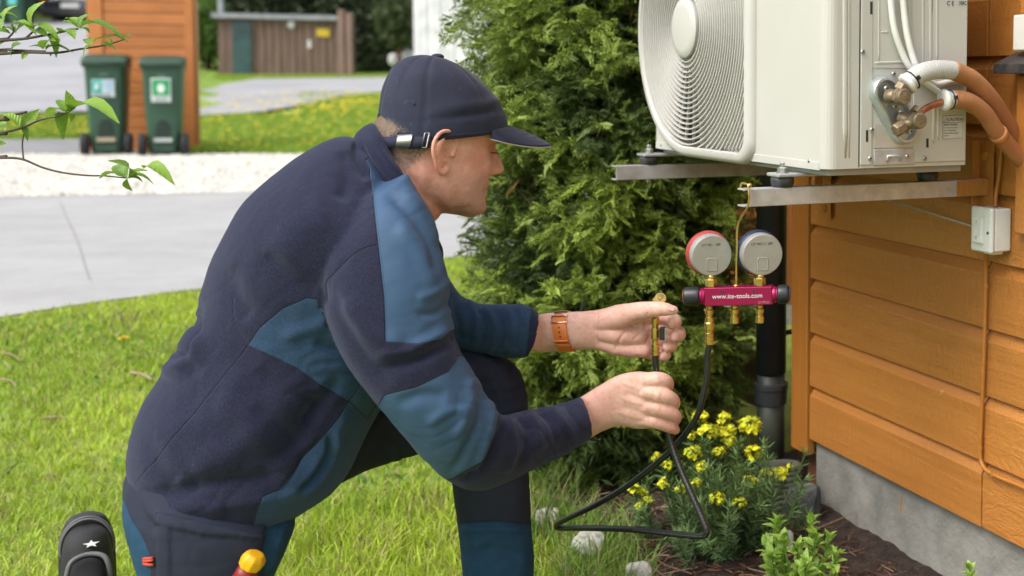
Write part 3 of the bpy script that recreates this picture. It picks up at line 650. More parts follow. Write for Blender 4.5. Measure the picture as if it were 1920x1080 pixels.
leaf_cloud('foliage', '', [((q[0], q[1], q[2]), (.62, .6, .95), .6), ((q[0]+.3, q[1], q[2]-.5), (.45, .5, .6), .4)], 5000, .08, ((.07, .15, .02), (.22, .36, .07)), seed=5, parent=tb, lab=False)
MB().tube([(q[0], q[1], Z0(q)), (q[0], q[1], q[2])], [.07, .03], 8).build('trunk', m_brown, tb)
# pale stones and a bare little tree right of the shelter
st = thing('small_tree', 'small dark tree with a bare stem at the right end of the hedge', 'tree', W(750, 128, 36)*np.array([1, 1, 0]))
q = W(752, 125, 36); MB().tube([(q[0], q[1], Z0(q)), (q[0]-.05, q[1], 1.8), (q[0]+.1, q[1], 2.9)], [.07, .06, .04], 8).build('trunk', m_brown, st)
q = W(745, 50, 36); leaf_cloud('foliage', '', [((q[0], q[1], q[2]+.2), (.55, .5, .75), 1)], 5000, .07, ((.03, .05, .015), (.09, .12, .04)), seed=6, parent=st, lab=False)
for i, (px, py, r) in enumerate(((738, 112, .16), (765, 108, .2))):
    p = W(px, py, 36.5); tag(MB().sphere(p, r, 12, 8, (1, .8, 1.2)).build('boulder', M('boulder', (.6, .6, .62), .9, scale=6), smooth=True), ['whitish boulder left of the small tree beside the hedge', 'whitish boulder right of the small tree beside the white house'][i], 'boulder', 'pale boulders by the hedge')
# white house
def white_house():
    Y = 30.; x0 = W(776, 60, Y)[0]; x1 = x0+9; t = thing('white_house', 'white house with upright siding, its corner seen between the cap and the conifer', 'house', (x0+3, Y, 0))
    n = 46; w = .16
    for i in range(n): MB().wbox(x0+i*w+.006, x0+(i+1)*w-.006, Y-(.015 if i % 2 else 0), Y+.03, .9, 6).build('board', M('white_siding', (.74, .74, .75), .6, scale=2, bump=.1), t)
    MB().wbox(x0-.02, x1, Y+.035, Y+7, .3, 6).build('wall_core', M('white_core', (.7, .7, .7), .7), t)
    MB().wbox(x0-.03, x0+n*w, Y-.03, Y+.03, .4, .899).build('foundation', m_conc, t)
white_house()
# carport and car on the rise at the upper left
def carport():
    Y = 36.; t = thing('carport', 'dark open carport at the top of the sloping drive, upper left', 'carport', W(60, 30, Y)*np.array([1, 1, 1]))
    x0 = W(-260, 20, Y)[0]; x1 = W(178, 20, Y)[0]; z = W(60, 42, Y)[2]-.1
    MB().wbox(x0, x1, Y+5, Y+5.2, z, z+3).build('back_wall', M('carport_dark', (.03, .028, .03), .9), t)
    MB().wbox(x1-.2, x1, Y, Y+5, z, z+3).build('side_wall', M('carport_dark', (.03, .028, .03)), t)
    MB().wbox(x0, x1+.3, Y-.5, Y+5.4, z+2.6, z+2.8).build('roof', M('roof_grey', (.3, .3, .3)), t)
    MB().wbox(x0, x1, Y-.1, Y+5, z-.25, z+.0).build('floor', M('carport_floor', (.12, .11, .11), .9), t)
    # car, rear towards the road
    cx0, cx1 = W(98, 20, Y+.6)[0], W(176, 20, Y+.6)[0]; cx = (cx0+cx1)/2; w = .88
    c = thing('parked_car', 'dark car parked nose in under the carport with red tail lamps', 'car', (cx, Y+.8, z)); mp = M('car_paint', (.02, .022, .03), .25, coat=.6, bump=0)
    yc = Y+.5
    mb = MB(); prof = [(0, .35), (.02, .75), (.12, .95), (.5, 1.42), (2.6, 1.45), (3.2, 1.0), (4.2, .85), (4.3, .35)]
    secs = [(np.array([cx, yc+a, z+(b+.28)/2]), np.array([w*(.93 if i in (0, len(prof)-1) else 1), 0, 0]), np.array([0, 0, (b-.28)/2])) for i, (a, b) in enumerate(prof)]
    v, f = loft(secs, n=40, sub=4, e=4); mk('body', v, f, mp, c, smooth=True)
    MB().box((cx, yc+.30, z+1.17), (w*.78, 0, 0), (0, .17, .2), (0, -.01, .01)).build('rear_window', M('dark_glass', (.03, .03, .03)), c)
    MB().wbox(cx-.26, cx+.26, yc-.04, yc-.01, z+.55, z+.67).build('number_plate', M('lamp_white', (.7, .7, .7)), c)
    MB().wbox(cx-w*.98, cx+w*.98, yc-.06, yc+.05, z+.34, z+.52).build('bumper', M('car_bumper', (.03, .03, .032), .6), c, bevel=.02)
    for sx in (-1, 1):
        MB().wbox(cx+sx*w*.97-.13*(sx > 0), cx+sx*w*.97+.13*(sx < 0)+.0, yc-.03, yc+.1, z+.72, z+.92).build('tail_lamp', M('red_lamp', (.5, .01, .01), .3, bump=0), c, bevel=.01)
        for yy in (.75, 3.5):
            wh = MB().lathe((cx+sx*w*.98-sx*.2, yc+yy, z+.31), (sx, 0, 0), [(0, .2), (0, .31), (.03, .32), (.17, .32), (.2, .29), (.2, .2)], 20).build('wheel', m_tyre, c)
            MB().lathe((cx+sx*w*.98-sx*.02, yc+yy, z+.31), (sx, 0, 0), [(0, .2), (.015, .19), (.02, .05)], 12).build('rim', M('galv_bg', (.4, .4, .4)), wh)
    for i, px in enumerate((8, 40)):
        p = W(px, 38, Y-.3); b = thing('wheelie_bin', ['dark green wheelie bin far off by the carport, the one at the picture edge', 'dark green wheelie bin with a pale sticker far off by the carport, beside the car'][i], 'wheelie bin', (p[0], p[1], z), 'distant wheelie bins by the carport')
        v, f = rbox_loft([(p[0], p[1], z, .2, .25), (p[0], p[1], z+.5, .25, .3), (p[0], p[1], z+.95, .29, .36)]); mk('body', v, f, m_bin, b, smooth=True)
        MB().wbox(p[0]-.3, p[0]+.3, p[1]-.38, p[1]+.38, z+.955, z+1.03).build('lid', m_binlid, b, bevel=.02)
        MB().wbox(p[0]-.12, p[0]+.12, p[1]-.36, p[1]-.33, z+.55, z+.75).build('sticker', M('print_turquoise', (.1, .5, .4)), b)
carport()
# far tree belt closing the view
bx = []
for i in range(40):
    x = -75+i*3.6; bx.append(((x, 62+random.uniform(-3, 3), 4.5+random.uniform(-1, 1)), (3.2, 2.5, 5.5+random.uniform(-1, 2)), 1/40))
leaf_cloud('tree_belt', 'dense wooded belt of trees far behind the gardens', bx, 60000, .35, ((.02, .035, .012), (.07, .11, .03)), cat='wood', kind='stuff', seed=9)
# ================================================================== CONIFER
def spray_template(r, L=1.0, kind=0):
    """flat fan of scale leaves: list of thin rhombs in the XY plane, x = growth direction"""
    quads = []
    def tw(p, a, l, w, dep):
        d = np.array([math.cos(a), math.sin(a)]); n = np.array([-d[1], d[0]])*w; q = p+d*l
        quads.append((p, p+d*l*.45+n, q, p+d*l*.45-n, dep))
    rach = []; p = np.zeros(2); a = 0.
    steps = 8
    for i in range(steps):
        a += r.uniform(-.09, .09); q = p+np.array([math.cos(a), math.sin(a)])*L/steps; d = q-p; n = np.array([-d[1], d[0]])*.09
        quads.append((p, (p+q)/2+n*.8, q+d*.2, (p+q)/2-n*.8, i/steps)); 
        sl = L*.46*(math.sin(PI*(i+1.2)/(steps+1.8)))**.8*(1 if i < steps-1 else .7)
        for sgn in (-1, 1):
            b = a+sgn*r.uniform(.55, .85); l = sl*r.uniform(.75, 1.15); dd = np.array([math.cos(b), math.sin(b)]); m = 3
            tw(q, b, l, L*.0105, i/steps)
            for k in range(1, m+1):
                o = q+dd*l*k/(m+.6); sb = b-sgn*r.uniform(.05, .2) if k == m else b
                for s2 in (-1, 1):
                    tw(o, sb+s2*r.uniform(.45, .75), l*.50*(1.1-k/(m+2)), L*.0115, .3*i/steps+.7*k/m)
        p = q
    tw(p, a, L*.14, L*.014, 1)
    P = np.array([[q[0], q[1], q[2], q[3]] for q in quads]); dep = np.array([q[4] for q in quads])
    return P, dep
def conifer():
    base = W(1125, 890, 3.42); cx, cy = base[0]+.05, 3.42; z0 = 0.
    t = thing('conifer', 'tall dense thuja with flat green sprays growing against the orange house corner', 'conifer', (cx, cy, z0))
    MB().tube([(cx, cy, -.05), (cx+.01, cy, .8), (cx-.01, cy+.02, 2.2)], [.055, .045, .02], 10).build('trunk', M('thuja_bark', (.14, .08, .055), .9, scale=20, bump=.8, stretch=(1, 1, .2)), t)
    r = np.random.default_rng(21); T = [spray_template(r) for _ in range(7)]
    def rad(z, ang):
        return (.37-.02*max(z-1.0, 0)*1.5)*(1 if z > .35 else .55+.45*max(z, 0)/.35)*(1+.10*mnoise.noise(Vector((math.cos(ang)*1.4, math.sin(ang)*1.4, z*2.2)))+.10*mnoise.noise(Vector((math.cos(ang)*4, math.sin(ang)*4, z*5))))
    V = []; C = []; sticks = MB()
    nb = 780
    for ib in range(nb):
        ang = r.uniform(0, 2*PI)
        if r.random() < .60: ang = -PI/2+r.uniform(-1.5, 1.5)
        z = .10+2.15*r.random()**.95; R = rad(z, ang); depth = 1.0 if r.random() < .62 else r.uniform(.55, .9)
        out = np.array([math.cos(ang), math.sin(ang), 0]); el = r.uniform(.15, .95); d = unit(out*math.cos(el)+UZ*math.sin(el)+.25*np.array([-out[1], out[0], 0])*r.normal())
        blen = r.uniform(.12, .24); tip = np.array([cx, cy, z])+out*R*depth; start = tip-d*blen
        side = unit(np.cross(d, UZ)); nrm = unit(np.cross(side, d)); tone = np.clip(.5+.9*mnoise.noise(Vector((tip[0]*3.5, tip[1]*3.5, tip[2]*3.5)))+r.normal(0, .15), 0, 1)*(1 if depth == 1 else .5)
        if r.random() < .3: sticks.tube([np.array([cx, cy, max(start[2]-.15, 0)])+out*.05, start, tip-d*.03], [.006, .004, .0015], 4, cap=False)
        brown = r.random() < .02
        plane = unit(side*r.normal(0, .8)+nrm*1.0+out*.4)          # normal of the fan's plane
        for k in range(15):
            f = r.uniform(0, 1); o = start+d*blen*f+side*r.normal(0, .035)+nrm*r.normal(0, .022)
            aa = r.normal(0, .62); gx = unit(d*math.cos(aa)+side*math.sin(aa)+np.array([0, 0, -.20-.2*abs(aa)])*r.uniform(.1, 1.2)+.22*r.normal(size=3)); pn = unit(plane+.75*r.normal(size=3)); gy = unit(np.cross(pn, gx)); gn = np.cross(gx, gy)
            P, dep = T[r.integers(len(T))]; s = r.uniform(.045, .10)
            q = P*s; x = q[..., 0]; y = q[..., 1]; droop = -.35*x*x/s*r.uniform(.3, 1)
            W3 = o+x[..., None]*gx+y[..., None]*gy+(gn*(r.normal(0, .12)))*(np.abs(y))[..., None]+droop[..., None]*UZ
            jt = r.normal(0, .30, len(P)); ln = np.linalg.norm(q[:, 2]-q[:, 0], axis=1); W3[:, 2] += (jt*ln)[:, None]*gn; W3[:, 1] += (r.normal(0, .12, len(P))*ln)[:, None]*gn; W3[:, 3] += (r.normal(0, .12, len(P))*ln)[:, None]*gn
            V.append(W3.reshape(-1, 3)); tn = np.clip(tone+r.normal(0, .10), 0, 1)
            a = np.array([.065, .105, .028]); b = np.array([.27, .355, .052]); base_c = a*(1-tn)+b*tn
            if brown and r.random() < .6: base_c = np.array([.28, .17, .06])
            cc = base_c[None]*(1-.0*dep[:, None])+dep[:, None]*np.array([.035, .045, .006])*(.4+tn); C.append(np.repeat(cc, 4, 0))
    # inner twiglets filling the middle
    n = 46000; an = r.uniform(0, 2*PI, n); zz_ = r.uniform(.08, 2.3, n); q = r.uniform(.35, .88, n); Rn = np.array([rad(z, a) for z, a in zip(zz_[::20], an[::20])]).repeat(20)[:n]
    P = np.stack([cx+np.cos(an)*Rn*q, cy+np.sin(an)*Rn*q, zz_], 1); a = r.normal(size=(n, 3)); a /= np.linalg.norm(a, axis=1)[:, None]; b = np.cross(a, r.normal(size=(n, 3))); b /= np.linalg.norm(b, axis=1)[:, None]
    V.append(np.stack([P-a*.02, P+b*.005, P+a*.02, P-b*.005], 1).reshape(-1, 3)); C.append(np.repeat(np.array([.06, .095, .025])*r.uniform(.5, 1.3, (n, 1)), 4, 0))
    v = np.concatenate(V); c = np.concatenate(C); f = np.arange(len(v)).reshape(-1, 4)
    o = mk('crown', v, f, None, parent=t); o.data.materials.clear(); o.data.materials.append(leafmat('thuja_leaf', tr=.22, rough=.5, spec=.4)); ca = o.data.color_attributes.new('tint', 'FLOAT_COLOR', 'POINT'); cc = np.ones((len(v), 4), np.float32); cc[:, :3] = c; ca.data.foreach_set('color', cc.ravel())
    sticks.build('branches', M('thuja_bark', (.1, .1, .1)), t)
    print('conifer quads', len(f))
conifer()
# ------------------------------------------------------------------ leaves as solid little blades
def leaf_mesh(L, Wd, fold=.25, curl=.3, n=5, wave=0., seed=0):
    r = random.Random(seed); v = []; f = []
    for i in range(n+1):
        u = i/n; w = Wd*math.sin(PI*min(u*.93+.05, 1))**.75*(1-.25*u) if 0 < i < n else Wd*.06
        x = L*u; z = -curl*L*u*u+.12*L*math.sin(PI*u); wz = fold*w+wave*math.sin(u*9+r.random()*3)
        v += [(x, -w, z+wz), (x, -w*.5, z+wz*.45), (x, 0, z), (x, w*.5, z+wz*.45), (x, w, z+wz)]
    for i in range(n):
        for k in range(4): a = i*5+k; f.append((a, a+1, a+6, a+5))
    return np.array(v), f
m_shrubleaf = None
def leafy_mat(name, c1, c2, tr=.3, rough=.4):
    m = bpy.data.materials.new(name); m.use_nodes = True; t = m.node_tree; b = t.nodes['Principled BSDF']; L = t.links.new
    tc = nn(t, 'ShaderNodeTexCoord'); no = nn(t, 'ShaderNodeTexNoise', i_Scale=40., i_Detail=3.); L(tc.outputs['Object'], no.inputs['Vector']); oi = nn(t, 'ShaderNodeObjectInfo'); ad = nn(t, 'ShaderNodeMath', operation='ADD'); L(no.outputs['Fac'], ad.inputs[0]); L(oi.outputs['Random'], ad.inputs[1])
    # side veins from the leaf's own length
    sx = nn(t, 'ShaderNodeSeparateXYZ'); L(tc.outputs['Object'], sx.inputs[0]); ab = nn(t, 'ShaderNodeMath', operation='ABSOLUTE'); L(sx.outputs['Y'], ab.inputs[0])
    df = nn(t, 'ShaderNodeMath', operation='SUBTRACT'); L(sx.outputs['X'], df.inputs[0]); L(ab.outputs[0], df.inputs[1]); ml = nn(t, 'ShaderNodeMath', operation='MULTIPLY'); L(df.outputs[0], ml.inputs[0]); ml.inputs[1].default_value = 900; sn = nn(t, 'ShaderNodeMath', operation='SINE'); L(ml.outputs[0], sn.inputs[0])
    bp = nn(t, 'ShaderNodeBump', i_Strength=.5, i_Distance=.0006); L(sn.outputs[0], bp.inputs['Height']); L(bp.outputs[0], b.inputs['Normal'])
    cr = nn(t, 'ShaderNodeValToRGB'); cr.color_ramp.elements[0].position = .45; cr.color_ramp.elements[1].position = 1.3 if False else 1.; cr.color_ramp.elements[0].color = (*c1, 1); cr.color_ramp.elements[1].color = (*c2, 1); L(ad.outputs[0], cr.inputs[0])
    L(cr.outputs[0], b.inputs['Base Color']); b.inputs['Roughness'].default_value = rough
    tl = nn(t, 'ShaderNodeBsdfTranslucent'); L(cr.outputs[0], tl.inputs['Color']); mx = nn(t, 'ShaderNodeMixShader'); mx.inputs[0].default_value = tr
    L(b.outputs[0], mx.inputs[1]); L(tl.outputs[0], mx.inputs[2]); L(mx.outputs[0], t.nodes['Material Output'].inputs['Surface']); return m
def leaf_data(name, L, Wd, mat, **k):
    v, f = leaf_mesh(L, Wd, **k); me = bpy.data.meshes.new(name); me.from_pydata(v.tolist(), [], f); me.materials.append(mat); me.polygons.foreach_set('use_smooth', np.ones(len(f), bool)); me.update(); return me
def place_leaf(me, P, dirn, up, parent, scale=1., name='leaf'):
    x = unit(dirn); up = np.asarray(up, float); y = unit(np.cross(up, x)); z = np.cross(x, y); o = bpy.data.objects.new(name, me); COL.objects.link(o)
    P = np.asarray(P)-np.array(root_loc(parent)); o.matrix_local = Matrix(((x[0]*scale, y[0]*scale, z[0]*scale, P[0]), (x[1]*scale, y[1]*scale, z[1]*scale, P[1]), (x[2]*scale, y[2]*scale, z[2]*scale, P[2]), (0, 0, 0, 1))); o.parent = parent; return o
# ------------------------------------------------------------------ shrub whose twigs reach in at the left
def shrub():
    Y = 2.15; root = np.array([-2.15, 2.1, 0.]); t = thing('leafy_shrub', 'shrub with fresh green leaves on thin dark twigs reaching in at the left edge', 'shrub', root)
    mb_ = M('twig_bark', (.085, .06, .045), .8, scale=60, bump=.5); ml = leafy_mat('shrub_leaf', (.10, .21, .03), (.27, .44, .06), .35, .38)
    lm = [leaf_data('shrub_leaf', .05, .0145, ml, fold=.5, curl=c, wave=.0008, seed=i) for i, c in enumerate((.25, .5, .75, .1))]
    def tw(pts, r0, r1, name='twig'):
        q = crom([W(a, b, y) for a, b, y in pts], 6); MB().tube(q, np.linspace(r0, r1, len(q)), 7).build(name, mb_, t, smooth=True)
    hub = np.array([-1.93, 2.1, .75])
    MB().tube([root-UZ*.05, root*.6+hub*.4, hub, hub+np.array([.02, .02, .35]), hub+np.array([0, .03, .8])], [.02, .016, .013, .009, .005], 9).build('stem', mb_, t, smooth=True)
    hp = lambda z: (hub[0], hub[1], z)
    def br(z0, pts, r0, r1):
        q = [np.array([hub[0], hub[1]+.03, z0])]+[W(a, b, y) for a, b, y in pts]; q = crom(q, 6); MB().tube(q, np.linspace(r0, r1, len(q)), 7).build('twig', mb_, t, smooth=True)
    br(1.02, [(-20, 232, Y), (60, 205, Y), (100, 192, Y), (150, 152, Y), (0, 0, 0)][:0]+[(-30, 225, Y), (10, 218, Y), (50, 210, Y)], .0035, .0022)
    br(1.10, [(-30, 78, Y), (0, 76, Y), (50, 72, Y), (100, 63, Y), (146, 54, Y)], .0038, .0016)
    br(1.08, [(-30, 102, Y), (0, 101, Y), (50, 98, Y), (105, 99, Y), (150, 92, Y+.04), (200, 84, Y+.05), (232, 74, Y+.05)], .0034, .0012)
    br(1.09, [(-30, 96, Y), (20, 94, Y), (85, 96, Y)], .0024, .0016)
    br(.98, [(-30, 252, Y), (0, 249, Y), (40, 240, Y), (75, 225, Y), (106, 219, Y)], .0032, .0014)
    br(.90, [(-30, 297, Y), (0, 296, Y), (40, 298, Y), (80, 314, Y), (120, 324, Y), (165, 329, Y), (200, 330, Y+.01), (236, 334, Y)], .0026, .0010)
    tw([(44, 297, Y), (42, 270, Y+.02), (46, 245, Y+.03)], .0014, .0010)
    tw([(106, 219, Y), (118, 214, Y), (128, 210, Y)], .0014, .001)
    tw([(10, 76, Y), (25, 60, Y), (22, 45, Y)], .002, .001); tw([(50, 70, Y), (62, 58, Y), (62, 45, Y)], .002, .001)
    cam_dir = lambda P: unit(CP-P)
    # leaf: base px, tip px, tilt of the face
    Ls = [((8, 40), (22, 8), 0), ((0, 30), (26, 20), 1), ((25, 45), (58, 36), 2), ((30, 62), (4, 50), 1), ((62, 52), (68, 2), 0), ((62, 52), (34, 40), 2), ((62, 52), (98, 42), 1), ((66, 56), (88, 66), 0),
          ((20, 64), (-10, 55), 0), ((15, 78), (-15, 88), 2), ((40, 82), (8, 92), 0), ((148, 53), (118, 38), 2), ((148, 53), (165, 22), 0), ((148, 53), (130, 22), 1), ((150, 52), (218, 30), 3), ((148, 53), (168, 60), 1),
          ((82, 92), (96, 68), 0), ((80, 92), (58, 80), 2), ((86, 94), (118, 74), 3), ((90, 98), (96, 106), 0), ((170, 85), (160, 68), 1), ((175, 84), (192, 62), 2), ((190, 84), (216, 82), 0), ((205, 82), (200, 66), 0), ((228, 76), (246, 62), 2), ((230, 75), (206, 60), 1), ((172, 86), (148, 96), 2), ((48, 100), (42, 110), 0),
          ((40, 238), (12, 205), 2), ((40, 238), (68, 208), 0), ((42, 240), (52, 250), 3), ((38, 238), (2, 212), 1), ((10, 246), (-14, 230), 0), ((10, 250), (-20, 262), 2),
          ((128, 211), (84, 188), 2), ((128, 211), (126, 172), 0), ((128, 211), (118, 178), 1), ((130, 210), (205, 182), 3), ((126, 212), (108, 226), 0), ((128, 214), (134, 226), 1),
          ((238, 334), (188, 322), 3), ((238, 334), (212, 296), 0), ((240, 334), (248, 292), 1), ((242, 332), (276, 318), 0), ((240, 334), (240, 354), 0), ((244, 332), (284, 328), 2), ((270, 316), (308, 304), 3), ((242, 333), (268, 340), 2),
          ((12, 270), (-18, 276), 0), ((0, 60), (-22, 30), 0), ((90, 64), (112, 84), 1), ((110, 60), (140, 68), 3)]
    for i, (a, b, k) in enumerate(Ls):
        A = W(a[0], a[1], Y+random.uniform(-.01, .01)); dz = random.uniform(-.02, .03); B = W(b[0], b[1], Y+dz); d = B-A; L = np.linalg.norm(d)
        up = unit(cam_dir(A)*[.55, .35, .15, .12][k]+UZ*[.6, .9, .9, 1][k]+np.array([random.uniform(-.5, .5), 0, 0])); up = up-unit(d)*np.dot(up, unit(d))
        o = place_leaf(lm[i % 4], A, d, up, t, scale=L/.049); 
shrub()
# ------------------------------------------------------------------ euphorbia in flower
def add_blade_mesh(name, V, T, Ccol, mat, parent=None, kind=None):
    o = mk(name, V, T, None, parent=parent, origin=None if parent else None); o.data.materials.clear(); o.data.materials.append(mat); ca = o.data.color_attributes.new('tint', 'FLOAT_COLOR', 'POINT'); cc = np.ones((len(V), 4), np.float32); cc[:, :3] = Ccol; ca.data.foreach_set('color', cc.ravel())
    if kind: o['kind'] = kind
    return o
m_needle = leafmat('needle_leaf', tr=.15, rough=.5)
def spurge(name, label, root, heads, seed, extra=36, cname='spurge'):
    r = np.random.default_rng(seed); t = thing(name, label, 'flowering plant', root); V = []; C = []; T = []
    def quadleaf(o, d, n, L, w, col):
        s = unit(np.cross(d, n))*w; b = len(V); V.extend([o-s*.3, o+s*.3, o+d*L*.5+s, o+d*L*.5-s, o+d*L]); C.extend([col]*5); T.extend([(b, b+1, b+2), (b, b+2, b+3), (b+3, b+2, b+4)])
    fl = []
    hp = [W(*h[:2], h[2]) for h in heads]
    tips = hp+[root+np.array([r.normal(0.01, .085), r.normal(0, .08), r.uniform(.06, .24)]) for _ in range(extra)]
    for i, tip in enumerate(tips):
        bs = root+np.array([r.normal(0, .03), r.normal(0, .03), 0])+(tip-root)*np.array([.25, .25, 0]); mid = (bs+tip)/2+np.array([(tip-bs)[0]*.18, (tip-bs)[1]*.18, -.0]); q = crom([bs, mid, tip], 14)
        tq = []
        for k in range(len(q)-1):
            d = unit(q[k+1]-q[k]); x, y = perp(d); w = .0016; b = len(V)
            for a in (0, 2.1, 4.2): V.append(q[k]+(x*math.cos(a)+y*math.sin(a))*w); C.append((.10, .15, .05))
            for a in (0, 2.1, 4.2): V.append(q[k+1]+(x*math.cos(a)+y*math.sin(a))*w); C.append((.10, .15, .05))
            for a in range(3): T.append((b+a, b+(a+1) % 3, b+3+(a+1) % 3)); T.append((b+a, b+3+(a+1) % 3, b+3+a))
            if k > 2:
                for _ in range(4):
                    a = r.uniform(0, 2*PI); od = unit((x*math.cos(a)+y*math.sin(a))*1.0+d*r.uniform(.3, .9)); u = r.random(); g = r.uniform(.5, 1.2)
                    quadleaf(q[k]+(q[k+1]-q[k])*u, od, unit(d+.3*r.normal(size=3)), r.uniform(.018, .034), .0016, np.array([.10, .18, .075])*g+np.array([.05, .07, 0])*(k/28))
    add_blade_mesh('foliage', np.array(V), np.array(T), np.array(C), m_needle, t, 'stuff')
    for hpnt, h in zip(hp, heads):
        V = []; C = []; T = []; n = int(52*h[3]/14); R = 1.12*h[3]/2362*h[2]
        for i in range(max(n, 9)):
            d = r.normal(size=3); d[2] = d[2]*.8+.25; d = unit(d); o = hpnt+d*R*r.uniform(.55, 1.0)*np.array([1, 1, .85]); g = r.uniform(.75, 1.1); col = np.array([.78, .76, .03])*g if r.random() < .8 else np.array([.38, .46, .04])
            up = unit(d+UZ*.9+.4*r.normal(size=3)); x, y = perp(up); s = R*r.uniform(.24, .36)
            for e, sc in ((0, 1), (PI/2, 1)):       # two broad bracts crossing, cupped
                ex = x*math.cos(e)+y*math.sin(e); ey = np.cross(up, ex)
                for sg in (-1, 1):
                    b = len(V); V.extend([o, o+ex*sg*s*.6+ey*s*.55+up*s*.18, o+ex*sg*s*1.15+up*s*.4, o+ex*sg*s*.6-ey*s*.55+up*s*.18]); C.extend([col, col, col*1.1, col]); T.extend([(b, b+1, b+2), (b, b+2, b+3)])
            b = len(V); V.extend([o-up*s*1.6, o-up*s*1.6+x*.0012, o]); C.extend([(.2, .3, .05)]*3); T.append((b, b+1, b+2))
        add_blade_mesh('flower_head', np.array(V), np.array(T), np.clip(np.array(C), 0, 1), m_needle, t)
    return t
hd = [(1312, 782, 2.92, 13), (1325, 807, 2.9, 15), (1343, 808, 2.95, 12), (1357, 785, 3.0, 13), (1366, 806, 3.0, 13), (1367, 824, 2.95, 13), (1407, 798, 2.95, 19), (1301, 849, 2.85, 15), (1348, 846, 2.9, 12), (1413, 849, 2.9, 15), (1316, 874, 2.8, 11), (1406, 904, 2.8, 13), (1437, 888, 2.85, 12), (1464, 888, 2.85, 14), (1345, 935, 2.7, 13), (1387, 942, 2.7, 12), (1305, 906, 2.72, 9), (1243, 907, 2.75, 11), (1277, 917, 2.72, 10), (1252, 873, 2.8, 10), (1232, 858, 2.85, 10), (1296, 815, 2.95, 9), (1480, 876, 2.9, 7), (1385, 875, 2.9, 8)]
spurge('spurge_plant', 'bushy spurge with narrow blue green leaves and many lime yellow flower heads, before the downpipe', W(1370, 1005, 2.78)*np.array([1, 1, 0])+UZ*.03, hd, 5, 84)
spurge('spurge_plant', 'small low spurge sprig with yellow heads beside the grass edge, left of the big one', W(1205, 1010, 2.85)*np.array([1, 1, 0])+UZ*.03, [(1190, 918, 2.85, 11), (1204, 922, 2.86, 9), (1213, 938, 2.84, 9), (1199, 948, 2.83, 8)], 6, 3)
# ------------------------------------------------------------------ young light green shrub in the bed
def sapling(label, root, tops, seed, sc=1., name='young_shrub'):
    r = np.random.default_rng(seed); t = thing(name, label, 'shrub', root); me = [leaf_data('young_leaf', .03, .0082, young, fold=.3, curl=c, seed=9+i) for i, c in enumerate((.1, .35))]
    st = M('green_stem', (.14, .2, .05), .6, bump=.1)
    for (px, py, Y) in tops:
        tip = W(px, py, Y); q = crom([root+np.array([r.normal(0, .012), r.normal(0, .012), 0]), (root+tip)/2+np.array([(tip-root)[0]*.25, 0, 0]), tip], 8); MB().tube(q, np.linspace(.0022, .001, len(q)), 6).build('stem', st, t, smooth=True)
        n = len(q)
        for k in range(3, n):
            for j in range(3 if k < n-1 else 7):
                d = unit(q[min(k, n-1)]-q[k-1]); x, y = perp(d); a = r.uniform(0, 2*PI); el = r.uniform(.5, 1.1) if k < n-1 else r.uniform(.9, 1.4); od = (x*math.cos(a)+y*math.sin(a))*math.cos(el)+d*math.sin(el)
                place_leaf(me[j % 2], q[k], od, d+.2*r.normal(size=3), t, sc*r.uniform(.6, 1.15))
young = leafy_mat('young_leaf', (.22, .40, .05), (.42, .62, .12), .35, .32)
sapling('small shrub with bright light green rounded leaves at the foot of the foundation', W(1500, 1150, 2.45)*np.array([1, 1, 0])+UZ*.03, [(1456, 990, 2.5), (1519, 985, 2.5), (1528, 1012, 2.45), (1552, 1016, 2.46), (1470, 1020, 2.42), (1495, 1030, 2.4), (1448, 1048, 2.4), (1565, 1050, 2.42), (1440, 1030, 2.44), (1510, 1062, 2.36)], 3)
sapling('single young green shoot poking up at the lower right by the foundation', W(1818, 1130, 2.15)*np.array([1, 1, 0])+UZ*.02, [(1818, 1072, 2.15)], 4, .8)
# weeds and long grass at the edge of the bed, in front of the conifer
n = 520; u = rng.uniform(0, 1, n); P = np.array([W(1000, 950, 2.95)*(1-a)+W(1065, 945, 3.05)*a for a in u]); P[:, 0] += rng.normal(0, .03, n); P[:, 1] += rng.normal(-.02, .08, n); P[:, 2] = .0
c = np.where((rng.uniform(0, 1, n) < .75)[:, None], np.array([.13, .24, .04])*rng.uniform(.6, 1.5, (n, 1)), np.array([.36, .32, .14]))
blades('long_grass', P[:, 0], P[:, 1], P[:, 2], rng.uniform(.05, .17, n)*np.where(u < .4, 1.2, .5), rng.uniform(.002, .005, n), .7, m_blade, c, 'long uncut grass along the bed edge before the conifer')
n = 2200; P = []
while len(P) < n:
    x = rng.uniform(-1.0, -.35); y = rng.uniform(2.1, 3.0); e = bed_edge_x(y)
    if -.12 < x-e < .12*rng.random(): P.append((x, y))
P = np.array(P); c = np.where((rng.uniform(0, 1, n) < .7)[:, None], np.array([.20, .35, .05])*rng.uniform(.6, 1.4, (n, 1)), np.array([.45, .42, .2])*rng.uniform(.6, 1, (n, 1)))
blades('edge_grass', P[:, 0], P[:, 1], np.full(n, .02), rng.uniform(.03, .10, n), rng.uniform(.002, .004, n), 1.0, m_blade, c, 'thin grass straying over the edge of the flower bed')
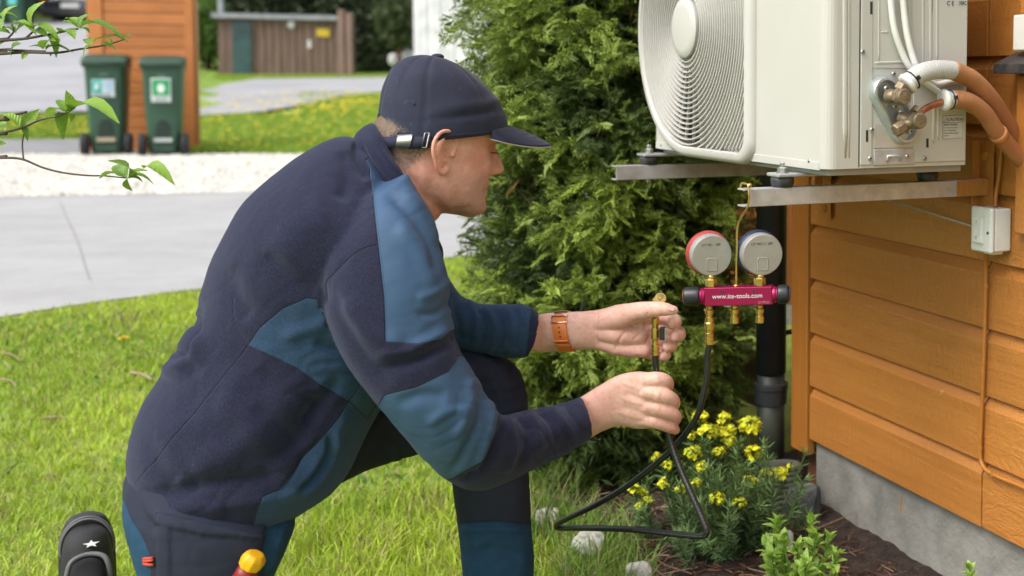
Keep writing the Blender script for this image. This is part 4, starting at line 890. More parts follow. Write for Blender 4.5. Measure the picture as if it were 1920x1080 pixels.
# dandelions
def dandelion(px, py, label, R=.016, stem=.04):
    g = ground(px, py+12); g[2] = Z0(g); t = thing('dandelion', label, 'flower', g, 'dandelions in the near lawn'); top = g+UZ*stem
    MB().tube([g, top], .0014, 6).build('stem', M('green_stem', (.1, .1, .1)), t); mb = MB()
    for j in range(3):
        for i in range(22):
            a = 2*PI*i/22+j*.13; el = .15+.35*j; d = np.array([math.cos(a)*math.cos(el), math.sin(a)*math.cos(el), math.sin(el)]); sd = np.array([-math.sin(a), math.cos(a), 0])*R*.11; e = top+d*R*(1-.2*j)
            mb.add([top-sd*.4, top+sd*.4, e+sd, e-sd], [(0, 1, 2, 3)])
    mb.build('flower', M('dandelion_yellow', (.80, .60, .02), .7, bump=0), t)
dandelion(232, 652, 'single yellow dandelion standing in the lawn left of the man', .02, .05)
# yellow flowers in the verge, too many and small to count
n = 620; V = []; T = []
for i in range(n):
    k = random.random(); 
    if k < .3: p = ground(random.gauss(610, 70), random.gauss(200, 12))
    elif k < .85: p = ground(random.uniform(360, 760), random.uniform(180, 288))
    else: p = ground(random.uniform(0, 175), random.uniform(225, 262))
    R = random.uniform(.015, .03)*(p[1]/14); z = Z0(p)+.09
    b = len(V); V.append((p[0], p[1], z+R*.3)); 
    for j in range(6): V.append((p[0]+R*math.cos(j*PI/3), p[1]+R*math.sin(j*PI/3), z))
    for j in range(6): T.append((b, b+1+j, b+1+(j+1) % 6))
tag(mk('verge_flowers', np.array(V), np.array(T), M('dandelion_yellow', (.8, .6, .02)), origin=(0, 0, 0)), 'scattered yellow dandelions flowering in the far verge', 'flowers', kind='stuff')
# stones, twigs, scrap of white
def stone(px, py, Y, rx, rz, label, col=(.62, .60, .54), seed=0, name='white_stone', group='white stones along the bed edge'):
    p = W(px, py, Y); p[2] = max(p[2], rz*.5); bm = bmesh.new(); bmesh.ops.create_icosphere(bm, subdivisions=3, radius=1)
    v = np.array([tuple(x.co) for x in bm.verts]); f = [tuple(q.index for q in x.verts) for x in bm.faces]; bm.free()
    k = np.array([1+.35*mnoise.noise(Vector((a*1.1+seed, b*1.1, c*1.1)))+.12*mnoise.noise(Vector((a*3.5, b*3.5+seed, c*3.5))) for a, b, c in v])[:, None]; v = v*k
    v = np.clip(v, -.86, .86)*np.array([rx, rx*.75, rz]); tag(mk(name, v+p, f, M('stone_'+name, col, .9, col2=tuple(c*.6 for c in col), scale=25, bump=.8, bscale=90, dist=.003), smooth=False), label, 'stone', group)
stone(1026, 968, 2.95, .032, .024, 'pale angular stone in the grass beside the shin, furthest left of the bed edge', seed=1)
stone(1104, 1016, 2.75, .042, .030, 'largest whitish yellow stone on the bed edge below the hose', (.66, .60, .44), seed=2)
stone(1199, 1072, 2.6, .032, .022, 'low white stone on the bed edge at the bottom of the picture', seed=3)
stone(1478, 1012, 2.52, .012, .022, 'thin white chip standing among the light green leaves', (.78, .78, .80), seed=4)
stone(1502, 948, 3.0, .055, .060, 'rounded dark grey stone behind the spurge at the foundation corner', (.10, .11, .11), seed=5, name='dark_stone', group=None)
def stick(pts, r, label, col=(.34, .24, .15)):
    q = crom(pts, 5); tag(MB().tube(q, [r*(1-.5*i/len(q)) for i in range(len(q))], 6).build('fallen_twig', M('dead_wood', col, .9, scale=40, bump=.4), smooth=True), label, 'twig', 'dead twigs lying in the lawn')
for i, (a, b, lab) in enumerate((((0, 672), (40, 690), 'dead twig lying in the lawn at the left edge, upper one'), ((3, 724), (32, 738), 'dead twig lying in the lawn at the left edge, lower one'), ((246, 712), (286, 726), 'pale dead stick lying in the lawn just behind the jacket'), ((75, 800), (135, 800), 'straight pale twig lying in the middle of the left lawn'))):
    A = ground(*a)+UZ*.024; Bq = ground(*b)+UZ*.024; stick([A, (A+Bq)/2+UZ*.002+np.array([0, .01, 0]), Bq], .0035+.003*(i == 2), lab)
# ================================================================== THE OUTDOOR UNIT
m_cream = M('cream_steel', (.525, .51, .465), .42, col2=(.49, .475, .43), scale=3, bump=.10, bscale=700, dist=.0006)
m_creamp = M('cream_plastic', (.55, .535, .495), .45, col2=(.51, .495, .46), scale=3, bump=.06, bscale=400, dist=.0005)
m_galv = M('galvanised_steel', (.56, .58, .60), .42, metal=.45, col2=(.40, .41, .42), scale=45, bump=.15, bscale=120, contrast=(.3, .7))
m_galvd = M('weathered_zinc', (.46, .46, .45), .55, metal=.3, col2=(.30, .27, .24), scale=22, bump=.3, bscale=90, contrast=(.3, .7))
m_brass = M('brass', (.62, .43, .16), .28, metal=1., col2=(.42, .27, .08), scale=60, bump=.1)
m_oldbrass = M('old_brass', (.27, .21, .125), .5, metal=.4, col2=(.16, .12, .075), scale=90, bump=.3)
m_screw = M('screw_steel', (.55, .55, .54), .35, metal=.9)
m_slot = M('slot_shadow', (.03, .03, .028), .7, bump=0)
UL, UD, UH = .772, .300, .553; UZB = UNIT_Z
ac = thing('outdoor_unit', 'cream heat pump outdoor unit with round fan grille on steel arms', 'heat pump', H(UL/2, UD/2, UZB))
def Fp(s, o, z): return H(s, -o, z)            # on the front
HS, HZ = .575, 1.203; RF = .247
def front():
    # front cover with round opening, made as rings between circle and rectangle; rounded near corner
    n = 96; R0 = RF; zb, zt = UZB+.0, UZB+UH; s0, s1 = .022, UL-.003
    v = []; f = []
    th = np.linspace(0, 2*PI, n, endpoint=False)
    for a in th:
        c, s = math.cos(a), math.sin(a)
        k = min(((s1-HS) if c > 0 else (HS-s0))/max(abs(c), 1e-6), ((zt-HZ) if s > 0 else (HZ-zb))/max(abs(s), 1e-6))
        v += [Fp(HS+R0*c, -.03, HZ+R0*s), Fp(HS+R0*c, 0, HZ+R0*s), Fp(HS+k*c, 0, HZ+k*s)]
    for i in range(n):
        j = (i+1) % n; f += [(3*i, 3*j, 3*j+1, 3*i+1), (3*i+1, 3*j+1, 3*j+2, 3*i+2)]
    # fill corners between the fan of quads and true rectangle corners
    b = len(v)
    cor = [(s1, zt), (s0, zt), (s0, zb), (s1, zb)]
    for (cs, cz) in cor:
        a = math.atan2(cz-HZ, cs-HS) % (2*PI); i = int(a/(2*PI)*n); j = (i+1) % n; v.append(Fp(cs, 0, cz)); f.append((3*i+2, 3*j+2, len(v)-1))
    o = mk('front_cover', v, f, m_cream, ac)
    # walls: round the near corner, side, back, far side
    r = .022; out = [(s0, 0)]
    for a in np.linspace(0, PI/2, 7)[1:]: out.append((r-r*math.sin(a), r-r*math.cos(a)))
    out += [(0, UD), (UL, UD), (UL, .003), (s1, 0)]
    v = []; f = []
    for (s, t) in out: v += [H(s, t, UZB), H(s, t, zt)]
    m = len(out)
    for i in range(m-1): f.append((2*i, 2*i+2, 2*i+3, 2*i+1))
    f.append(tuple(2*i+1 for i in range(m))); 
    w = mk('casing', v, f, m_cream, ac); mod = w.modifiers.new('b', 'BEVEL'); mod.width = .004; mod.segments = 2; mod.limit_method = 'ANGLE'
    MB().hbox(.012, UL-.012, .014, UD-.004, UZB-.012, UZB+.004).build('base_pan', M('pan_grey', (.40, .41, .41), .5, metal=.4), ac)
    # lower fold of the front cover
    mb = MB(); mb.hbox(.02, UL-.002, -.0015, .004, UZB-.003, UZB+.012); mb.build('front_lip', m_cream, ac, bevel=.001)
    # small embossed rib on the bend and line of the cover edge
front()
def grille():
    g = ac
    # raised frame: left/top round, right straight with rounded lower corner
    sR = .2665; out_r = RF+.024
    def contour(e, zlow):          # e = inset
        R = out_r-e; pts = []
        # start at right side top, go down, corner, bottom, arc on the left, top, corner
        sr = sR+e; zl = HZ-R; zh = HZ+R; c = .05-e*.6
        for a in np.linspace(0, PI/2, 9): pts.append((sr+c-c*math.cos(a), zl+c-c*math.sin(a)))
        for a in np.linspace(-PI/2, PI/2, 61): pts.append((HS+R*math.cos(a), HZ+R*math.sin(a)))
        for a in np.linspace(PI/2, 0, 9): pts.append((sr+c-c*math.cos(a), zh-c+c*math.sin(a)))
        return pts
    rings = [(contour(0, 0), 0.), (contour(0, 0), .006), (contour(.004, 0), .013), (contour(.010, 0), .017), (contour(.020, 0), .017), (contour(.0225, 0), .010)]
    # right frame is wider
    v = []; f = []; n = len(rings[0][0])
    for j, (c, o) in enumerate(rings):
        for i, (s, z) in enumerate(c): v.append(Fp(s, o, z))
    for j in range(len(rings)-1):
        for i in range(n): k = (i+1) % n; f.append((j*n+i, j*n+k, (j+1)*n+k, (j+1)*n+i))
    mk('grille_frame', v, f, m_creamp, g, smooth=True).modifiers.new('e', 'EDGE_SPLIT').split_angle = .8
    sin_ = sR+.0225; R = out_r-.0225; c0 = .038
    def inside(s, z):
        if s > HS: return (s-HS)**2+(z-HZ)**2 < R*R
        if not (sin_ < s and HZ-R < z < HZ+R): return False
        if s < sin_+c0:
            for sg in (-1, 1):
                zc = HZ+sg*(R-c0)
                if (z-zc)*sg > 0 and (s-(sin_+c0))**2+(z-zc)**2 > c0*c0: return False
        return True
    def ring(r, name, w=.0015, d0=.004, d1=.0125):
        th = np.linspace(0, 2*PI, 160, endpoint=False); ins = [inside(HS+r*math.cos(a), HZ+r*math.sin(a)) for a in th]
        v = []; f = []; N = len(th); base = {}
        for i, a in enumerate(th):
            if ins[i] or ins[(i+1) % N] and False:
                c, s = math.cos(a), math.sin(a); base[i] = len(v)
                v += [Fp(HS+(r-w)*c, d0, HZ+(r-w)*s), Fp(HS+(r-w*.8)*c, d1, HZ+(r-w*.8)*s), Fp(HS+(r+w*.8)*c, d1, HZ+(r+w*.8)*s), Fp(HS+(r+w)*c, d0, HZ+(r+w)*s)]
        if not base: return
        start = next((i for i in range(N) if i not in base), 0); run = []
        def flush(run):
            if len(run) < 3: return
            vv = []; ff = []
            for i in run: vv += v[base[i]:base[i]+4]
            for q in range(len(run)-1): ff += [(4*q+k, 4*q+4+k, 4*q+4+(k+1) % 4, 4*q+(k+1) % 4) for k in range(4)]
            mk(name, vv, ff, m_creamp, g)
        if len(base) == N: flush(list(range(N))+[0]); return
        for q in range(N+1):
            i = (start+q) % N
            if i in base: run.append(i)
            else: flush(run); run = []
    r = .071
    while r < .42: ring(r, 'grille_ring'); r += .01085
    # radial ribs behind the rings
    nr = 36
    for i in range(nr):
        a = 2*PI*(i+.5)/nr; c, s = math.cos(a), math.sin(a); r0 = .06; r1 = r0; tw = .12
        pts = []
        for r in np.arange(.058, .42, .012):
            aa = a+(r-.058)*.9; S_, Z_ = HS+r*math.cos(aa), HZ+r*math.sin(aa)
            if inside(S_, Z_): pts.append((S_, Z_, aa))
            else: break
        if len(pts) < 2: continue
        v = []; f = []
        for (S_, Z_, aa) in pts:
            n_ = (-math.sin(aa), math.cos(aa)); w = .0011; v += [Fp(S_-n_[0]*w, .0015, Z_-n_[1]*w), Fp(S_-n_[0]*w, .0075, Z_-n_[1]*w), Fp(S_+n_[0]*w, .0075, Z_+n_[1]*w), Fp(S_+n_[0]*w, .0015, Z_+n_[1]*w)]
        for k in range(len(pts)-1): f += [(4*k+q, 4*k+4+q, 4*k+4+(q+1) % 4, 4*k+(q+1) % 4) for q in range(4)]
        mk('grille_rib', v, f, m_creamp, g)
    mb = MB(); mb.lathe(Fp(HS, 0, HZ), -D2, [(.001, .058), (.012, .0625), (.017, .0625), (.0205, .058), (.0225, .045), (.0232, .0)], 48); mb.build('grille_hub', m_creamp, g, smooth=True).modifiers.new('e', 'EDGE_SPLIT').split_angle = .6
    # fan and cavity
    fm = M('fan_grey', (.10, .10, .10), .5, bump=0)
    mb = MB(); mb.lathe(Fp(HS, -.10, HZ), -D2, [(0, RF-.006), (.0, .0)], 40)
    MB().lathe(Fp(HS, -.028, HZ), D2, [(0, RF+.001), (.10, RF+.001), (.102, .0)], 48).build('fan_shroud', M('shroud_dark', (.05, .05, .048), .8, bump=0), ac)
    fan = MB().lathe(Fp(HS, -.04, HZ), -D2, [(-.05, .05), (0, .055), (.012, .05), (.018, .0)], 24).build('fan', fm, ac, smooth=True)
    for b in range(3):
        v = []; f = []
        for i in range(7):
            r = .05+i*.031
            for j in range(7):
                a = 2*PI*b/3+(j/6-.5)*(1.2+.5*i/6)+.12*i; v.append(Fp(HS+r*math.cos(a), -.06+(j/6-.5)*.05, HZ+r*math.sin(a)))
        for i in range(6):
            for j in range(6): a = i*7+j; f.append((a, a+1, a+8, a+7))
        bo = mk('fan_blade', v, f, fm, fan, smooth=True); bo.modifiers.new('s', 'SOLIDIFY').thickness = .003
grille()
def Sd(px, py, o=0.): return on_s(px, py, -o)        # on the side, o metres proud of it
def screw(P, N, r=.0048, name='screw', parent=None):
    mb = MB(); mb.lathe(P, N, [(0, r), (.0012, r), (.0024, r*.8), (.0030, r*.3)], 14); o = mb.build(name, m_screw, parent or ac, smooth=False)
    x, y = perp(N); q = MB(); q.box(np.asarray(P)+unit(N)*.0030, x*r*.55, y*r*.12, unit(N)*.0003); q.box(np.asarray(P)+unit(N)*.00302, y*r*.55, x*r*.12, unit(N)*.0003); q.build('cross_slot', m_slot, o); return o
def side():
    def rect(px0, px1, py0, py1, o0, o1, name, mat, bev=.0012):
        a = Sd(px0, (py0+py1)/2); b = Sd(px1, (py0+py1)/2); zt = Sd((px0+px1)/2, py0)[2]; zb = Sd((px0+px1)/2, py1)[2]; _, ta = house_st(a); _, tb = house_st(b)
        return MB().hbox(-o0, -o1, ta, tb, zb, zt).build(name, mat, ac, bevel=bev, bevel_seg=2)
    # vertical seam between front cover and side panel, side panel plates
    rect(1611.5, 1613.2, -260, 313, .0002, .0006, 'seam', m_slot, 0)
    rect(1614.5, 1636, -260, 309, .0, .0022, 'side_strip', m_cream)
    rect(1637.2, 1725, -260, 128, .0, .0015, 'side_panel', m_cream)
    p = rect(1713, 1812.5, -260, 303, .0, .0030, 'service_panel', m_cream, .002)
    # pressed ribs
    def rib(px0, py0, px1, py1, r=.0035, o=.002, name='pressed_rib', par=None):
        A, Bq = Sd(px0, py0, o), Sd(px1, py1, o); n = 10; pts = [A+(Bq-A)*i/n for i in range(n+1)]; rr = [r*min(1, .35+min(i, n-i)) for i in range(n+1)]
        v, f = MB().tube(pts, rr, 10).v, None
        mb = MB(); mb.tube(pts, rr, 10); vv = np.array(mb.v); sdist = (vv-AO)@D1; vv = vv+np.outer((-o-sdist)*.62, D1); mk(name, vv, mb.f, m_cream, par or ac, smooth=True)
    rib(1585, -260, 1585, 296, .0055, .0); rib(1592, -260, 1592, 296, .002, .0005)
    rib(1648, -60, 1648, 118, .002, .0018); rib(1706, -50, 1706, 78, .003, .0018); rib(1715, -50, 1715, 82, .0022, .0018) if False else None
    rib(1640, 118, 1706, 116, .0025, .0018); rib(1731, -60, 1731, 150, .003, .003); rib(1745, -60, 1745, 125, .0035, .003); rib(1757, -60, 1757, 120, .0028, .003)
    rib(1752, 188, 1750, 268, .0035, .003); rib(1760, 188, 1759, 262, .0025, .003); rib(1652, 60, 1666, 60, .002, .0018)
    rib(1790, 130, 1790, 135, .002, .003)
    # slots
    for (px, py, h, o) in ((1632.5, 15, 24, .0024), (1744.5, 13, 24, .0034), (1624.5, 255, 22, .0024), (1737, 268, 17, .0034)):
        rect(px-2.2, px+2.2, py-h/2, py+h/2, o-.0004, o, 'slot', m_slot, 0)
    # valve plate
    rect(1638, 1714, 232, 277, .0005, .0018, 'valve_cover_plate', M('plate_zinc', (.60, .59, .56), .45, metal=.4, col2=(.50, .49, .46), scale=10), .001)
    rect(1637, 1713, 279, 309, .0005, .0035, 'base_bracket', m_galv, .0015)
    rib2 = MB(); A = Sd(1652, 290, .006)
    def arch(c1, c2, r, name='pressed_arch'): MB().tube([Sd(*p, .005) for p in (c1, (c1[0], c1[1]-10), (c2[0], c2[1]-10), c2)], r, 8).build(name, m_galv, ac, smooth=True)
    arch((1664, 303), (1688, 301), .0025)
    # oval galvanised boss that carries the valves, tilted
    c1 = (1653, 172); c2 = (1690, 240)
    A, Bq = Sd(*c1), Sd(*c2); R1 = np.linalg.norm(Sd(1676, 172)-Sd(1653, 172)); ax = unit(Bq-A); up = np.cross(ax, D1); 
    outl = []
    for k in range(17): a = PI/2+PI*k/16; outl.append((A, a))
    for k in range(17): a = -PI/2+PI*k/16; outl.append((Bq, a))
    secs = []
    def loop(R, o): return [c+ax*R*math.cos(a)+up*R*math.sin(a)-D1*o for c, a in outl]
    v = []; f = []; n = len(outl)
    prof = [(R1*1.12, .0), (R1*1.12, .004), (R1*1.08, .014), (R1*.98, .0185), (R1*.82, .0185), (R1*.74, .010), (R1*.70, .006)]
    for R, o in prof: v += loop(R, o+.001)
    for j in range(len(prof)-1):
        for i in range(n): k = (i+1) % n; f.append((j*n+i, j*n+k, (j+1)*n+k, (j+1)*n+i))
    f.append(tuple(range((len(prof)-1)*n, len(prof)*n))[::-1])
    mk('valve_boss', v, f, M('boss_zinc', (.62, .66, .66), .35, metal=.7, col2=(.5, .54, .54), scale=12), ac, smooth=True).modifiers.new('e', 'EDGE_SPLIT').split_angle = .7
    for p in ((1662, 166, .019), (1678, 199, .016), (1689, 212, .016), (1707, 246, .012), (1617.5, 97, .003), (1675.5, 138, .002), (1634.5, 243, .003), (1631, 297, .003), (1701, 293, .004), (1733.5, 297, .0035)):
        screw(Sd(p[0], p[1], p[2]), -D1, .0052 if p[2] > .01 else .0042)
    screw(Fp(*[house_st(on_t(1518, 302, 0))[0]], .0, on_t(1518, 302, 0)[2]), -D2, .0036); screw(Fp(house_st(on_t(1241, 272, 0))[0], 0, on_t(1241, 272, 0)[2]), -D2, .003)
    for (px, py) in ((1364, 285),): MB().lathe(on_t(px, py, -.0005), -D2, [(0, .004), (.0006, .004), (.0007, .002)], 12).build('drain_hole', m_slot, ac)
    # valves: body from the boss outwards, service caps, hex nuts
    def hexa(P, ax, r, h, name='hex_nut', par=None, n=6, mat=None):
        ax = unit(ax); mb = MB(); mb.lathe(P, ax, [(0, r*.9), (h*.12, r), (h*.88, r), (h, r*.86)], n); return mb.build(name, mat or m_oldbrass, par or ac, bevel=.0006, bevel_seg=1)
    def valve(base, cap, nut, lower=None):
        b0 = Sd(*base, .012); b1 = Sd(*base, .05); c = Sd(*cap, .052)
        vb = MB().tube([b0, (b0*.4+b1*.6), c-D1*-.002], [.011, .0125, .012], 14).build('valve', m_oldbrass, ac, smooth=True)
        hexa(c+(c-b1)*0+D1*.004, -D1, .0165, .010, 'valve_body', vb, 8); hexa(c-D1*.005, -D1*1.0, .0142, .013, 'valve_cap', vb, 12)
        mb = MB(); mb.lathe(c-D1*.018, -D1, [(0, .006), (.0008, .006), (.001, .004)], 6); mb.build('cap_mark', m_oldbrass, vb)
        if nut: 
            a, b2 = Sd(*nut[0], .05), Sd(*nut[1], .05); hexa(a, b2-a, .0135, np.linalg.norm(b2-a), 'flare_nut', vb)
        if lower:
            a, b2 = Sd(*lower[0], .048), Sd(*lower[1], .05); MB().tube([c, a], .009, 12).build('neck', m_oldbrass, vb, smooth=True); hexa(a, b2-a, .0125, np.linalg.norm(b2-a), 'service_cap', vb)
    valve((1668, 180), (1687, 181), ((1686, 172), (1694, 160)))
    valve((1692, 222), (1716, 226), ((1716, 214), (1724, 206)), ((1695, 236), (1678, 246)))
    # labels
    X = D2; ink = M('ink_black', (.05, .05, .05), .6, bump=0)
    lab = rect(1767, 1806, 217, 260, .003, .0034, 'warning_label', M('label_white', (.66, .66, .62), .5, bump=0), 0)
    def T(txt, px, py, size, bold=0, sx=1., align='CENTER', par=None): return text_mesh(txt, size, Sd(px, py, .0037), X, UZ, ink, 'lettering', par or ac, align, bold, sx)
    T('CAUTION', 1792, 224, .0078, .01, 1, 'CENTER', lab); T('BURST HAZARD', 1769.5, 234, .0042, .02, 1.0, 'LEFT', lab)
    for i, s in enumerate(('Open the service valves', 'before the operation,', 'otherwise there might be', 'the burst.')): T(s, 1769, 239.5+i*5.0, .0033, 0, 1.0, 'LEFT', lab)
    a = [Sd(x, y, .0036) for x, y in ((1769, 229), (1779, 229), (1774, 219.5))]
    mb = MB(); mb.tube([a[0], a[1], a[2], a[0]], .0004, 4); mb.build('warning_triangle', ink, lab); T('!', 1774, 226, .0065, .02, 1, 'CENTER', lab)
    fr = [Sd(x, y, .0035) for x, y in ((1767.5, 217.5), (1805.5, 215.5), (1805, 258.5), (1767.5, 260.5))]
    mb = MB(); mb.tube(fr+[fr[0]], .00035, 4); mb.build('label_border', ink, lab); l2 = [Sd(x, y, .0035) for x, y in ((1767.5, 230.5), (1805.3, 229))]; mb = MB(); mb.tube(l2, .0003, 4); mb.build('label_line', ink, lab)
    T('C E', 1782, 6.5, .0110, .005); T('EAC', 1808-1, 6, .0105, .01, .62); T('\u2014', 1797.5, 8.5, .006)
    text_mesh('X', .0075, Sd(1800, 5, .0037), X, UZ, ink, 'lettering', ac); text_mesh('_', .0075, Sd(1800, 8.5, .0037), X, UZ, ink, 'lettering', ac)
side()
# feet rails, rubber dampers and bolts
m_rubber = M('rubber_black', (.022, .024, .027), .5, col2=(.05, .05, .05), scale=60, bump=.1)
m_rail = M('rail_zinc', (.45, .46, .46), .5, metal=.5, col2=(.33, .33, .32), scale=20)
zt_br = on_s(1384, 355, .105)[2]; zb_br = on_s(1384, 387.5, .105)[2]
SB = (.105, .745); T0 = -.108
for i, sb in enumerate(SB):
    r = MB(); r.hbox(sb-.018, sb+.030, -.045, UD+.03, UZB-.019, UZB-.0125); r.build('mounting_foot', m_rail, ac, bevel=.002)
    for j, t in enumerate((-.026, UD-.012)):
        d = thing('rubber_damper', ['black rubber damper with steel bolt at the front of the near arm', 'black rubber damper on the near arm close to the wall', 'black rubber damper with steel bolt under the far front corner of the unit', 'black rubber damper on the far arm close to the wall'][2*i+j], 'damper', H(sb+.004, t, zt_br), 'rubber dampers between unit and arms')
        c = H(sb+.004, t, zt_br+.0012); h = UZB-.0195-zt_br-.0012
        MB().lathe(c, UZ, [(0, .018), (.003, .0195), (h*.25, .0205), (h*.8, .0215), (h*.95, .020), (h, .018)], 24).build('rubber', m_rubber, d, smooth=True)
        MB().lathe(c+UZ*(h+.0072), UZ, [(0, .012), (.0018, .012)], 20).build('washer', m_screw, d)
        MB().lathe(c+UZ*(h+.0092), UZ, [(0, .0085), (.001, .009), (.007, .009), (.008, .008)], 6).build('nut', m_screw, d)
        MB().lathe(c+UZ*(h+.017), UZ, [(0, .0048), (.008, .0048), (.009, .004)], 12).build('bolt', m_screw, d)
# arms: channel section, rail on the wall painted with the wall
for i, sb in enumerate(SB):
    b = thing('wall_arm', ['near galvanised steel arm under the unit, with the brass hook on its tip', 'galvanised steel arm carrying the far fan end of the unit'][i], 'bracket', H(sb, TW, zb_br), 'steel arms under the outdoor unit')
    w = .0022; m = m_galv if i == 0 else m_galvd; d = .030; near = sb-.012
    zt, zb = zt_br, zb_br
    # channel: web towards the camera, flanges behind
    v = [(near, -.108+.012 if False else T0)]
    tw1 = TW-.014
    MB().hbox(near, near+w, T0+(.010 if i == 0 else 0), tw1, zb, zt).build('web', m, b, bevel=.0008)
    MB().hbox(near+w*.9, near+d, T0, tw1, zt-w, zt+.0006).build('flange', m, b, bevel=.0005)
    MB().hbox(near+w*.9, near+d, T0, tw1, zb-.0006, zb+w).build('flange', m, b, bevel=.0005)
    if i == 0:
        MB().hbox(near-.0007, near, tw1-.075, tw1, zb+.0003, zt-.0003).build('overpaint', m_wood, b)
        MB().hbox(near+w*.9, near+d, tw1-.06, tw1, zt+.0007, zt+.0012).build('overpaint', m_wood, b)
    for (zz0, zz1) in ((zb-.10, zt+.10),):
        MB().hbox(near-.014, near+.032, TW-.0125, TW-.0105, zb-.055 if i == 0 else zb-.11, zt+.075).build('wall_plate', m_woodv, b, bevel=.0006)
        MB().hbox(near+.030, near+.033, TW-.030, TW-.0125, zb-.05, zt+.075).build('wall_plate_flange', m_woodv, b, bevel=.0006)
    for zz in ((zt+.045, zb-.035) if i == 0 else (zt+.045, zb-.085)):
        MB().lathe(H(near+.008, TW-.0125, zz), -D2, [(0, .011), (.001, .011), (.0012, .0085), (.007, .0085), (.008, .006)], 6 if False else 12).build('wall_bolt', m_woodv, b)
    MB().tube([H(near+.018, t, z) for t, z in ((tw1-.30, zb-.001), (tw1-.005, zb-.075))], .0026, 8).build('stay', m, b) if False else None
mb = MB(); mb.lathe(H(SB[1]+.004, -.026, zb_br-.001), -UZ, [(0, .006), (.006, .006), (.012, .003)], 8); mb.build('bolt_end', m_screw, bpy.data.objects['wall_arm.001'])
# thin steel stay under the near arm to the switch box
tag(MB().tube([on_t(1665, 376, TW-.05), on_t(1745, 400, TW-.02), on_t(1822, 424, TW-.012)], .0022, 8).build('stay_wire', M('painted_wire', (.50, .42, .36), .45), smooth=True), 'thin straight wire running from the near steel arm down to the white switch box', 'wire')
# ------------------------------------------------------------------ cables and insulated pipes
m_wcable = M('white_cable', (.76, .76, .73), .45, col2=(.68, .67, .62), scale=12, bump=.05)
def cable(name, pts, r, label, mat, cat='cable', n=12, group=None):
    q = crom([Sd(a, b, o) for a, b, o in pts], 8); return tag(MB().tube(q, r, n).build(name, mat, smooth=True), label, cat, group)
cable('white_cable', [(1660, -120, .012), (1668, -40, .012), (1671, 10, .012), (1677, 55, .013), (1690, 95, .014), (1707, 128, .016), (1740, 158, .016), (1775, 182, .012), (1815, 204, -.0), (1860, 225, -.02), (1900, 262, -.05)], .0058, 'cream cable on the unit side passing behind the lower insulated pipe', m_wcable)
cable('white_cable', [(1685, -120, .014), (1690, -40, .014), (1694, 10, .014), (1699, 55, .015), (1708, 95, .018), (1722, 130, .02), (1752, 158, .012), (1790, 152, .006), (1830, 160, -.01), (1870, 190, -.03)], .0062, 'brighter white cable, right one of the two hanging down the unit side', m_wcable)
def tapemat(name, col, col2, sc=260):
    m = M(name, col, .75, col2=col2, scale=8, bump=0); t = m.node_tree; b = t.nodes['Principled BSDF']; L = t.links.new
    uv = nn(t, 'ShaderNodeAttribute', attribute_name='along'); sp = nn(t, 'ShaderNodeSeparateXYZ'); L(uv.outputs['Vector'], sp.inputs[0]); o = []
    for ax, k in (('X', 1.), ('Y', 1.)):
        m1 = nn(t, 'ShaderNodeMath', operation='MULTIPLY'); m1.inputs[1].default_value = 2*PI*k; L(sp.outputs[ax], m1.inputs[0]); s = nn(t, 'ShaderNodeMath', operation='COSINE'); L(m1.outputs[0], s.inputs[0]); p = nn(t, 'ShaderNodeMath', operation='POWER'); a = nn(t, 'ShaderNodeMath', operation='ABSOLUTE'); L(s.outputs[0], a.inputs[0]); L(a.outputs[0], p.inputs[0]); p.inputs[1].default_value = 4; o.append(p)
    mx = nn(t, 'ShaderNodeMath', operation='MAXIMUM'); L(o[0].outputs[0], mx.inputs[0]); L(o[1].outputs[0], mx.inputs[1]); bp = nn(t, 'ShaderNodeBump', i_Strength=.9, i_Distance=.0012); L(mx.outputs[0], bp.inputs['Height']); L(bp.outputs[0], b.inputs['Normal']); return m
m_tape_o = tapemat('mesh_tape_painted', (.60, .27, .11), (.50, .21, .08)); m_tape_w = tapemat('mesh_tape_white', (.74, .74, .72), (.6, .6, .57))
def taped(name, P, r, mat, parent, n=36, cell=.0042):
    q = crom(P, 24); d = np.r_[0, np.cumsum(np.linalg.norm(np.diff(q, axis=0), axis=1))]; mb = MB(); rr = [r*(1+.025*mnoise.noise(Vector((a*35, r*99, 0)))) for a in d]; mb.tube(q, rr, n); o = mb.build(name, mat, parent, smooth=True)
    at = o.data.attributes.new('along', 'FLOAT_VECTOR', 'POINT'); k = 18; a = np.zeros((len(mb.v), 3), np.float32); a[:, 0] = np.repeat(d/cell/2, n); a[:, 1] = np.abs(np.tile(np.arange(n), len(q))/n*2-1)*k; at.data.foreach_set('vector', a.ravel()); return o
def pipe(label, P, r, iw, nutp, cu):
    t = thing('insulated_pipe', label, 'pipe', P[iw] if False else P[0], 'insulated refrigerant pipes beside the unit')
    taped('white_wrap', P[:iw+1], r*1.01, m_tape_w, t); taped('painted_wrap', P[iw:], r, m_tape_o, t)
    d = unit(P[1]-P[0]); MB().lathe(P[0]-d*.004, d, [(0, r*.7), (.001, r*1.15), (.007, r*1.22), (.010, r*1.05), (.011, r*.8)], 28).build('foam_end', M('foam_white', (.72, .72, .68), .8, bump=.3), t, smooth=True)
    x, y = perp(d); MB().tube([P[0]+d*.013+(x*math.cos(a)+y*math.sin(a))*r*1.04 for a in np.linspace(0, 2*PI, 25)], .0016, 6).build('cable_tie', m_black, t); MB().box(P[0]+d*.013-D1*r*1.1+UZ*.004, D1*.003, unit(np.cross(d, D1))*.0035, d*.003).build('tie_head', m_black, t, bevel=.0006)
    q = crom(cu+[P[0]+d*.01], 6); MB().tube(q, .0062, 14).build('copper_pipe', M('copper', (.48, .20, .11), .35, metal=.9, col2=(.30, .12, .07), scale=30), t, smooth=True)
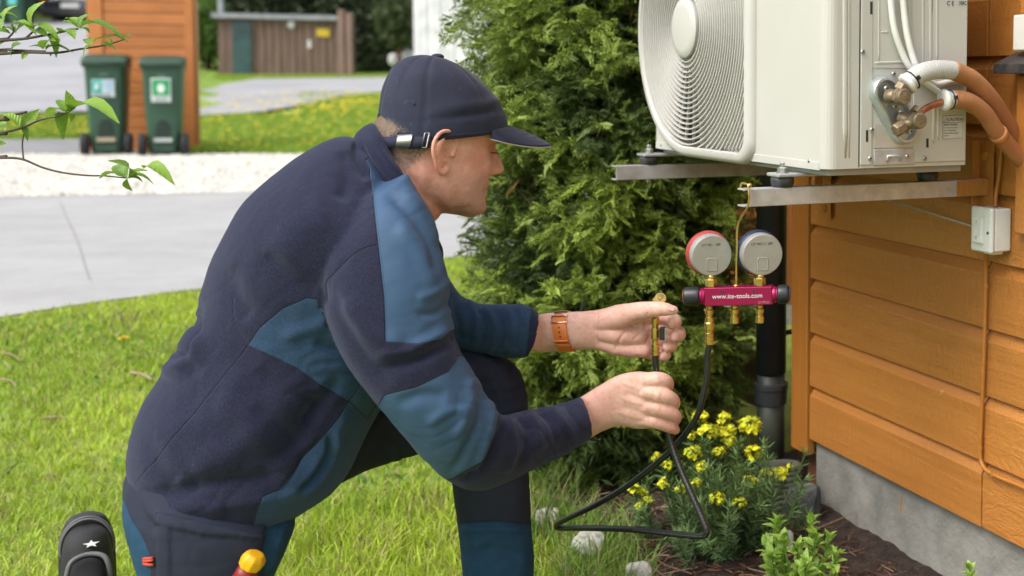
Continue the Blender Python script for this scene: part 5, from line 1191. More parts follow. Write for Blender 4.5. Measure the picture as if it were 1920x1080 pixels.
P1 = [Sd(*p) for p in ((1701, 158, .05), (1722, 140, .052), (1752, 131, .052), (1786, 132, .048), (1824, 150, .038), (1858, 186, .022), (1888, 232, .0), (1918, 282, -.02), (1955, 345, -.05), (1990, 420, -.10))]
pipe('upper insulated pipe, long white wrap turning into orange brown painted mesh wrap', P1, .0168, 3, None, [Sd(1693, 165, .05)])
P2 = [Sd(*p) for p in ((1770, 188, .05), (1786, 186, .05), (1815, 190, .048), (1845, 212, .040), (1868, 246, .03), (1895, 278, .015), (1925, 312, .0), (1965, 365, -.03), (2000, 440, -.08))]
pipe('lower insulated pipe with short white collar and a wrap joint in its bend', P2, .0162, 1, None, [Sd(1723, 213, .05), Sd(1742, 200, .05)])
lp = bpy.data.objects['insulated_pipe.001']; d = unit(P2[5]-P2[4]); mb = MB(); mb.lathe(P2[4]+d*.004, d, [(0, .0160), (.001, .0178), (.006, .0184), (.010, .0175), (.016, .0166)], 30); mb.build('wrap_joint', m_tape_o, lp, smooth=True)
# ------------------------------------------------------------------ switch box and painted cable
def boxy():
    c = on_t(1856, 428, TW); sc_, tc_ = house_st(c); sl, sr = house_st(on_t(1826, 428, TW-.045))[0], house_st(on_t(1862, 428, TW-.045))[0]
    t = thing('switch_box', 'small white surface mounted switch box on the orange boards under the unit', 'switch', c); wm = M('switch_white', (.80, .80, .77), .4, bump=.03)
    z1 = on_t(1845, 390, TW-.045)[2]; z0 = on_t(1845, 471, TW-.045)[2]
    # its face looks along the wall normal; left and right in the picture are far and near
    MB().hbox(sl+.0, sr-.0, TW-.040, TW-.0005, z0, z1).build('back_box', wm, t, bevel=.004)
    cv = MB().hbox(sl+.002, sr-.002, TW-.052, TW-.0405, z0-.002, z1+.002).build('cover', wm, t, bevel=.005, bevel_seg=3)
    w = sl-sr; MB().hbox(sl-w*.18, sr+w*.30, TW-.0545, TW-.0525, z0+.014, z1-.014).build('frame', wm, t, bevel=.001)
    k = MB(); k.box(H((sl-w*.20+sr+w*.32)/2, TW-.0565, (z0+z1)/2), D1*w*.235, D2*.003, UZ*((z1-z0)/2-.017)); rk = k.build('rocker', wm, t, bevel=.0015); 
    ink = M('ink_black', (.05, .05, .05)); text_mesh('I', .009, H((sl-w*.20+sr+w*.32)/2, TW-.0597, z1-.027), -D1, UZ, ink, 'lettering', rk); text_mesh('0', .009, H((sl-w*.20+sr+w*.32)/2, TW-.0597, z0+.027), -D1, UZ, ink, 'lettering', rk)
    for zz in ((z0+z1)/2-.004,): 
        MB().lathe(H(sr+w*.12, TW-.0522, zz), -D2, [(0, .003), (.0006, .003), (.0007, .001)], 10).build('screw_hole', m_slot, t)
    MB().hbox((sl+sr)/2+.012, (sl+sr)/2-.016, TW-.035, TW-.008, z0-.007, z0-.0005).build('gland', wm, t, bevel=.002)
boxy()
def wallcable(name, pts, r, label, mat):
    q = crom([on_t(a, b, TW-o) for a, b, o in pts], 8); return tag(MB().tube(q, r, 10).build(name, mat, smooth=True), label, 'cable')
wc = wallcable('painted_cable', [(1849, 474, .02), (1849, 500, .010), (1848, 560, .0075), (1846, 640, .0075), (1843, 720, .0075), (1840, 790, .0075), (1838, 850, .0075), (1842, 872, .0075), (1856, 886, .008), (1885, 900, .008), (1925, 916, .008), (1990, 948, .008)], .0045, 'cable painted over with the wall colour, running down from the switch box and turning right', m_woodv)
wallcable('painted_cable', [(1866, 388, .02), (1868, 360, .012), (1873, 330, .010), (1876, 300, .010), (1878, 270, .010), (1880, 200, .010)], .0042, 'short painted cable climbing from the top of the switch box behind the pipes', m_woodv)
for (px, py) in ((1849, 536), (1843, 690), (1838, 840), (1862, 889)):
    P = on_t(px, py, TW-.0075); o = MB().lathe(P-UZ*.004, UZ, [(0, .0055), (.008, .0055)], 10).build('cable_clip', m_woodv, wc)
# ================================================================== GAUGE SET, HOOK, HOSE
YM = 2.205
m_mag = M('anodised_magenta', (.36, .012, .085), .32, metal=.55, col2=(.32, .010, .075), scale=8, bump=.05)
m_gauge = M('gauge_case', (.38, .36, .34), .42, metal=.3, col2=(.31, .29, .27), scale=12, bump=.1, bscale=200)
m_ink_w = M('print_white', (.75, .75, .75), .6, bump=0); m_ink = M('ink_black', (.05, .05, .05))
m_brassn = M('bright_brass', (.66, .48, .17), .25, metal=.9, col2=(.50, .34, .10), scale=70, bump=.06)
VX = unit([1, -.02, 0]); VY = unit(np.cross(UZ, VX))      # VX right, VY away from the camera
def Wm(px, py, d=0.): return W(px, py, YM+d)
gs = thing('gauge_manifold', 'magenta gauge set with two round gauges, hung on a brass hook from the steel arm', 'gauge set', Wm(1385, 556))
# body block
c0, c1 = Wm(1322, 555), Wm(1449, 552); zt, zb = Wm(1385, 538)[2], Wm(1385, 572)[2]
BX = unit(c1-c0); BY = unit(np.cross(UZ, BX)); cc = (c0+c1)/2; BZ = np.cross(BX, BY); hl = np.linalg.norm(c1-c0)/2; hh = (zt-zb)/2
MB().box(cc, BX*hl, BY*.013, BZ*hh).build('block', m_mag, gs, bevel=.0015)
top = cc+BZ*hh
def X(px): return Wm(px, 555)[0]-cc[0]
for sx, pxs in ((-1, (1300, 1322)), (1, (1449, 1456))):
    e = cc+BX*hl*sx; MB().lathe(e, BX*sx, [(0, .0145), (.004, .0150), (.006, .0135), (.008, .0135)], 26).build('collar', m_mag, gs, smooth=False)
    L = .030 if sx < 0 else .022
    kn = MB().lathe(e+BX*sx*.008, BX*sx, [(0, .0135), (.002, .0165), (.008, .0172), (L*.75, .0168), (L-.002, .0155), (L, .0115)], 12).build('valve_knob', m_black, gs, bevel=.0012)
    MB().lathe(e+BX*sx*(.008+L), BX*sx, [(-.0005, .0115), (.0006, .011)], 24).build('knob_cap', M('cap_red' if sx < 0 else 'cap_blue', (.55, .09, .04) if sx < 0 else (.03, .12, .4), .5, bump=0), kn)
# rotate the left cap a little into view is done by the view itself
text_mesh('www.ite-tools.com', .0118, Wm(1384, 556)*0+cc-BY*.0134+BX*(X(1384))+BZ*.0006, BX, BZ, m_ink_w, 'lettering', gs, 'CENTER', 0, .97)
text_mesh('217P20', .0068, cc-BY*.0134+BX*(X(1433))-BZ*.0118, BX, BZ, M('print_grey_pink', (.45, .2, .25), .6, bump=0), 'lettering', gs)
for px in (1355.5, 1415): MB().lathe(cc-BY*.0129+BX*X(px)+BZ*.0085, -BY, [(0, .0028), (.0003, .0028), (.0004, .0012)], 14).build('screw_hole', m_slot, gs)
# gauges: seen from behind, leaning a little
GA = unit(-VY+.42*VX-.04*UZ)      # from the dial (away) to the back plate (towards camera)
def gauge(px, py, r, rim, ring_name, col, label, nx):
    C = Wm(px, py); g = thing('x', '', '', C) if False else None
    x, y = perp(GA); up = unit(UZ-GA*np.dot(UZ, GA)); rt = unit(np.cross(up, GA))*1.0
    k = r
    case = MB().lathe(C, GA, [(-.022, k*.99), (-.002, k*1.0), (.0, k*.985), (.0022, k*.955), (.0028, k*.93)], 56).build('gauge_case', m_gauge, gs, smooth=True); case.modifiers.new('e', 'EDGE_SPLIT').split_angle = .5
    MB().lathe(C-GA*.024, GA, [(-.010, k*.90), (-.010, k*1.03), (-.006, k*1.07), (0, k*1.085), (.006, k*1.06), (.009, k*1.01)], 56).build('rubber_rim', M(ring_name, col, .5, col2=tuple(c*.75 for c in col), scale=30, bump=.1), case, smooth=True)
    MB().lathe(C-GA*.0345, -GA, [(0, k*.9), (.001, k*.9)], 40).build('dial', m_ink_w, case); MB().lathe(C-GA*.036, -GA, [(0, k*.92), (.002, k*.9)], 40).build('lens', M('lens', (.6, .65, .7), .05, bump=0), case)
    # pressed square in the back plate
    P = C+GA*.0028-up*k*.43+rt*k*.02*0; w = k*.24; h = k*.29
    pts = []
    for a in range(4):
        q = [(w, h), (-w, h), (-w, -h), (w, -h)][a]
        for b in np.linspace(0, PI/2, 5): ang = a*PI/2+b; pts.append(P+rt*(q[0]-math.copysign(.002, q[0])+.002*math.cos(ang))+up*(q[1]-math.copysign(.002, q[1])+.002*math.sin(ang)))
    MB().tube(pts+[pts[0]], .0011, 6, cap=False).build('pressed_square', m_gauge, case, smooth=True)
    MB().prism([p-GA*.0 for p in pts], GA*.0006).build('pressed_panel', m_gauge, case)
    for i, w_ in enumerate((.5, .28, .62, .9, .4, .55)):
        pass
    text_mesh('LIT MET-C 38P' if nx else 'LIT MC - 38P', .0062, C+GA*.0031+up*k*.52-rt*.002, rt, up, m_ink, 'lettering', case)
    # stem
    b = cc+BX*X(nx or 1333)+BZ*hh; b = cc+BX*X(1425 if nx else 1334)+BZ*hh
    st = MB().lathe(b, UZ, [(0, .0085), (.0005, .0108), (.0135, .0108), (.0145, .0095)], 6).build('hex_stem', m_brassn, gs, bevel=.0006)
    MB().tube([b+UZ*.012, C-GA*.008-UZ*k*.9], .0065, 14).build('thread', m_brassn, gs, smooth=True)
gauge(1334.5, 479, 40.0/2362*YM, 0, 'rim_red', (.42, .05, .04), '', 0)
gauge(1429.5, 477.5, 40.5/2362*YM, 0, 'rim_blue', (.015, .035, .085), '', 1)
# lower fittings
def fitting(px, hose, parent):
    b = cc+BX*X(px)-BZ*hh; 
    o = MB().lathe(b, -UZ, [(0, .0062), (.002, .0068), (.003, .0056), (.007, .0056), (.009, .0075), (.016, .0075), (.0175, .0058), (.021, .0058), (.022, .0076), (.033, .0076), (.0345, .0060)], 18).build('flare_fitting', m_brassn, parent, smooth=True); o.modifiers.new('e', 'EDGE_SPLIT').split_angle = .5
    MB().lathe(b-UZ*.0105, unit(-VX+.3*UZ), [(0, .004), (.0085, .0038), (.010, .002)], 10).build('side_pin', m_brassn, o)
    return b
fitting(1376.5, 0, gs); fitting(1424, 0, gs); fb = fitting(1329.5, 1, gs)
MB().box(cc+BX*X(1368)-BZ*(hh+.004)+BY*.006, unit(BX-BZ*.25)*.012, BY*.0015, BZ*.0035).build('hang_plate', m_screw, gs, bevel=.001)
# hook of brass wire from the block to the arm's tip
a = cc+BX*X(1381)+BZ*hh; tip = H(SB[0]-.014, T0+.004, zt_br+.003)
hookpts = [a+UZ*-.002, a+UZ*.03, Wm(1381.5, 470), Wm(1384, 420), tip+UZ*-.03-D1*.004, tip+UZ*.002-D1*.003, tip+UZ*.006+D1*.004+D2*.002, tip+UZ*.006+D1*.024, tip+D1*.030-UZ*.006]
hk = MB().tube(crom(hookpts, 6), .0021, 8).build('hook', m_brassn, gs, smooth=True)
MB().lathe(a, UZ, [(0, .0055), (.0015, .0055), (.004, .003)], 16).build('hook_base', m_brassn, gs, smooth=True)
MB().sphere(tip+UZ*.0045+D2*.003-D1*.002, .0042, 10, 6).build('hook_bead', m_brassn, gs, smooth=True)
# hose
m_hose = M('hose_rubber', (.012, .014, .014), .33, col2=(.02, .022, .02), scale=90, bump=.05)
ho = thing('refrigerant_hose', 'black rubber hose with brass ends, looping from the gauge set to the man\'s hands', 'hose', fb)
h0 = fb-UZ*.030
cp = MB().lathe(h0, -UZ, [(0, .0075), (.002, .0088), (.013, .0088), (.0145, .007), (.019, .007)], 22).build('knurled_nut', m_brassn, ho, smooth=False)
fr = MB().lathe(h0-UZ*.019, -UZ, [(0, .0068), (.001, .0078), (.006, .0078), (.0065, .0072), (.008, .0072), (.0085, .0078), (.013, .0078), (.0135, .0072), (.015, .0072), (.0155, .0078), (.021, .0078)], 24).build('ferrule', m_brassn, ho)
e0 = h0-UZ*.040
pth = [(1327, 662, 2.205), (1325.5, 700, 2.205), (1319, 742, 2.207), (1304, 786, 2.212), (1272, 830, 2.222), (1232, 868, 2.24), (1175, 912, 2.27), (1118, 946, 2.31), (1066, 971, 2.36), (1046, 981, 2.39), (1043, 987, 2.405), (1052, 990, 2.40), (1085, 990, 2.36), (1140, 991, 2.30), (1200, 994, 2.24), (1262, 1001, 2.19), (1306, 1005, 2.155), (1322, 1003, 2.14), (1325, 995, 2.135), (1318, 975, 2.14), (1298, 930, 2.155), (1275, 878, 2.175), (1258, 830, 2.19), (1246, 780, 2.197), (1236, 730, 2.2), (1230, 690, 2.2), (1228.5, 662, 2.2)]
HP = crom([e0+UZ*.004, e0-UZ*.004]+[W(*p) for p in pth], 10)
MB().tube(HP, .0056, 16).build('rubber_hose', m_hose, ho, smooth=True)
# faint printed line of small dashes on the hose
dm = MB(); dd = np.r_[0, np.cumsum(np.linalg.norm(np.diff(HP, axis=0), axis=1))]; T_ = dd[-1]
def hp(d): return np.array([np.interp(d, dd, HP[:, i]) for i in range(3)])
for a, b in ((.62, .98),):
    d = T_*a
    while d < T_*b:
        L = random.uniform(.002, .006); p, q = hp(d), hp(d+L); x = unit(np.cross(q-p, unit(CP-p))); n_ = unit(np.cross(x, q-p)); n_ = n_ if np.dot(n_, CP-p) > 0 else -n_; o = n_*.0056+x*.0004; w = x*.0006; b0 = len(dm.v); dm.add([p+o-w, p+o+w, q+o+w, q+o-w], [(0, 1, 2, 3)]); d += L+random.uniform(.0015, .004)
dp_ = dm.build('printed_marks', M('hose_print', (.12, .125, .125), .6, bump=0), ho); dp_['kind'] = 'stuff'
# valve on the hose's end, held in the far hand
eb = W(1228.5, 664, 2.2); ev = thing('x', '', '') if False else None
ax = unit(W(1229, 600, 2.2)-eb)
MB().lathe(eb-ax*.002, ax, [(0, .0066), (.001, .0074), (.006, .0074), (.0065, .0068), (.008, .0068), (.0085, .0074), (.013, .0074), (.0135, .0068), (.015, .0068), (.0155, .0074), (.020, .0074)], 22).build('ferrule', m_brassn, ho)
vb = MB().lathe(eb+ax*.018, ax, [(0, .0055), (.008, .0058), (.010, .0078), (.026, .0078), (.028, .0060), (.034, .0062), (.036, .0072), (.046, .0072), (.048, .0050), (.060, .0050), (.082, .0046)], 8).build('shutoff_valve', m_brassn, ho, bevel=.0005)
hd_ = W(1238, 560, 2.19); MB().tube(crom([eb+ax*.085, eb+ax*.096, hd_+VY*.012, hd_+VY*.002], 5), .0058, 14).build('bent_neck', m_brassn, ho, smooth=True)
dirn = unit(CP-hd_+np.array([.15, 0, .2]))
MB().lathe(hd_, dirn, [(-.006, .0085), (-.004, .0098), (.008, .0100), (.0095, .0092), (.0095, .0070), (.002, .0066), (.002, .0)], 28).build('knurled_nut', m_brassn, ho, smooth=False)
MB().lathe(hd_, dirn, [(.002, .0), (.0025, .0032), (.006, .0030), (.0065, .0008)], 12).build('core_pin', m_brassn, ho, smooth=True)
lv = W(1243, 625, 2.19); MB().box(lv, VX*.0055, VY*.005, UZ*.0115).build('lever', m_black, ho, bevel=.002)
MB().box(lv+VX*.0053-VY*.004, VX*.0012, VY*.002, UZ*.0105).build('lever_edge', m_screw, ho, bevel=.0006)
# ================================================================== THE MAN
man = thing('person', 'man in navy and teal fleece kneeling on the lawn, holding a hose end', 'person', MP(430, 900, 0)*np.array([1, 1, 0]))
def sec(b, f, off, dep, offb=None):
    B_, F_ = MP(b[0], b[1], off), MP(f[0], f[1], off if offb is None else offb); return ((B_+F_)/2, (F_-B_)/2, MN*dep)
def wsec(a, b, Y, dep):
    A_, B_ = W(a[0], a[1], Y), W(b[0], b[1], Y); v = unit(CP-(A_+B_)/2); return ((A_+B_)/2, (B_-A_)/2, v*dep)
def capsule(pts, n=20):      # pts: (P, r)
    q = []; P = [np.asarray(p, float) for p, r in pts]; R = [r for p, r in pts]
    d0 = unit(P[0]-P[1]); d1 = unit(P[-1]-P[-2]); Q = []; RR = []
    for a in (80, 60, 40, 20): Q.append(P[0]+d0*R[0]*math.sin(math.radians(a))); RR.append(R[0]*math.cos(math.radians(a)))
    PP = crom(P, 5); RC = crom(np.array(R)[:, None], 5)[:, 0]
    for p, r in zip(PP, RC): Q.append(p); RR.append(r)
    for a in (20, 40, 60, 80): Q.append(P[-1]+d1*R[-1]*math.sin(math.radians(a))); RR.append(R[-1]*math.cos(math.radians(a)))
    m = MB(); m.tube(Q, RR, n); return np.array(m.v), m.f
def merge(parts, voxel, smooth=4, lam=.5):
    v = []; f = []; b = 0
    for pv, pf in parts: v.append(np.asarray(pv)); f += [tuple(i+b for i in q) for q in pf]; b += len(pv)
    me = bpy.data.meshes.new('tmp'); me.from_pydata(np.concatenate(v).tolist(), [], f); me.update()
    bm = bmesh.new(); bm.from_mesh(me); bmesh.ops.recalc_face_normals(bm, faces=bm.faces); bm.to_mesh(me); bm.free()
    o = bpy.data.objects.new('tmp', me); COL.objects.link(o); md = o.modifiers.new('r', 'REMESH'); md.mode = 'VOXEL'; md.voxel_size = voxel; md.adaptivity = 0
    dg = bpy.context.evaluated_depsgraph_get(); m2 = o.evaluated_get(dg).to_mesh()
    n = len(m2.vertices); V = np.empty(n*3, np.float32); m2.vertices.foreach_get('co', V); V = V.reshape(-1, 3).astype(float)
    k = len(m2.polygons); lt = np.empty(k, np.int32); m2.polygons.foreach_get('loop_total', lt); li = np.empty(len(m2.loops), np.int32); m2.loops.foreach_get('vertex_index', li)
    assert (lt == 4).all(); Fq = li.reshape(-1, 4); o.evaluated_get(dg).to_mesh_clear(); bpy.data.objects.remove(o); bpy.data.meshes.remove(me)
    # keep only the largest connected shell
    lab = np.arange(n)
    for _ in range(400):
        mn = lab[Fq].min(1); new = lab.copy(); np.minimum.at(new, Fq.ravel(), np.repeat(mn, 4)); new = new[new]
        if (new == lab).all(): break
        lab = new
    u, c = np.unique(lab, return_counts=True); keep = lab == u[np.argmax(c)]
    if not keep.all():
        idx = np.cumsum(keep)-1; Fq = idx[Fq[keep[Fq].all(1)]]; V = V[keep]
    V = lap(V, Fq, smooth, lam); return V, Fq
def lap(V, Fq, it, lam=.5, mask=None):
    E = np.concatenate([Fq[:, [0, 1]], Fq[:, [1, 2]], Fq[:, [2, 3]], Fq[:, [3, 0]]]); n = len(V); E = np.concatenate([E, E[:, ::-1]]); cnt = np.bincount(E[:, 0], minlength=n)[:, None]
    for i in range(it):
        S_ = np.stack([np.bincount(E[:, 0], weights=V[E[:, 1], k], minlength=n) for k in range(3)], 1)/cnt; d = (S_-V)*lam
        V = V+(d if mask is None else d*mask[:, None])
    return V
def vnormals(V, Fq):
    fn = np.cross(V[Fq[:, 2]]-V[Fq[:, 0]], V[Fq[:, 3]]-V[Fq[:, 1]]); N = np.zeros_like(V)
    for k in range(4):
        for a in range(3): N[:, a] += np.bincount(Fq[:, k], weights=fn[:, a], minlength=len(V))
    return N/np.maximum(np.linalg.norm(N, axis=1), 1e-12)[:, None]
def seg_dist(P, pl, closed=False):
    pl = np.asarray(pl, float); m = len(pl); best = np.full(len(P), 1e9); tt = np.zeros(len(P)); n = m if closed else m-1
    for i in range(n):
        a, b = pl[i], pl[(i+1) % m]; d = b-a; t = np.clip(((P-a)@d)/(d@d), 0, 1); q = np.linalg.norm(P-a-t[:, None]*d, axis=1); k = q < best; best[k] = q[k]; tt[k] = (i+t[k])/n
    return best, tt
def sdpoly(P, pl):      # positive inside
    pl = np.asarray(pl, float); d, _ = seg_dist(P, pl, True); ins = np.zeros(len(P), bool); m = len(pl)
    for i in range(m):
        a, b = pl[i], pl[(i+1) % m]; c = (a[1] > P[:, 1]) != (b[1] > P[:, 1]); x = (b[0]-a[0])*(P[:, 1]-a[1])/((b[1]-a[1]) if b[1] != a[1] else 1e-9)+a[0]; ins ^= c & (P[:, 0] < x)
    return np.where(ins, d, -d)
def fold(V, N, px, lst, mask=None, gain=1.):
    D = np.zeros(len(V))
    for pl, w, a in lst:
        q = crom(pl, 6)[:, :2]; d, t = seg_dist(px, q); e = np.clip(np.minimum(t, 1-t)/.22, 0, 1); D += gain*a*np.exp(-(d/w)**2)*(e*e*(3-2*e))
    if mask is not None: D = D*mask
    return V+N*D[:, None]
def g2(P, c, w): return np.exp(-((P[:, 0]-c[0])**2+(P[:, 1]-c[1])**2)/w**2)
def attrs(o, **k):
    for n, a in k.items(): at = o.data.attributes.new(n, 'FLOAT', 'POINT'); at.data.foreach_set('value', np.asarray(a, np.float32))
def vox_noise(V, s, seed):       # cheap smooth noise: a few sums of sines, warped
    r = np.random.default_rng(seed); out = np.zeros(len(V))
    for k in range(9): d = r.normal(size=3)*s; out += np.sin(V@d+r.uniform(0, 6.28)+.8*np.sin(V@(r.normal(size=3)*s*.6)))/9
    return out
# ------------------------------------------------------------------ jacket
near_arm = [((668, 375), (765, 322), .112, .050), ((606, 462), (800, 392), .150, .082), ((606, 560), (836, 498), .185, .088), ((628, 640), (850, 600), .205, .082), ((678, 720), (871, 664), .215, .078), ((735, 790), (902, 722), .215, .076), ((788, 852), (930, 768), .205, .072),
            ((846, 903), (950, 780), .185, .066), ((905, 916), (975, 772), .160, .060), ((985, 884), (1022, 764), .125, .054), ((1056, 851), (1064, 756), .095, .048), ((1100, 824), (1088, 747), .078, .043), ((1110, 819), (1095, 748), .074, .040), ((1108, 814), (1094, 753), .074, .034), ((1085, 815), (1075, 765), .078, .028)]
torso = [((292, 955), (520, 968), 0, .150), ((268, 938), (610, 915), 0, .172), ((250, 905), (655, 875), 0, .185), ((241, 850), (690, 800), 0, .190), ((262, 768), (725, 740), 0, .188), ((300, 705), (760, 690), 0, .186), ((340, 628), (785, 640), 0, .186), ((375, 552), (800, 590), 0, .190), ((402, 478), (815, 540), 0, .200), ((452, 388), (826, 500), 0, .208), ((505, 335), (832, 478), 0, .198), ((560, 292), (830, 470), 0, .162), ((612, 264), (822, 466), 0, .132), ((650, 255), (812, 462), 0, .108), ((676, 266), (792, 442), 0, .080)]
far_arm = [((760, 600), (812, 440), -.150, .07), ((800, 648), (832, 500), -.168, .072), ((846, 652), (858, 548), -.165, .066), ((888, 660), (892, 569), -.148, .056), ((935, 668), (938, 572), -.120, .050), ((972, 671), (982, 571), -.095, .046), ((990, 668), (1009, 585), -.078, .042), ((988, 662), (1006, 592), -.078, .034), ((965, 655), (978, 600), -.085, .028)]
LT = loft([sec(*s) for s in torso], 90, 6, 2.25); LN = loft([sec(*s) for s in near_arm], 64, 6, 2.1); LF = loft([sec(*s) for s in far_arm], 56, 6, 2.1)
JV, JF = merge([LT, LN, LF], .0034, 7, .5)
kd = kdtree.KDTree(len(LT[0])+len(LN[0])+len(LF[0]))
for i, p in enumerate(np.concatenate([LT[0], LN[0], LF[0]])): kd.insert(p, i)
kd.balance(); nT, nN = len(LT[0]), len(LN[0])
near_i = np.array([kd.find(p)[1] for p in JV]); part = np.where(near_i < nT, 0, np.where(near_i < nT+nN, 1, 2))      # 0 torso 1 near arm 2 far arm
JP = project(JV); JN = vnormals(JV, JF); facing = smooth01((JN@MN)*3+.9); offJ = (JV-MO)@MN
pT = (part == 0).astype(float); pN = (part == 1).astype(float); pF = (part == 2).astype(float)
E = np.concatenate([JF[:, [0, 1]], JF[:, [1, 2]], JF[:, [2, 3]], JF[:, [3, 0]]])
def soften(a, it=5):
    c = np.bincount(E[:, 0], minlength=len(a))
    for _ in range(it): a = .5*a+.5*np.bincount(E[:, 0], weights=a[E[:, 1]], minlength=len(a))/c
    return a
sT, sN, sF = soften(pT), soften(pN), soften(pF)
V = JV
V = fold(V, JN, JP, [   # torso
    ([(322, 668), (345, 652), (358, 618), (356, 585)], 9, -.014), ([(300, 700), (334, 690), (362, 662), (372, 620)], 13, .008), ([(372, 556), (366, 600), (352, 650), (362, 720)], 12, -.004),
    ([(262, 930), (330, 925), (400, 905), (480, 900), (560, 880)], 16, -.007), ([(280, 960), (360, 955), (450, 945), (540, 935)], 13, .004),
    ([(400, 740), (470, 800), (520, 870), (540, 920)], 26, .006), ([(470, 760), (540, 820), (580, 880)], 20, -.005), ([(560, 700), (500, 790), (430, 850), (350, 880)], 30, .006), ([(600, 740), (560, 820), (480, 880)], 18, -.006),
    ([(640, 700), (600, 760), (560, 800)], 14, -.006), ([(655, 760), (620, 830), (570, 905), (520, 940)], 12, .006),
    ([(618, 812), (612, 850), (585, 895), (552, 925)], 5.5, -.010), ([(628, 800), (624, 856), (592, 905), (556, 934)], 6, .006), ([(608, 815), (560, 870), (528, 920)], 4, -.003),
    ([(470, 600), (440, 560), (420, 500)], 22, -.005), ([(500, 470), (540, 520), (600, 548)], 22, -.004), ([(620, 400), (560, 430), (520, 500)], 34, .005), ([(640, 280), (650, 330), (640, 380)], 14, -.005), ([(668, 262), (672, 300), (690, 340)], 9, -.006),
    ([(330, 800), (400, 700), (480, 640)], 30, -.003), ([(280, 820), (300, 880), (330, 910)], 18, -.003), ([(480, 690), (540, 735), (620, 760)], 10, -.003), ([(585, 640), (640, 660), (690, 690)], 12, -.005), ([(520, 640), (600, 610), (640, 600)], 14, .004)], facing*sT, 1.3)
V = fold(V, JN, JP, [   # near sleeve
    ([(720, 360), (770, 400), (808, 460), (815, 520)], 11, -.0045), ([(750, 350), (800, 400), (830, 460)], 10, .004), ([(740, 420), (790, 470), (820, 560)], 15, .0035), ([(855, 560), (820, 585), (780, 590)], 7, -.0035), ([(850, 520), (815, 550), (780, 560)], 8, .003),
    ([(612, 530), (640, 600), (690, 680), (740, 720)], 16, -.005), ([(640, 560), (690, 620), (760, 650)], 18, .004), ([(700, 690), (770, 680), (850, 640), (868, 620)], 9, -.005), ([(700, 665), (770, 655), (850, 612)], 9, .004), ([(850, 620), (868, 640), (862, 680)], 8, -.005),
    ([(900, 720), (900, 780), (870, 850), (840, 890)], 8, -.0045), ([(880, 700), (880, 760), (850, 830)], 10, .0035), ([(918, 740), (922, 790), (905, 850), (890, 905)], 7, .004), ([(740, 760), (790, 740), (840, 745)], 12, -.003), ([(800, 800), (840, 770), (880, 770)], 10, .003), ([(860, 900), (900, 880), (930, 830), (950, 780)], 7, -.006),
    ([(950, 775), (962, 830), (945, 895)], 8, .0045), ([(970, 772), (990, 815), (968, 880)], 8, -.0040), ([(992, 770), (1004, 800), (1012, 850)], 9, .0035), ([(1004, 762), (1030, 790), (1046, 838)], 7, -.0042), ([(1034, 760), (1046, 782), (1080, 826)], 8, .0030), ([(1060, 752), (1068, 780), (1050, 846)], 7, -.0026), ([(1100, 780), (1000, 830), (900, 870)], 20, .003)], facing*sN, 1.35)
V = fold(V, JN, JP, [   # far sleeve
    ([(850, 545), (858, 600), (862, 650)], 7, -.006), ([(872, 560), (895, 600), (888, 655)], 7, .006), ([(888, 570), (910, 610), (900, 662)], 5.5, -.006), ([(905, 570), (930, 615), (918, 668)], 7, .005), ([(922, 572), (944, 618), (934, 668)], 5, -.005), ([(940, 568), (962, 610), (952, 668)], 7, .005), ([(962, 570), (974, 610), (966, 668)], 5, -.004), ([(840, 620), (900, 640), (980, 640)], 9, -.003), ([(830, 500), (836, 560), (830, 620)], 8, -.004)], facing*sF)
V = V+JN*(  .0024*vox_noise(JV, 22, 1)+.0013*vox_noise(JV, 60, 2)+.0007*vox_noise(JV, 130, 3))[:, None]
V = V-JN*(.0022*np.exp(-(seg_dist(JP, [(648, 490), (622, 518), (612, 548), (610, 566)])[0]/5)**2)*facing)[:, None]
def creases(P, d, wl, ac, seed, sharp=5):      # sharp-edged folds running across direction d
    d = unit(np.array(d, float)); n_ = np.array([-d[1], d[0]]); u = P@d/wl; v = P@n_/ac; r = np.random.default_rng(seed); w = np.zeros(len(P))
    for k in range(4): w += np.sin(u*r.uniform(.6, 1.5)*2*PI+1.6*np.sin(v*r.uniform(.6, 1.4)*2*PI+r.uniform(0, 6))+r.uniform(0, 6))/2.2
    m = smooth01(.5+1.4*np.sin(u*1.1+r.uniform(0, 6)+1.3*np.sin(v*2.3))*np.cos(v*1.7+u*.8+r.uniform(0, 6))); return -m*np.clip(1-np.abs(w), 0, 1)**sharp
up_m = sN*smooth01((760-JP[:, 1])/120+.5); fo_m = sN*smooth01((JP[:, 0]-860)/80); el_m = sN*g2(JP, (870, 770), 120); wa_m = sT*(g2(JP, (380, 900), 150)+g2(JP, (340, 650), 60)+g2(JP, (620, 700), 90)); 
cr = .0009*up_m*creases(JP, (.45, .9), 95, 260, 31)+.0022*el_m*creases(JP, (.2, 1), 60, 170, 32)+.0034*fo_m*creases(JP, (.95, -.3), 62, 150, 33)+.0024*sF*creases(JP, (1, .25), 46, 120, 34)+.0026*wa_m*creases(JP, (.35, 1), 80, 300, 35)+.0012*sT*creases(JP, (.8, .6), 170, 420, 36)
V = V+JN*(cr*facing)[:, None]
JV2 = lap(V, JF, 1, .4)
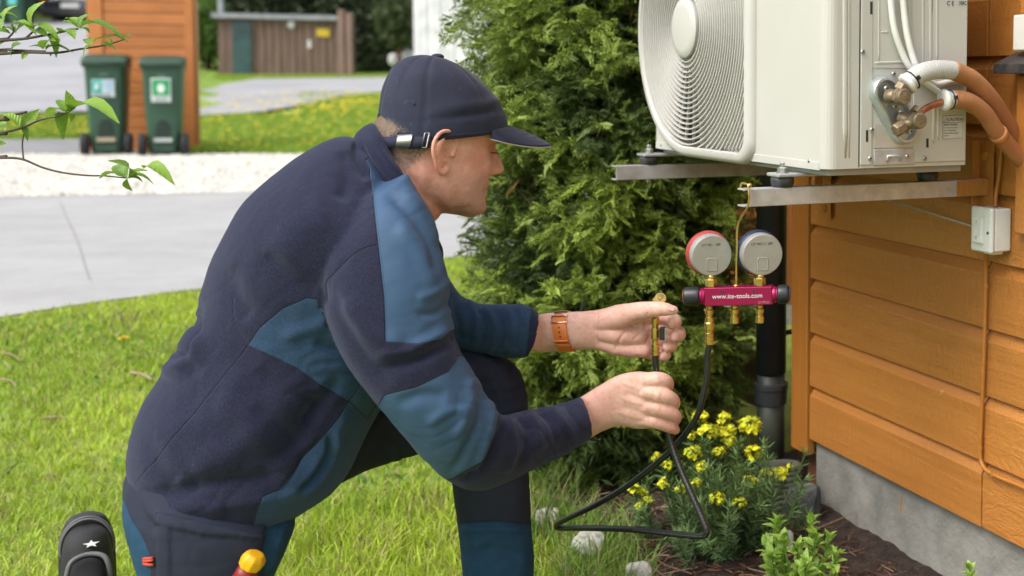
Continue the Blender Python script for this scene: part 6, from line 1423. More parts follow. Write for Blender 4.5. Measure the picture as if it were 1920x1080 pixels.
# panels: signed distances (in the pattern's own drawing), stored on the vertices
P1 = [(686, 300), (694, 315), (705, 422), (720, 555), (724, 641), (783, 645), (827, 637), (847, 620), (880, 610), (900, 590), (900, 380), (790, 300), (740, 270)]
P2 = [(722, 741), (783, 726), (842, 696), (866, 664), (960, 680), (940, 765), (931, 790), (924, 830), (905, 860), (887, 876), (850, 897), (790, 915), (690, 790)]
P3 = [(464, 648), (487, 615), (531, 578), (576, 559), (605, 563), (660, 560), (760, 600), (760, 700), (698, 696), (653, 752), (600, 722), (561, 693), (510, 668)]
P4 = [(656, 752), (609, 815), (565, 870), (524, 919), (492, 931), (484, 950), (472, 1000), (620, 1000), (760, 870), (780, 700), (698, 690)]
a1 = np.where(part == 1, sdpoly(JP, P1), np.where((part == 0), sdpoly(JP, [(686, 300), (694, 315), (705, 422), (720, 470), (760, 470), (840, 470), (860, 380), (740, 270)]), -50))
a1 = np.maximum(a1, np.where(part == 1, sdpoly(JP, P2), -50)); a1 = np.maximum(a1, np.where(part == 0, sdpoly(JP, [(655, 752), (698, 694), (722, 733), (687, 784)]), -50)); a1[JN@MN < -.35] = -30
b1 = np.where(part == 0, np.maximum(sdpoly(JP, P3), sdpoly(JP, P4)), -50)
cuffF, _ = seg_dist(JP, [(1003, 560), (1000, 625), (982, 690)]); b1 = np.where(part == 2, np.where((JP[:, 0] < 990+(625-JP[:, 1])*.13), 30, -30), b1)
for i in range(1): a1 = np.where(a1 < -49, -50, a1)
seams = [([(464, 648), (430, 690), (350, 790), (257, 904)], 0), ([(709, 459), (680, 468), (650, 489), (625, 514), (613, 530), (609, 563)], 3), ([(464, 648), (440, 610), (430, 560)], 0), ([(880, 905), (925, 835), (960, 775)], 1), ([(700, 700), (850, 630)], 9)]
sm = np.full(len(JV2), 99.)
for pl, w in seams:
    if w == 9: continue
    d, _ = seg_dist(JP, crom(pl, 6)[:, :2]); 
    if w == 0: d = np.where(part == 0, d, 99)
    if w == 1: d = np.where(part == 1, d, 99)*99
    sm = np.minimum(sm, d)
def jacket_mat():
    m = bpy.data.materials.new('fleece_jacket'); m.use_nodes = True; t = m.node_tree; b = t.nodes['Principled BSDF']; L = t.links.new
    def at(n): return nn(t, 'ShaderNodeAttribute', attribute_name=n).outputs['Fac']
    def mr(v, a, c, d=0., e=1.): n = nn(t, 'ShaderNodeMapRange'); L(v, n.inputs[0]); n.inputs[1].default_value = a; n.inputs[2].default_value = c; n.inputs[3].default_value = d; n.inputs[4].default_value = e; return n.outputs[0]
    def mixc(f, a, c):
        n = nn(t, 'ShaderNodeMix', data_type='RGBA'); L(f, n.inputs[0])
        for k, q in ((6, a), (7, c)):
            if isinstance(q, tuple): n.inputs[k].default_value = (*q, 1)
            else: L(q, n.inputs[k])
        return n.outputs[2]
    def ma(op, a, c): 
        n = nn(t, 'ShaderNodeMath', operation=op)
        for k, q in ((0, a), (1, c)):
            if isinstance(q, (int, float)): n.inputs[k].default_value = q
            else: L(q, n.inputs[k])
        return n.outputs[0]
    geo = nn(t, 'ShaderNodeNewGeometry'); n1 = nn(t, 'ShaderNodeTexNoise', i_Scale=420., i_Detail=4., i_Roughness=.65); n2 = nn(t, 'ShaderNodeTexNoise', i_Scale=14., i_Detail=5.); n3 = nn(t, 'ShaderNodeTexNoise', i_Scale=1500., i_Detail=2.)
    for n in (n1, n2, n3): L(geo.outputs['Position'], n.inputs['Vector'])
    fa = mr(at('softshell'), -.4, .4); fb = mr(at('tealfleece'), -.4, .4)
    navy = mixc(mr(n1.outputs['Fac'], .35, .7), (.010, .011, .027), (.027, .029, .062)); teal = mixc(mr(n1.outputs['Fac'], .35, .7), (.021, .046, .090), (.038, .078, .148)); soft = mixc(mr(n2.outputs['Fac'], .3, .7), (.037, .078, .148), (.049, .098, .178))
    col = mixc(fb, navy, teal); col = mixc(fa, col, soft)
    # lint specks
    vo = nn(t, 'ShaderNodeTexVoronoi', i_Scale=55.); L(geo.outputs['Position'], vo.inputs['Vector']); sp = ma('MULTIPLY', mr(vo.outputs['Distance'], .035, .02), ma('SUBTRACT', 1., fa)); w2 = nn(t, 'ShaderNodeTexNoise', i_Scale=6.); L(geo.outputs['Position'], w2.inputs['Vector']); sp = ma('MULTIPLY', sp, mr(w2.outputs['Fac'], .55, .62)); col = mixc(ma('MULTIPLY', sp, .5), col, (.4, .4, .42))
    # seam and stitch lines: grooves
    seam = mr(at('seam'), 2.2, .3); ea = mr(ma('ABSOLUTE', at('softshell'), 0), 1.6, .2); eb = ma('MULTIPLY', mr(ma('ABSOLUTE', at('tealfleece'), 0), 1.6, .2), ma('SUBTRACT', 1., fa)); st = mr(ma('ABSOLUTE', ma('SUBTRACT', at('softshell'), 4.), 0), .9, .2); gr = ma('MAXIMUM', ma('MAXIMUM', seam, ea), eb)
    L(mixc(ma('MULTIPLY', gr, .55), col, (.008, .010, .016)), b.inputs['Base Color'])
    h = ma('ADD', ma('MULTIPLY', n1.outputs['Fac'], mr(fa, 0, 1, 1., .05)), ma('MULTIPLY', n3.outputs['Fac'], mr(fa, 0, 1, .7, .15))); h = ma('SUBTRACT', h, ma('MULTIPLY', gr, 1.6)); h = ma('SUBTRACT', h, ma('MULTIPLY', st, .4))
    bp = nn(t, 'ShaderNodeBump', i_Strength=.75, i_Distance=.0016); L(h, bp.inputs['Height']); L(bp.outputs[0], b.inputs['Normal'])
    L(mr(fa, 0, 1, .95, .58), b.inputs['Roughness']); L(mr(fa, 0, 1, .22, .05), b.inputs['Sheen Weight']); b.inputs['Sheen Roughness'].default_value = .4; b.inputs['Sheen Tint'].default_value = (.55, .6, .85, 1); b.inputs['Specular IOR Level'].default_value = .25
    return m
m_jacket = jacket_mat()
jk = mk('jacket', JV2, JF, m_jacket, man, smooth=True); attrs(jk, softshell=a1, tealfleece=b1, seam=sm)
# collar: standing band round the neck
c_e = [sec((652, 290), (770, 470), 0, .080), sec((660, 268), (792, 468), 0, .090), sec((668, 250), (810, 470), 0, .098), sec((682, 237), (823, 470), 0, .100), sec((694, 231), (829, 467), 0, .102), sec((703, 232), (829, 462), 0, .096), sec((708, 238), (822, 455), 0, .088), sec((704, 250), (806, 448), 0, .082), sec((700, 262), (790, 440), 0, .078)]
cv, cf = loft(c_e, 96, 5, 2.0); 
cv, cF = merge([(cv, cf)], .0024, 3, .4); cP = project(cv); cN = vnormals(cv, cF)
cv = fold(cv, cN, cP, [([(676, 262), (690, 300), (740, 360), (790, 430), (815, 468)], 5, -.006), ([(690, 250), (720, 290), (770, 350), (820, 440)], 7, .004), ([(708, 255), (735, 300), (780, 380), (812, 440)], 5, -.003)], smooth01(cN@MN*3+.5))
cv = cv+cN*(.0016*vox_noise(cv, 60, 5))[:, None]
co = mk('collar', cv, cF, m_jacket, man, smooth=True); z = np.full(len(cv), -30.); attrs(co, softshell=z, tealfleece=z, seam=seg_dist(cP, [(655, 262), (690, 318), (760, 400), (800, 470)])[0])
zp = MB(); zp.tube(crom([MP(822, 455, .004), MP(828, 467, .004), MP(829, 482, .006), MP(823, 500, .006)], 5), .0022, 6); zp.build('zip', M('zip_black', (.02, .02, .022), .5), man)
# ------------------------------------------------------------------ trousers
m_t = None
near_leg = [((290, 850), (500, 870), .05, .09), ((240, 905), (540, 930), .065, .105), ((230, 950), (556, 975), .078, .108), ((240, 1010), (535, 1035), .088, .106), ((262, 1080), (512, 1085), .092, .100), ((292, 1190), (492, 1200), .09, .085), ((330, 1320), (480, 1325), .09, .07), ((350, 1420), (470, 1430), .09, .06)]
hips = [((280, 820), (580, 820), 0, .130), ((237, 890), (565, 900), 0, .150), ((240, 950), (545, 960), 0, .150), ((290, 1010), (500, 1010), 0, .12)]
far_thigh = [((500, 960), (560, 780), -.08, .10), ((580, 930), (620, 730), -.09, .10), ((680, 880), (720, 690), -.11, .098), ((780, 850), (800, 662), -.13, .090), ((860, 830), (880, 648), -.15, .082), ((905, 800), (945, 652), -.155, .074)]
far_shin = [((858, 700), (925, 655), -.15, .060), ((846, 760), (978, 700), -.155, .076), ((842, 840), (992, 800), -.150, .078), ((846, 900), (992, 895), -.145, .074), ((858, 985), (996, 985), -.14, .070), ((866, 1060), (1001, 1060), -.135, .068), ((875, 1160), (985, 1160), -.13, .060), ((890, 1260), (975, 1260), -.13, .052)]
TV, TF = merge([loft([sec(*s) for s in q], 64, 6, 2.2) for q in (near_leg, hips, far_thigh, far_shin)], .0036, 8, .5)
TP = project(TV); TN = vnormals(TV, TF); fc = smooth01(TN@MN*3+.8)
TV = fold(TV, TN, TP, [([(700, 860), (780, 800), (850, 720)], 16, -.005), ([(680, 820), (760, 760), (850, 690)], 16, .005), ([(880, 670), (930, 690), (960, 740)], 9, .004), ([(880, 700), (920, 730), (935, 780)], 9, -.005), ([(900, 760), (950, 770), (990, 760)], 9, .004), ([(860, 800), (920, 810), (985, 790)], 9, -.0045), ([(850, 850), (920, 850), (990, 840)], 11, .004), ([(850, 900), (930, 915), (990, 890)], 9, -.003), ([(860, 985), (930, 982), (996, 988)], 3.2, -.004), ([(860, 994), (930, 991), (996, 997)], 5, .003), ([(880, 1040), (930, 1030), (980, 1050)], 10, -.003),
    ([(245, 900), (262, 960), (300, 1000)], 10, -.004), ([(520, 960), (500, 1020), (480, 1080)], 12, -.004), ([(540, 960), (520, 1020), (505, 1080)], 8, .004), ([(640, 900), (600, 930), (560, 990)], 12, -.004)], fc, 1.5)
# pocket flap and cargo pocket raised from the cloth
pock = sdpoly(TP, [(297, 962), (495, 1008), (490, 1120), (300, 1120)]); flap = sdpoly(TP, [(296, 952), (320, 950), (420, 975), (496, 978), (496, 1012), (380, 1003), (286, 980)]); gz = sdpoly(TP, [(296, 985), (322, 990), (324, 1110), (298, 1110)])
near_m = ((TV-MO)@MN > .06)
TV = TV+TN*((.0075*smooth01(pock/5+.5)+.005*smooth01(flap/3+.5)+.003*smooth01(gz/3+.5))*fc*near_m)[:, None]
TV = TV+TN*(fc*(.0045*g2(TP, (900, 800), 170)*creases(TP, (.3, 1), 62, 200, 41)+.004*g2(TP, (760, 800), 120)*creases(TP, (1, -.5), 70, 220, 42)+.0010*creases(TP, (.1, 1), 90, 260, 43)))[:, None]
TV = TV+TN*(.0014*vox_noise(TV, 30, 8)+.001*vox_noise(TV, 80, 9))[:, None]; TV = lap(TV, TF, 1, .3)
blue = np.where(near_m, np.maximum(sdpoly(TP, [(228, 930), (246, 975), (262, 1000), (280, 1040), (285, 1120), (230, 1120), (200, 940)]), sdpoly(TP, [(498, 985), (620, 880), (640, 960), (560, 1120), (488, 1120)])), -50)
blue = np.maximum(blue, np.where(~near_m, np.maximum(sdpoly(TP, [(840, 984), (930, 978), (1010, 986), (1010, 1200), (840, 1200)]), sdpoly(TP, [(520, 940), (640, 890), (600, 1000), (520, 1100)])), -50))
def trousers_mat():
    m = M('work_trousers', (.026, .031, .052), .85, spec=.25, col2=(.018, .022, .038), scale=9, bump=.35, bscale=900, dist=.0006, sheen=.0); t = m.node_tree; b = t.nodes['Principled BSDF']; L = t.links.new
    a = nn(t, 'ShaderNodeAttribute', attribute_name='blue'); r = nn(t, 'ShaderNodeMapRange'); L(a.outputs['Fac'], r.inputs[0]); r.inputs[1].default_value = -.5; r.inputs[2].default_value = .5; old = b.inputs['Base Color'].links[0].from_socket
    mx = nn(t, 'ShaderNodeMix', data_type='RGBA'); L(r.outputs[0], mx.inputs[0]); L(old, mx.inputs[6]); n = nn(t, 'ShaderNodeTexNoise', i_Scale=30., i_Detail=4.); c = nn(t, 'ShaderNodeValToRGB'); c.color_ramp.elements[0].color = (.010, .035, .075, 1); c.color_ramp.elements[1].color = (.022, .075, .140, 1); L(n.outputs['Fac'], c.inputs[0]); L(c.outputs[0], mx.inputs[7])
    s = nn(t, 'ShaderNodeAttribute', attribute_name='stitch'); q = nn(t, 'ShaderNodeMapRange'); L(s.outputs['Fac'], q.inputs[0]); q.inputs[1].default_value = 1.4; q.inputs[2].default_value = .4; q.inputs[3].default_value = 0; q.inputs[4].default_value = .6
    m2 = nn(t, 'ShaderNodeMix', data_type='RGBA'); L(q.outputs[0], m2.inputs[0]); L(mx.outputs[2], m2.inputs[6]); m2.inputs[7].default_value = (.004, .005, .008, 1); L(m2.outputs[2], b.inputs['Base Color']); return m
tr = mk('trousers', TV, TF, trousers_mat(), man, smooth=True)
st = np.minimum(np.abs(pock), np.abs(flap)); st = np.minimum(st, np.abs(gz)); st = np.where(near_m, st, 99); st = np.minimum(st, seg_dist(TP, [(262, 1000), (296, 1018)])[0]); attrs(tr, blue=blue, stitch=st)
# ------------------------------------------------------------------ body: head, neck, arms, hands as one skin
YAW, PIT = math.radians(13), math.radians(12); HS_ = 1.03
f0 = MF*math.cos(YAW)-MN*math.sin(YAW); hX = f0*math.cos(PIT)-UZ*math.sin(PIT); hZ = f0*math.sin(PIT)+UZ*math.cos(PIT); hY = np.cross(hZ, hX)
HO = MP(812, 275, 0)
def hl(p): p = np.asarray(p, float); return HO+(p[..., 0:1]*hX+p[..., 1:2]*hY+p[..., 2:3]*hZ)*HS_
# levels: z, back x, front x, half width, exponent
LV = np.array([(-.110, .020, .078, .022, 2.2), (-.106, .000, .092, .039, 2.2), (-.096, -.022, .098, .052, 2.3), (-.082, -.040, .0985, .060, 2.4), (-.068, -.050, .094, .065, 2.45), (-.052, -.064, .095, .068, 2.45), (-.034, -.072, .0955, .069, 2.4), (-.016, -.082, .094, .0700, 2.35), (.002, -.089, .0925, .0725, 2.3), (.018, -.093, .0920, .0735, 2.25), (.034, -.0880, .0985, .0730, 2.2), (.048, -.0830, .0960, .0720, 2.15), (.062, -.078, .088, .068, 2.1), (.078, -.068, .075, .060, 2.05), (.092, -.054, .058, .048, 2.0), (.102, -.036, .036, .030, 2.0), (.108, -.012, .010, .010, 2.0)])
zz = np.linspace(-.112, .108, 150); lv = np.stack([np.interp(zz, LV[:, 0], LV[:, k]) for k in range(1, 5)], 1)
for k in range(4):     # light smoothing of the levels
    q = lv[:, k]; q = np.convolve(np.pad(q, 3, mode='edge'), np.ones(7)/7, 'valid'); lv[:, k] = q
lv[0, :3] = (.03, .06, .012)
th = np.linspace(0, 2*PI, 180, endpoint=False); c, s = np.cos(th), np.sin(th); hv = []; ZS = lambda z: z*(.93 if z < 0 else 1)
def g(x, m, w): return np.exp(-((x-m)/w)**2)
for z, (xb, xf, hw, ex) in zip(zz, lv):
    p = 2/ex; X_ = (xb+xf)/2+(xf-xb)/2*np.sign(c)*abs(c)**p; Y_ = hw*np.sign(s)*abs(s)**p; fr = smooth01(c*1.5)
    nose = np.interp(z, [-.036, -.031, -.026, -.019, -.012, .004, .016, .024, .034], [0, .010, .022, .0285, .027, .018, .0095, .004, 0]); nw = np.interp(z, [-.034, -.026, -.018, -.006, .012, .03], [.0155, .0165, .0145, .0105, .0085, .010])
    X_ += fr*nose*np.exp(-(abs(Y_)/nw)**2.4)
    X_ += fr*.0065*g(z, -.0475, .0065)*np.exp(-(Y_/.022)**2)+fr*.0075*g(z, -.0615, .0065)*np.exp(-(Y_/.020)**2)-fr*.0035*g(z, -.0545, .0022)*np.exp(-(Y_/.024)**2)-fr*.003*g(z, -.074, .006)*np.exp(-(Y_/.02)**2)+fr*.006*g(z, -.092, .012)*np.exp(-(Y_/.022)**2)
    X_ -= fr*.0105*g(z, .014, .011)*np.exp(-((abs(Y_)-.031)/.013)**2); X_ += fr*.0035*g(z, .035, .008)*np.exp(-((abs(Y_)-.026)/.020)**2); X_ += fr*.0055*g(z, .012, .0085)*np.exp(-((abs(Y_)-.031)/.0105)**2)
    X_ -= fr*.0025*g(z, -.034, .008)*np.exp(-((abs(Y_)-.026)/.007)**2); X_ += fr*.003*g(z, -.012, .012)*np.exp(-((abs(Y_)-.046)/.014)**2)
    hv.append(np.stack([X_, Y_, np.full_like(X_, ZS(z))], 1))
n = 180; m = len(zz); idx = np.arange(m*n).reshape(m, n); a = idx[:-1]; b = idx[1:]; hf = [tuple(q) for q in np.stack([a, np.roll(a, -1, 1), np.roll(b, -1, 1), b], -1).reshape(-1, 4).tolist()]; hf.append(tuple(range(n))[::-1]); hf.append(tuple(range((m-1)*n, m*n)))
headV = hl(np.concatenate(hv))
def ear(sg):
    y0 = .0715; out = []
    hel = [(.008, .066, -.008), (.0135, .0705, .002), (.0135, .0725, .014), (.007, .077, .026), (-.006, .083, .031), (-.019, .087, .025), (-.0255, .089, .010), (-.0240, .089, -.004), (-.0165, .085, -.019), (-.0085, .080, -.030), (.000, .0765, -.0345), (.007, .072, -.027), (.0085, .070, -.017)]
    q = [hl([x, sg*(y-(.006 if i_ in (0, 12) else 0)), z-.003]) for i_, (x, y, z) in enumerate(hel)]; rr = [.0026, .0031, .0032, .0034, .0035, .0035, .0034, .0034, .0038, .0050, .0058, .0042, .003]; out.append(capsule(list(zip(q, rr)), 12))
    anti = [(.004, .0735, .026), (-.006, .079, .020), (-.0125, .082, .008), (-.0125, .081, -.006), (-.006, .078, -.016), (.002, .0745, -.0195)]
    out.append(capsule([(hl([x, sg*y, z]), .0038) for x, y, z in anti], 10))
    # shell: loft plate between
    pl = []
    for zc, xa, xb_ in ((.030, -.014, .010), (.015, -.022, .014), (0, -.022, .010), (-.015, -.016, .009), (-.028, -.006, .006)):
        A, Bq = hl([xa, sg*(y0+.0085), zc]), hl([xb_, sg*(y0-.006), zc]); pl.append(((A+Bq)/2, (Bq-A)/2, hY*sg*.0028))
    out.append(loft(pl, 24, 4)); out.append(capsule([(hl([.0120, sg*.0725, -.001]), .0042), (hl([.0105, sg*.0745, -.008]), .0042)], 10)); return out
neck = [(MP(742, 420, 0), 0), ]
nk = loft([sec((655, 330), (775, 470), 0, .075), sec((690, 280), (795, 445), 0, .070), sec((716, 250), (806, 424), 0, .064), sec((728, 235), (822, 408), 0, .062), sec((742, 225), (835, 390), 0, .058), sec((760, 225), (850, 370), 0, .05)], 72, 6, 2.1)
U = 1/2362*2.2
def chain(l): return capsule([(W(a, b, y), r*y/2362*1.0) for a, b, y, r in l], 20)
handF = [loft([sec((972, 650), (984, 606), -.083, .020), sec((988, 656), (1003, 594), -.077, .028)]+[wsec(a_, b_, y_, d_) for a_, b_, y_, d_ in (((1020, 661), (1025, 587), 2.262, .030), ((1060, 658), (1062, 585), 2.256, .028), ((1100, 656), (1102, 583), 2.250, .0255), ((1128, 657), (1130, 579), 2.247, .0235), ((1158, 665), (1158, 571), 2.243, .0205), ((1188, 671), (1186, 569), 2.240, .018), ((1206, 668), (1206, 578), 2.24, .014))], 48, 6, 2.3),
         chain([(1118, 610, 2.244, 18), (1140, 602, 2.233, 21), (1168, 594, 2.219, 22.5), (1196, 585, 2.200, 19), (1226, 580, 2.172, 15), (1246, 580, 2.166, 13.2), (1263, 582, 2.166, 9.0)]),
         chain([(1120, 640, 2.246, 15), (1150, 647, 2.239, 18), (1180, 653, 2.235, 17), (1208, 656, 2.234, 14)]), chain([(1125, 622, 2.240, 18), (1160, 626, 2.232, 22), (1195, 628, 2.234, 20)]),
         chain([(1200, 596, 2.245, 15), (1234, 592, 2.252, 13.5), (1260, 598, 2.238, 13.2), (1266, 605, 2.216, 12.6), (1259, 607, 2.203, 10.5)]),
         chain([(1205, 618, 2.246, 15.5), (1240, 617, 2.256, 14), (1269, 622, 2.240, 13.6), (1273, 629, 2.216, 12.8), (1265, 631, 2.201, 10.5)]),
         chain([(1203, 640, 2.244, 15), (1234, 641, 2.252, 13.5), (1256, 642, 2.238, 13.0), (1259, 648, 2.216, 12.0), (1252, 650, 2.204, 10)]),
         chain([(1192, 656, 2.242, 13.5), (1222, 662, 2.248, 12), (1244, 661, 2.236, 11.5), (1248, 666, 2.218, 10.8), (1241, 668, 2.208, 9)])]
handN = [loft([sec((1040, 842), (1045, 768), .09, .026), sec((1085, 834), (1078, 752), .078, .030)]+[wsec(a_, b_, y_, d_) for a_, b_, y_, d_ in (((1110, 820), (1098, 739), 2.150, .0285), ((1136, 806), (1128, 720), 2.156, .0260), ((1163, 799), (1158, 704), 2.160, .0235), ((1194, 804), (1188, 697), 2.162, .0215), ((1220, 803), (1218, 698), 2.164, .0185), ((1234, 796), (1236, 706), 2.166, .013))], 52, 6, 2.35),
         chain([(1200, 714, 2.160, 14), (1232, 712, 2.158, 15.5), (1249, 717, 2.172, 14.2), (1249, 727, 2.198, 12.5), (1238, 733, 2.216, 10.5)]),
         chain([(1200, 738, 2.155, 14), (1236, 740, 2.152, 16), (1259, 750, 2.166, 14.6), (1261, 760, 2.192, 13), (1248, 764, 2.212, 11)]),
         chain([(1198, 764, 2.156, 14), (1236, 767, 2.154, 15.5), (1263, 778, 2.168, 13.6), (1264, 787, 2.192, 12), (1250, 789, 2.210, 10.5)]),
         chain([(1194, 786, 2.160, 13), (1230, 790, 2.158, 14), (1256, 801, 2.168, 11.4), (1266, 806, 2.182, 9.2)]),
         chain([(1160, 735, 2.180, 17), (1192, 722, 2.196, 15), (1222, 720, 2.215, 12.5), (1242, 726, 2.222, 10)])]
pp = lambda x, y, o: MP(x, y, o)
core = [capsule([(pp(740, 370, 0), .055), (pp(680, 470, 0), .08), (pp(520, 700, 0), .08), (pp(420, 880, 0), .08)]),
        capsule([(pp(700, 400, .03), .05), (pp(710, 470, .14), .05), (pp(740, 600, .19), .04), (pp(830, 790, .195), .036), (pp(900, 845, .17), .034), (pp(1000, 825, .12), .032), (pp(1070, 800, .083), .027)]),
        capsule([(pp(700, 420, -.03), .05), (pp(760, 500, -.12), .045), (pp(840, 600, -.165), .028), (pp(900, 616, -.148), .024), (pp(940, 622, -.115), .020), (pp(975, 627, -.086), .019)]),
        capsule([(pp(420, 860, .03), .07), (pp(390, 1000, .09), .07), (pp(395, 1200, .09), .06), (pp(410, 1360, .09), .045)]),
        capsule([(pp(480, 860, -.03), .07), (pp(700, 790, -.11), .06), (pp(880, 740, -.15), .048), (pp(920, 900, -.15), .042), (pp(930, 1200, -.13), .035)])]
BV, BF = merge([(headV, hf)]+ear(-1)+ear(1)+[nk]+handF+handN+core, .00165, 4, .5)
print('body', len(BV), 'jacket', len(JV), 'trousers', len(TV))
BP = project(BV); BN = vnormals(BV, BF); fcB = smooth01(BN@MN*3+.8)
# creases: wrist, palm, knuckles, neck
handmask = (BP[:, 0] > 1000).astype(float)
cre = [([(1122, 582), (1118, 618), (1121, 655)], 2.5, -.0012), ([(1200, 598), (1180, 612), (1160, 640), (1150, 662)], 3.2, -.0022), ([(1225, 600), (1205, 620), (1185, 640)], 2.6, -.0014), ([(1215, 604), (1198, 612), (1184, 612)], 2.6, -.0018), ([(1240, 570), (1243, 582), (1240, 594)], 2.2, -.0008), ([(1212, 566), (1216, 582), (1210, 596)], 2.2, -.0008),
       ([(1236, 702), (1232, 712), (1236, 720)], 7, .0008), ([(1228, 738), (1238, 741)], 8, .0014), ([(1226, 764), (1237, 768)], 8, .0012), ([(1220, 787), (1232, 790)], 7, .0009), ([(1160, 715), (1200, 730), (1232, 740)], 4, .0012), ([(1160, 745), (1200, 758), (1232, 766)], 4, .0012), ([(1150, 770), (1190, 782), (1224, 788)], 4, .001), ([(1168, 735), (1205, 748), (1228, 752)], 5, -.0014), ([(1160, 762), (1200, 772), (1226, 778)], 5, -.0012), ([(1106, 745), (1112, 785), (1116, 818)], 5, -.0006)]
BV = fold(BV, BN, BP, cre, handmask*fcB)
BV = fold(BV, BN, BP, [([(745, 240), (770, 300), (790, 350)], 9, -.0015), ([(800, 330), (812, 370), (842, 400), (880, 400)], 8, -.002), ([(790, 300), (800, 350), (806, 400)], 9, .0015), ([(912, 328), (902, 348), (898, 372), (896, 384)], 4, -.0010), ([(916, 357), (908, 360), (902, 366)], 2.6, -.0010), ([(884, 385), (870, 392), (846, 396)], 6, -.0018), ([(868, 300), (872, 312), (868, 326)], 5, -.0008), ([(880, 352), (872, 372), (874, 392)], 9, .0012), ([(945, 292), (925, 296), (910, 306)], 4, -.0008)], (1-handmask)*fcB)
BV = BV+BN*(.00035*vox_noise(BV, 220, 12))[:, None]
def skin_mat():
    m = bpy.data.materials.new('skin'); m.use_nodes = True; t = m.node_tree; b = t.nodes['Principled BSDF']; L = t.links.new
    geo = nn(t, 'ShaderNodeNewGeometry')
    def no(s, d=4.): n = nn(t, 'ShaderNodeTexNoise', i_Scale=s, i_Detail=d, i_Roughness=.6); L(geo.outputs['Position'], n.inputs['Vector']); return n.outputs['Fac']
    def mr(v, a, c, d=0., e=1.): n = nn(t, 'ShaderNodeMapRange'); L(v, n.inputs[0]); n.inputs[1].default_value = a; n.inputs[2].default_value = c; n.inputs[3].default_value = d; n.inputs[4].default_value = e; return n.outputs[0]
    def mix(f, a, c, bt='MIX'):
        n = nn(t, 'ShaderNodeMix', data_type='RGBA', blend_type=bt); L(f, n.inputs[0]) if not isinstance(f, float) else setattr(n.inputs[0], 'default_value', f)
        for k, q in ((6, a), (7, c)):
            if isinstance(q, tuple): n.inputs[k].default_value = (*q, 1)
            else: L(q, n.inputs[k])
        return n.outputs[2]
    at = lambda n: nn(t, 'ShaderNodeAttribute', attribute_name=n).outputs['Fac']
    c1 = mix(mr(no(22.), .38, .64), (.66, .38, .30), (.74, .47, .38)); c2 = mix(mr(no(22.), .38, .64), (.66, .305, .22), (.76, .40, .30)); col = mix(at('ruddy'), c1, c2)
    col = mix(mr(no(160., 3.), .48, .72, 0, .32), col, (.46, .16, .11)); col = mix(mr(no(480., 2.), .60, .75, 0, .12), col, (.34, .17, .12)); col = mix(at('stubble'), col, (.36, .24, .20)); L(mix(at('lip'), col, (.42, .13, .11)), b.inputs['Base Color'])
    L(mr(no(60.), .3, .7, .42, .58), b.inputs['Roughness']); b.inputs['Subsurface Weight'].default_value = .35; b.inputs['Subsurface Radius'].default_value = (.010, .0035, .002); b.inputs['Subsurface Scale'].default_value = 1.; b.inputs['Specular IOR Level'].default_value = .4
    h = nn(t, 'ShaderNodeMath', operation='ADD'); L(no(700., 3.), h.inputs[0]); L(no(180., 4.), h.inputs[1]); bp = nn(t, 'ShaderNodeBump', i_Strength=.5, i_Distance=.001); L(h.outputs[0], bp.inputs['Height']); L(bp.outputs[0], b.inputs['Normal']); return m
m_skin = skin_mat()
body = mk('body', BV, BF, m_skin, man, smooth=True)
LB = (BV-HO)/HS_; LB = np.stack([LB@hX, LB@hY, LB@hZ], 1)       # head axes
inhead = (BP[:, 0] < 985) & (BP[:, 1] < 480)
ru = np.where(inhead, .85, 0.)-.25*g(LB[:, 0], .03, .02)*g(LB[:, 2], .03, .02)*inhead+.12*np.exp(-((LB[:, 0]+.002)/.02)**2)*(abs(LB[:, 1]) > .074)*inhead; ru += np.clip(.22*vox_noise(BV, 45, 15), -.2, .25)+.20*handmask*g(BP[:, 0], 1262, 10)
stub = inhead*np.clip((LB[:, 0]-.02)/.04, 0, 1)*np.clip((-.024-LB[:, 2])/.02, 0, 1)*.55
lip = inhead*np.exp(-((LB[:, 2]+.0545)/.0085)**2)*np.exp(-(LB[:, 1]/.021)**4)*(LB[:, 0] > .088)*.8
attrs(body, ruddy=np.clip(ru, 0, 1), stubble=stub, lip=lip)
# finger nails, ring, watch
nm = M('nail', (.66, .42, .36), .3, bump=0)
def nail(P, N, D, w, l):
    N = unit(N); D = unit(D-N*np.dot(D, N)); X_ = np.cross(D, N); v = []; f = []; a = 7
    for i in range(5):
        for j in range(a): u = j/(a-1)*2-1; v.append(P+D*l*(i/4-.5)*(1-.12*u*u*(i == 4))+X_*w/2*u-N*(.30*w*u*u)+N*.0003)
    for i in range(4):
        for j in range(a-1): q = i*a+j; f.append((q, q+1, q+a+1, q+a))
    o = mk('fingernail', v, f, nm, body, smooth=True); return o
nail(W(1259, 576, 2.1575), UZ*.9+(CP-W(1259, 576, 2.16))*.15+VX*.25, VX, .011, .0115)
rg = []; cR = W(1253, 773.5, 2.166); dR = unit(W(1263, 778, 2.168)-W(1236, 767, 2.154)); x, y = perp(dR)
MB().tube([cR+(x*math.cos(a)+y*math.sin(a))*.01375 for a in np.linspace(0, 2*PI, 33)], .0011, 8, cap=False).build('ring', M('gold', (.75, .50, .20), .2, metal=1., bump=0), man, smooth=True)
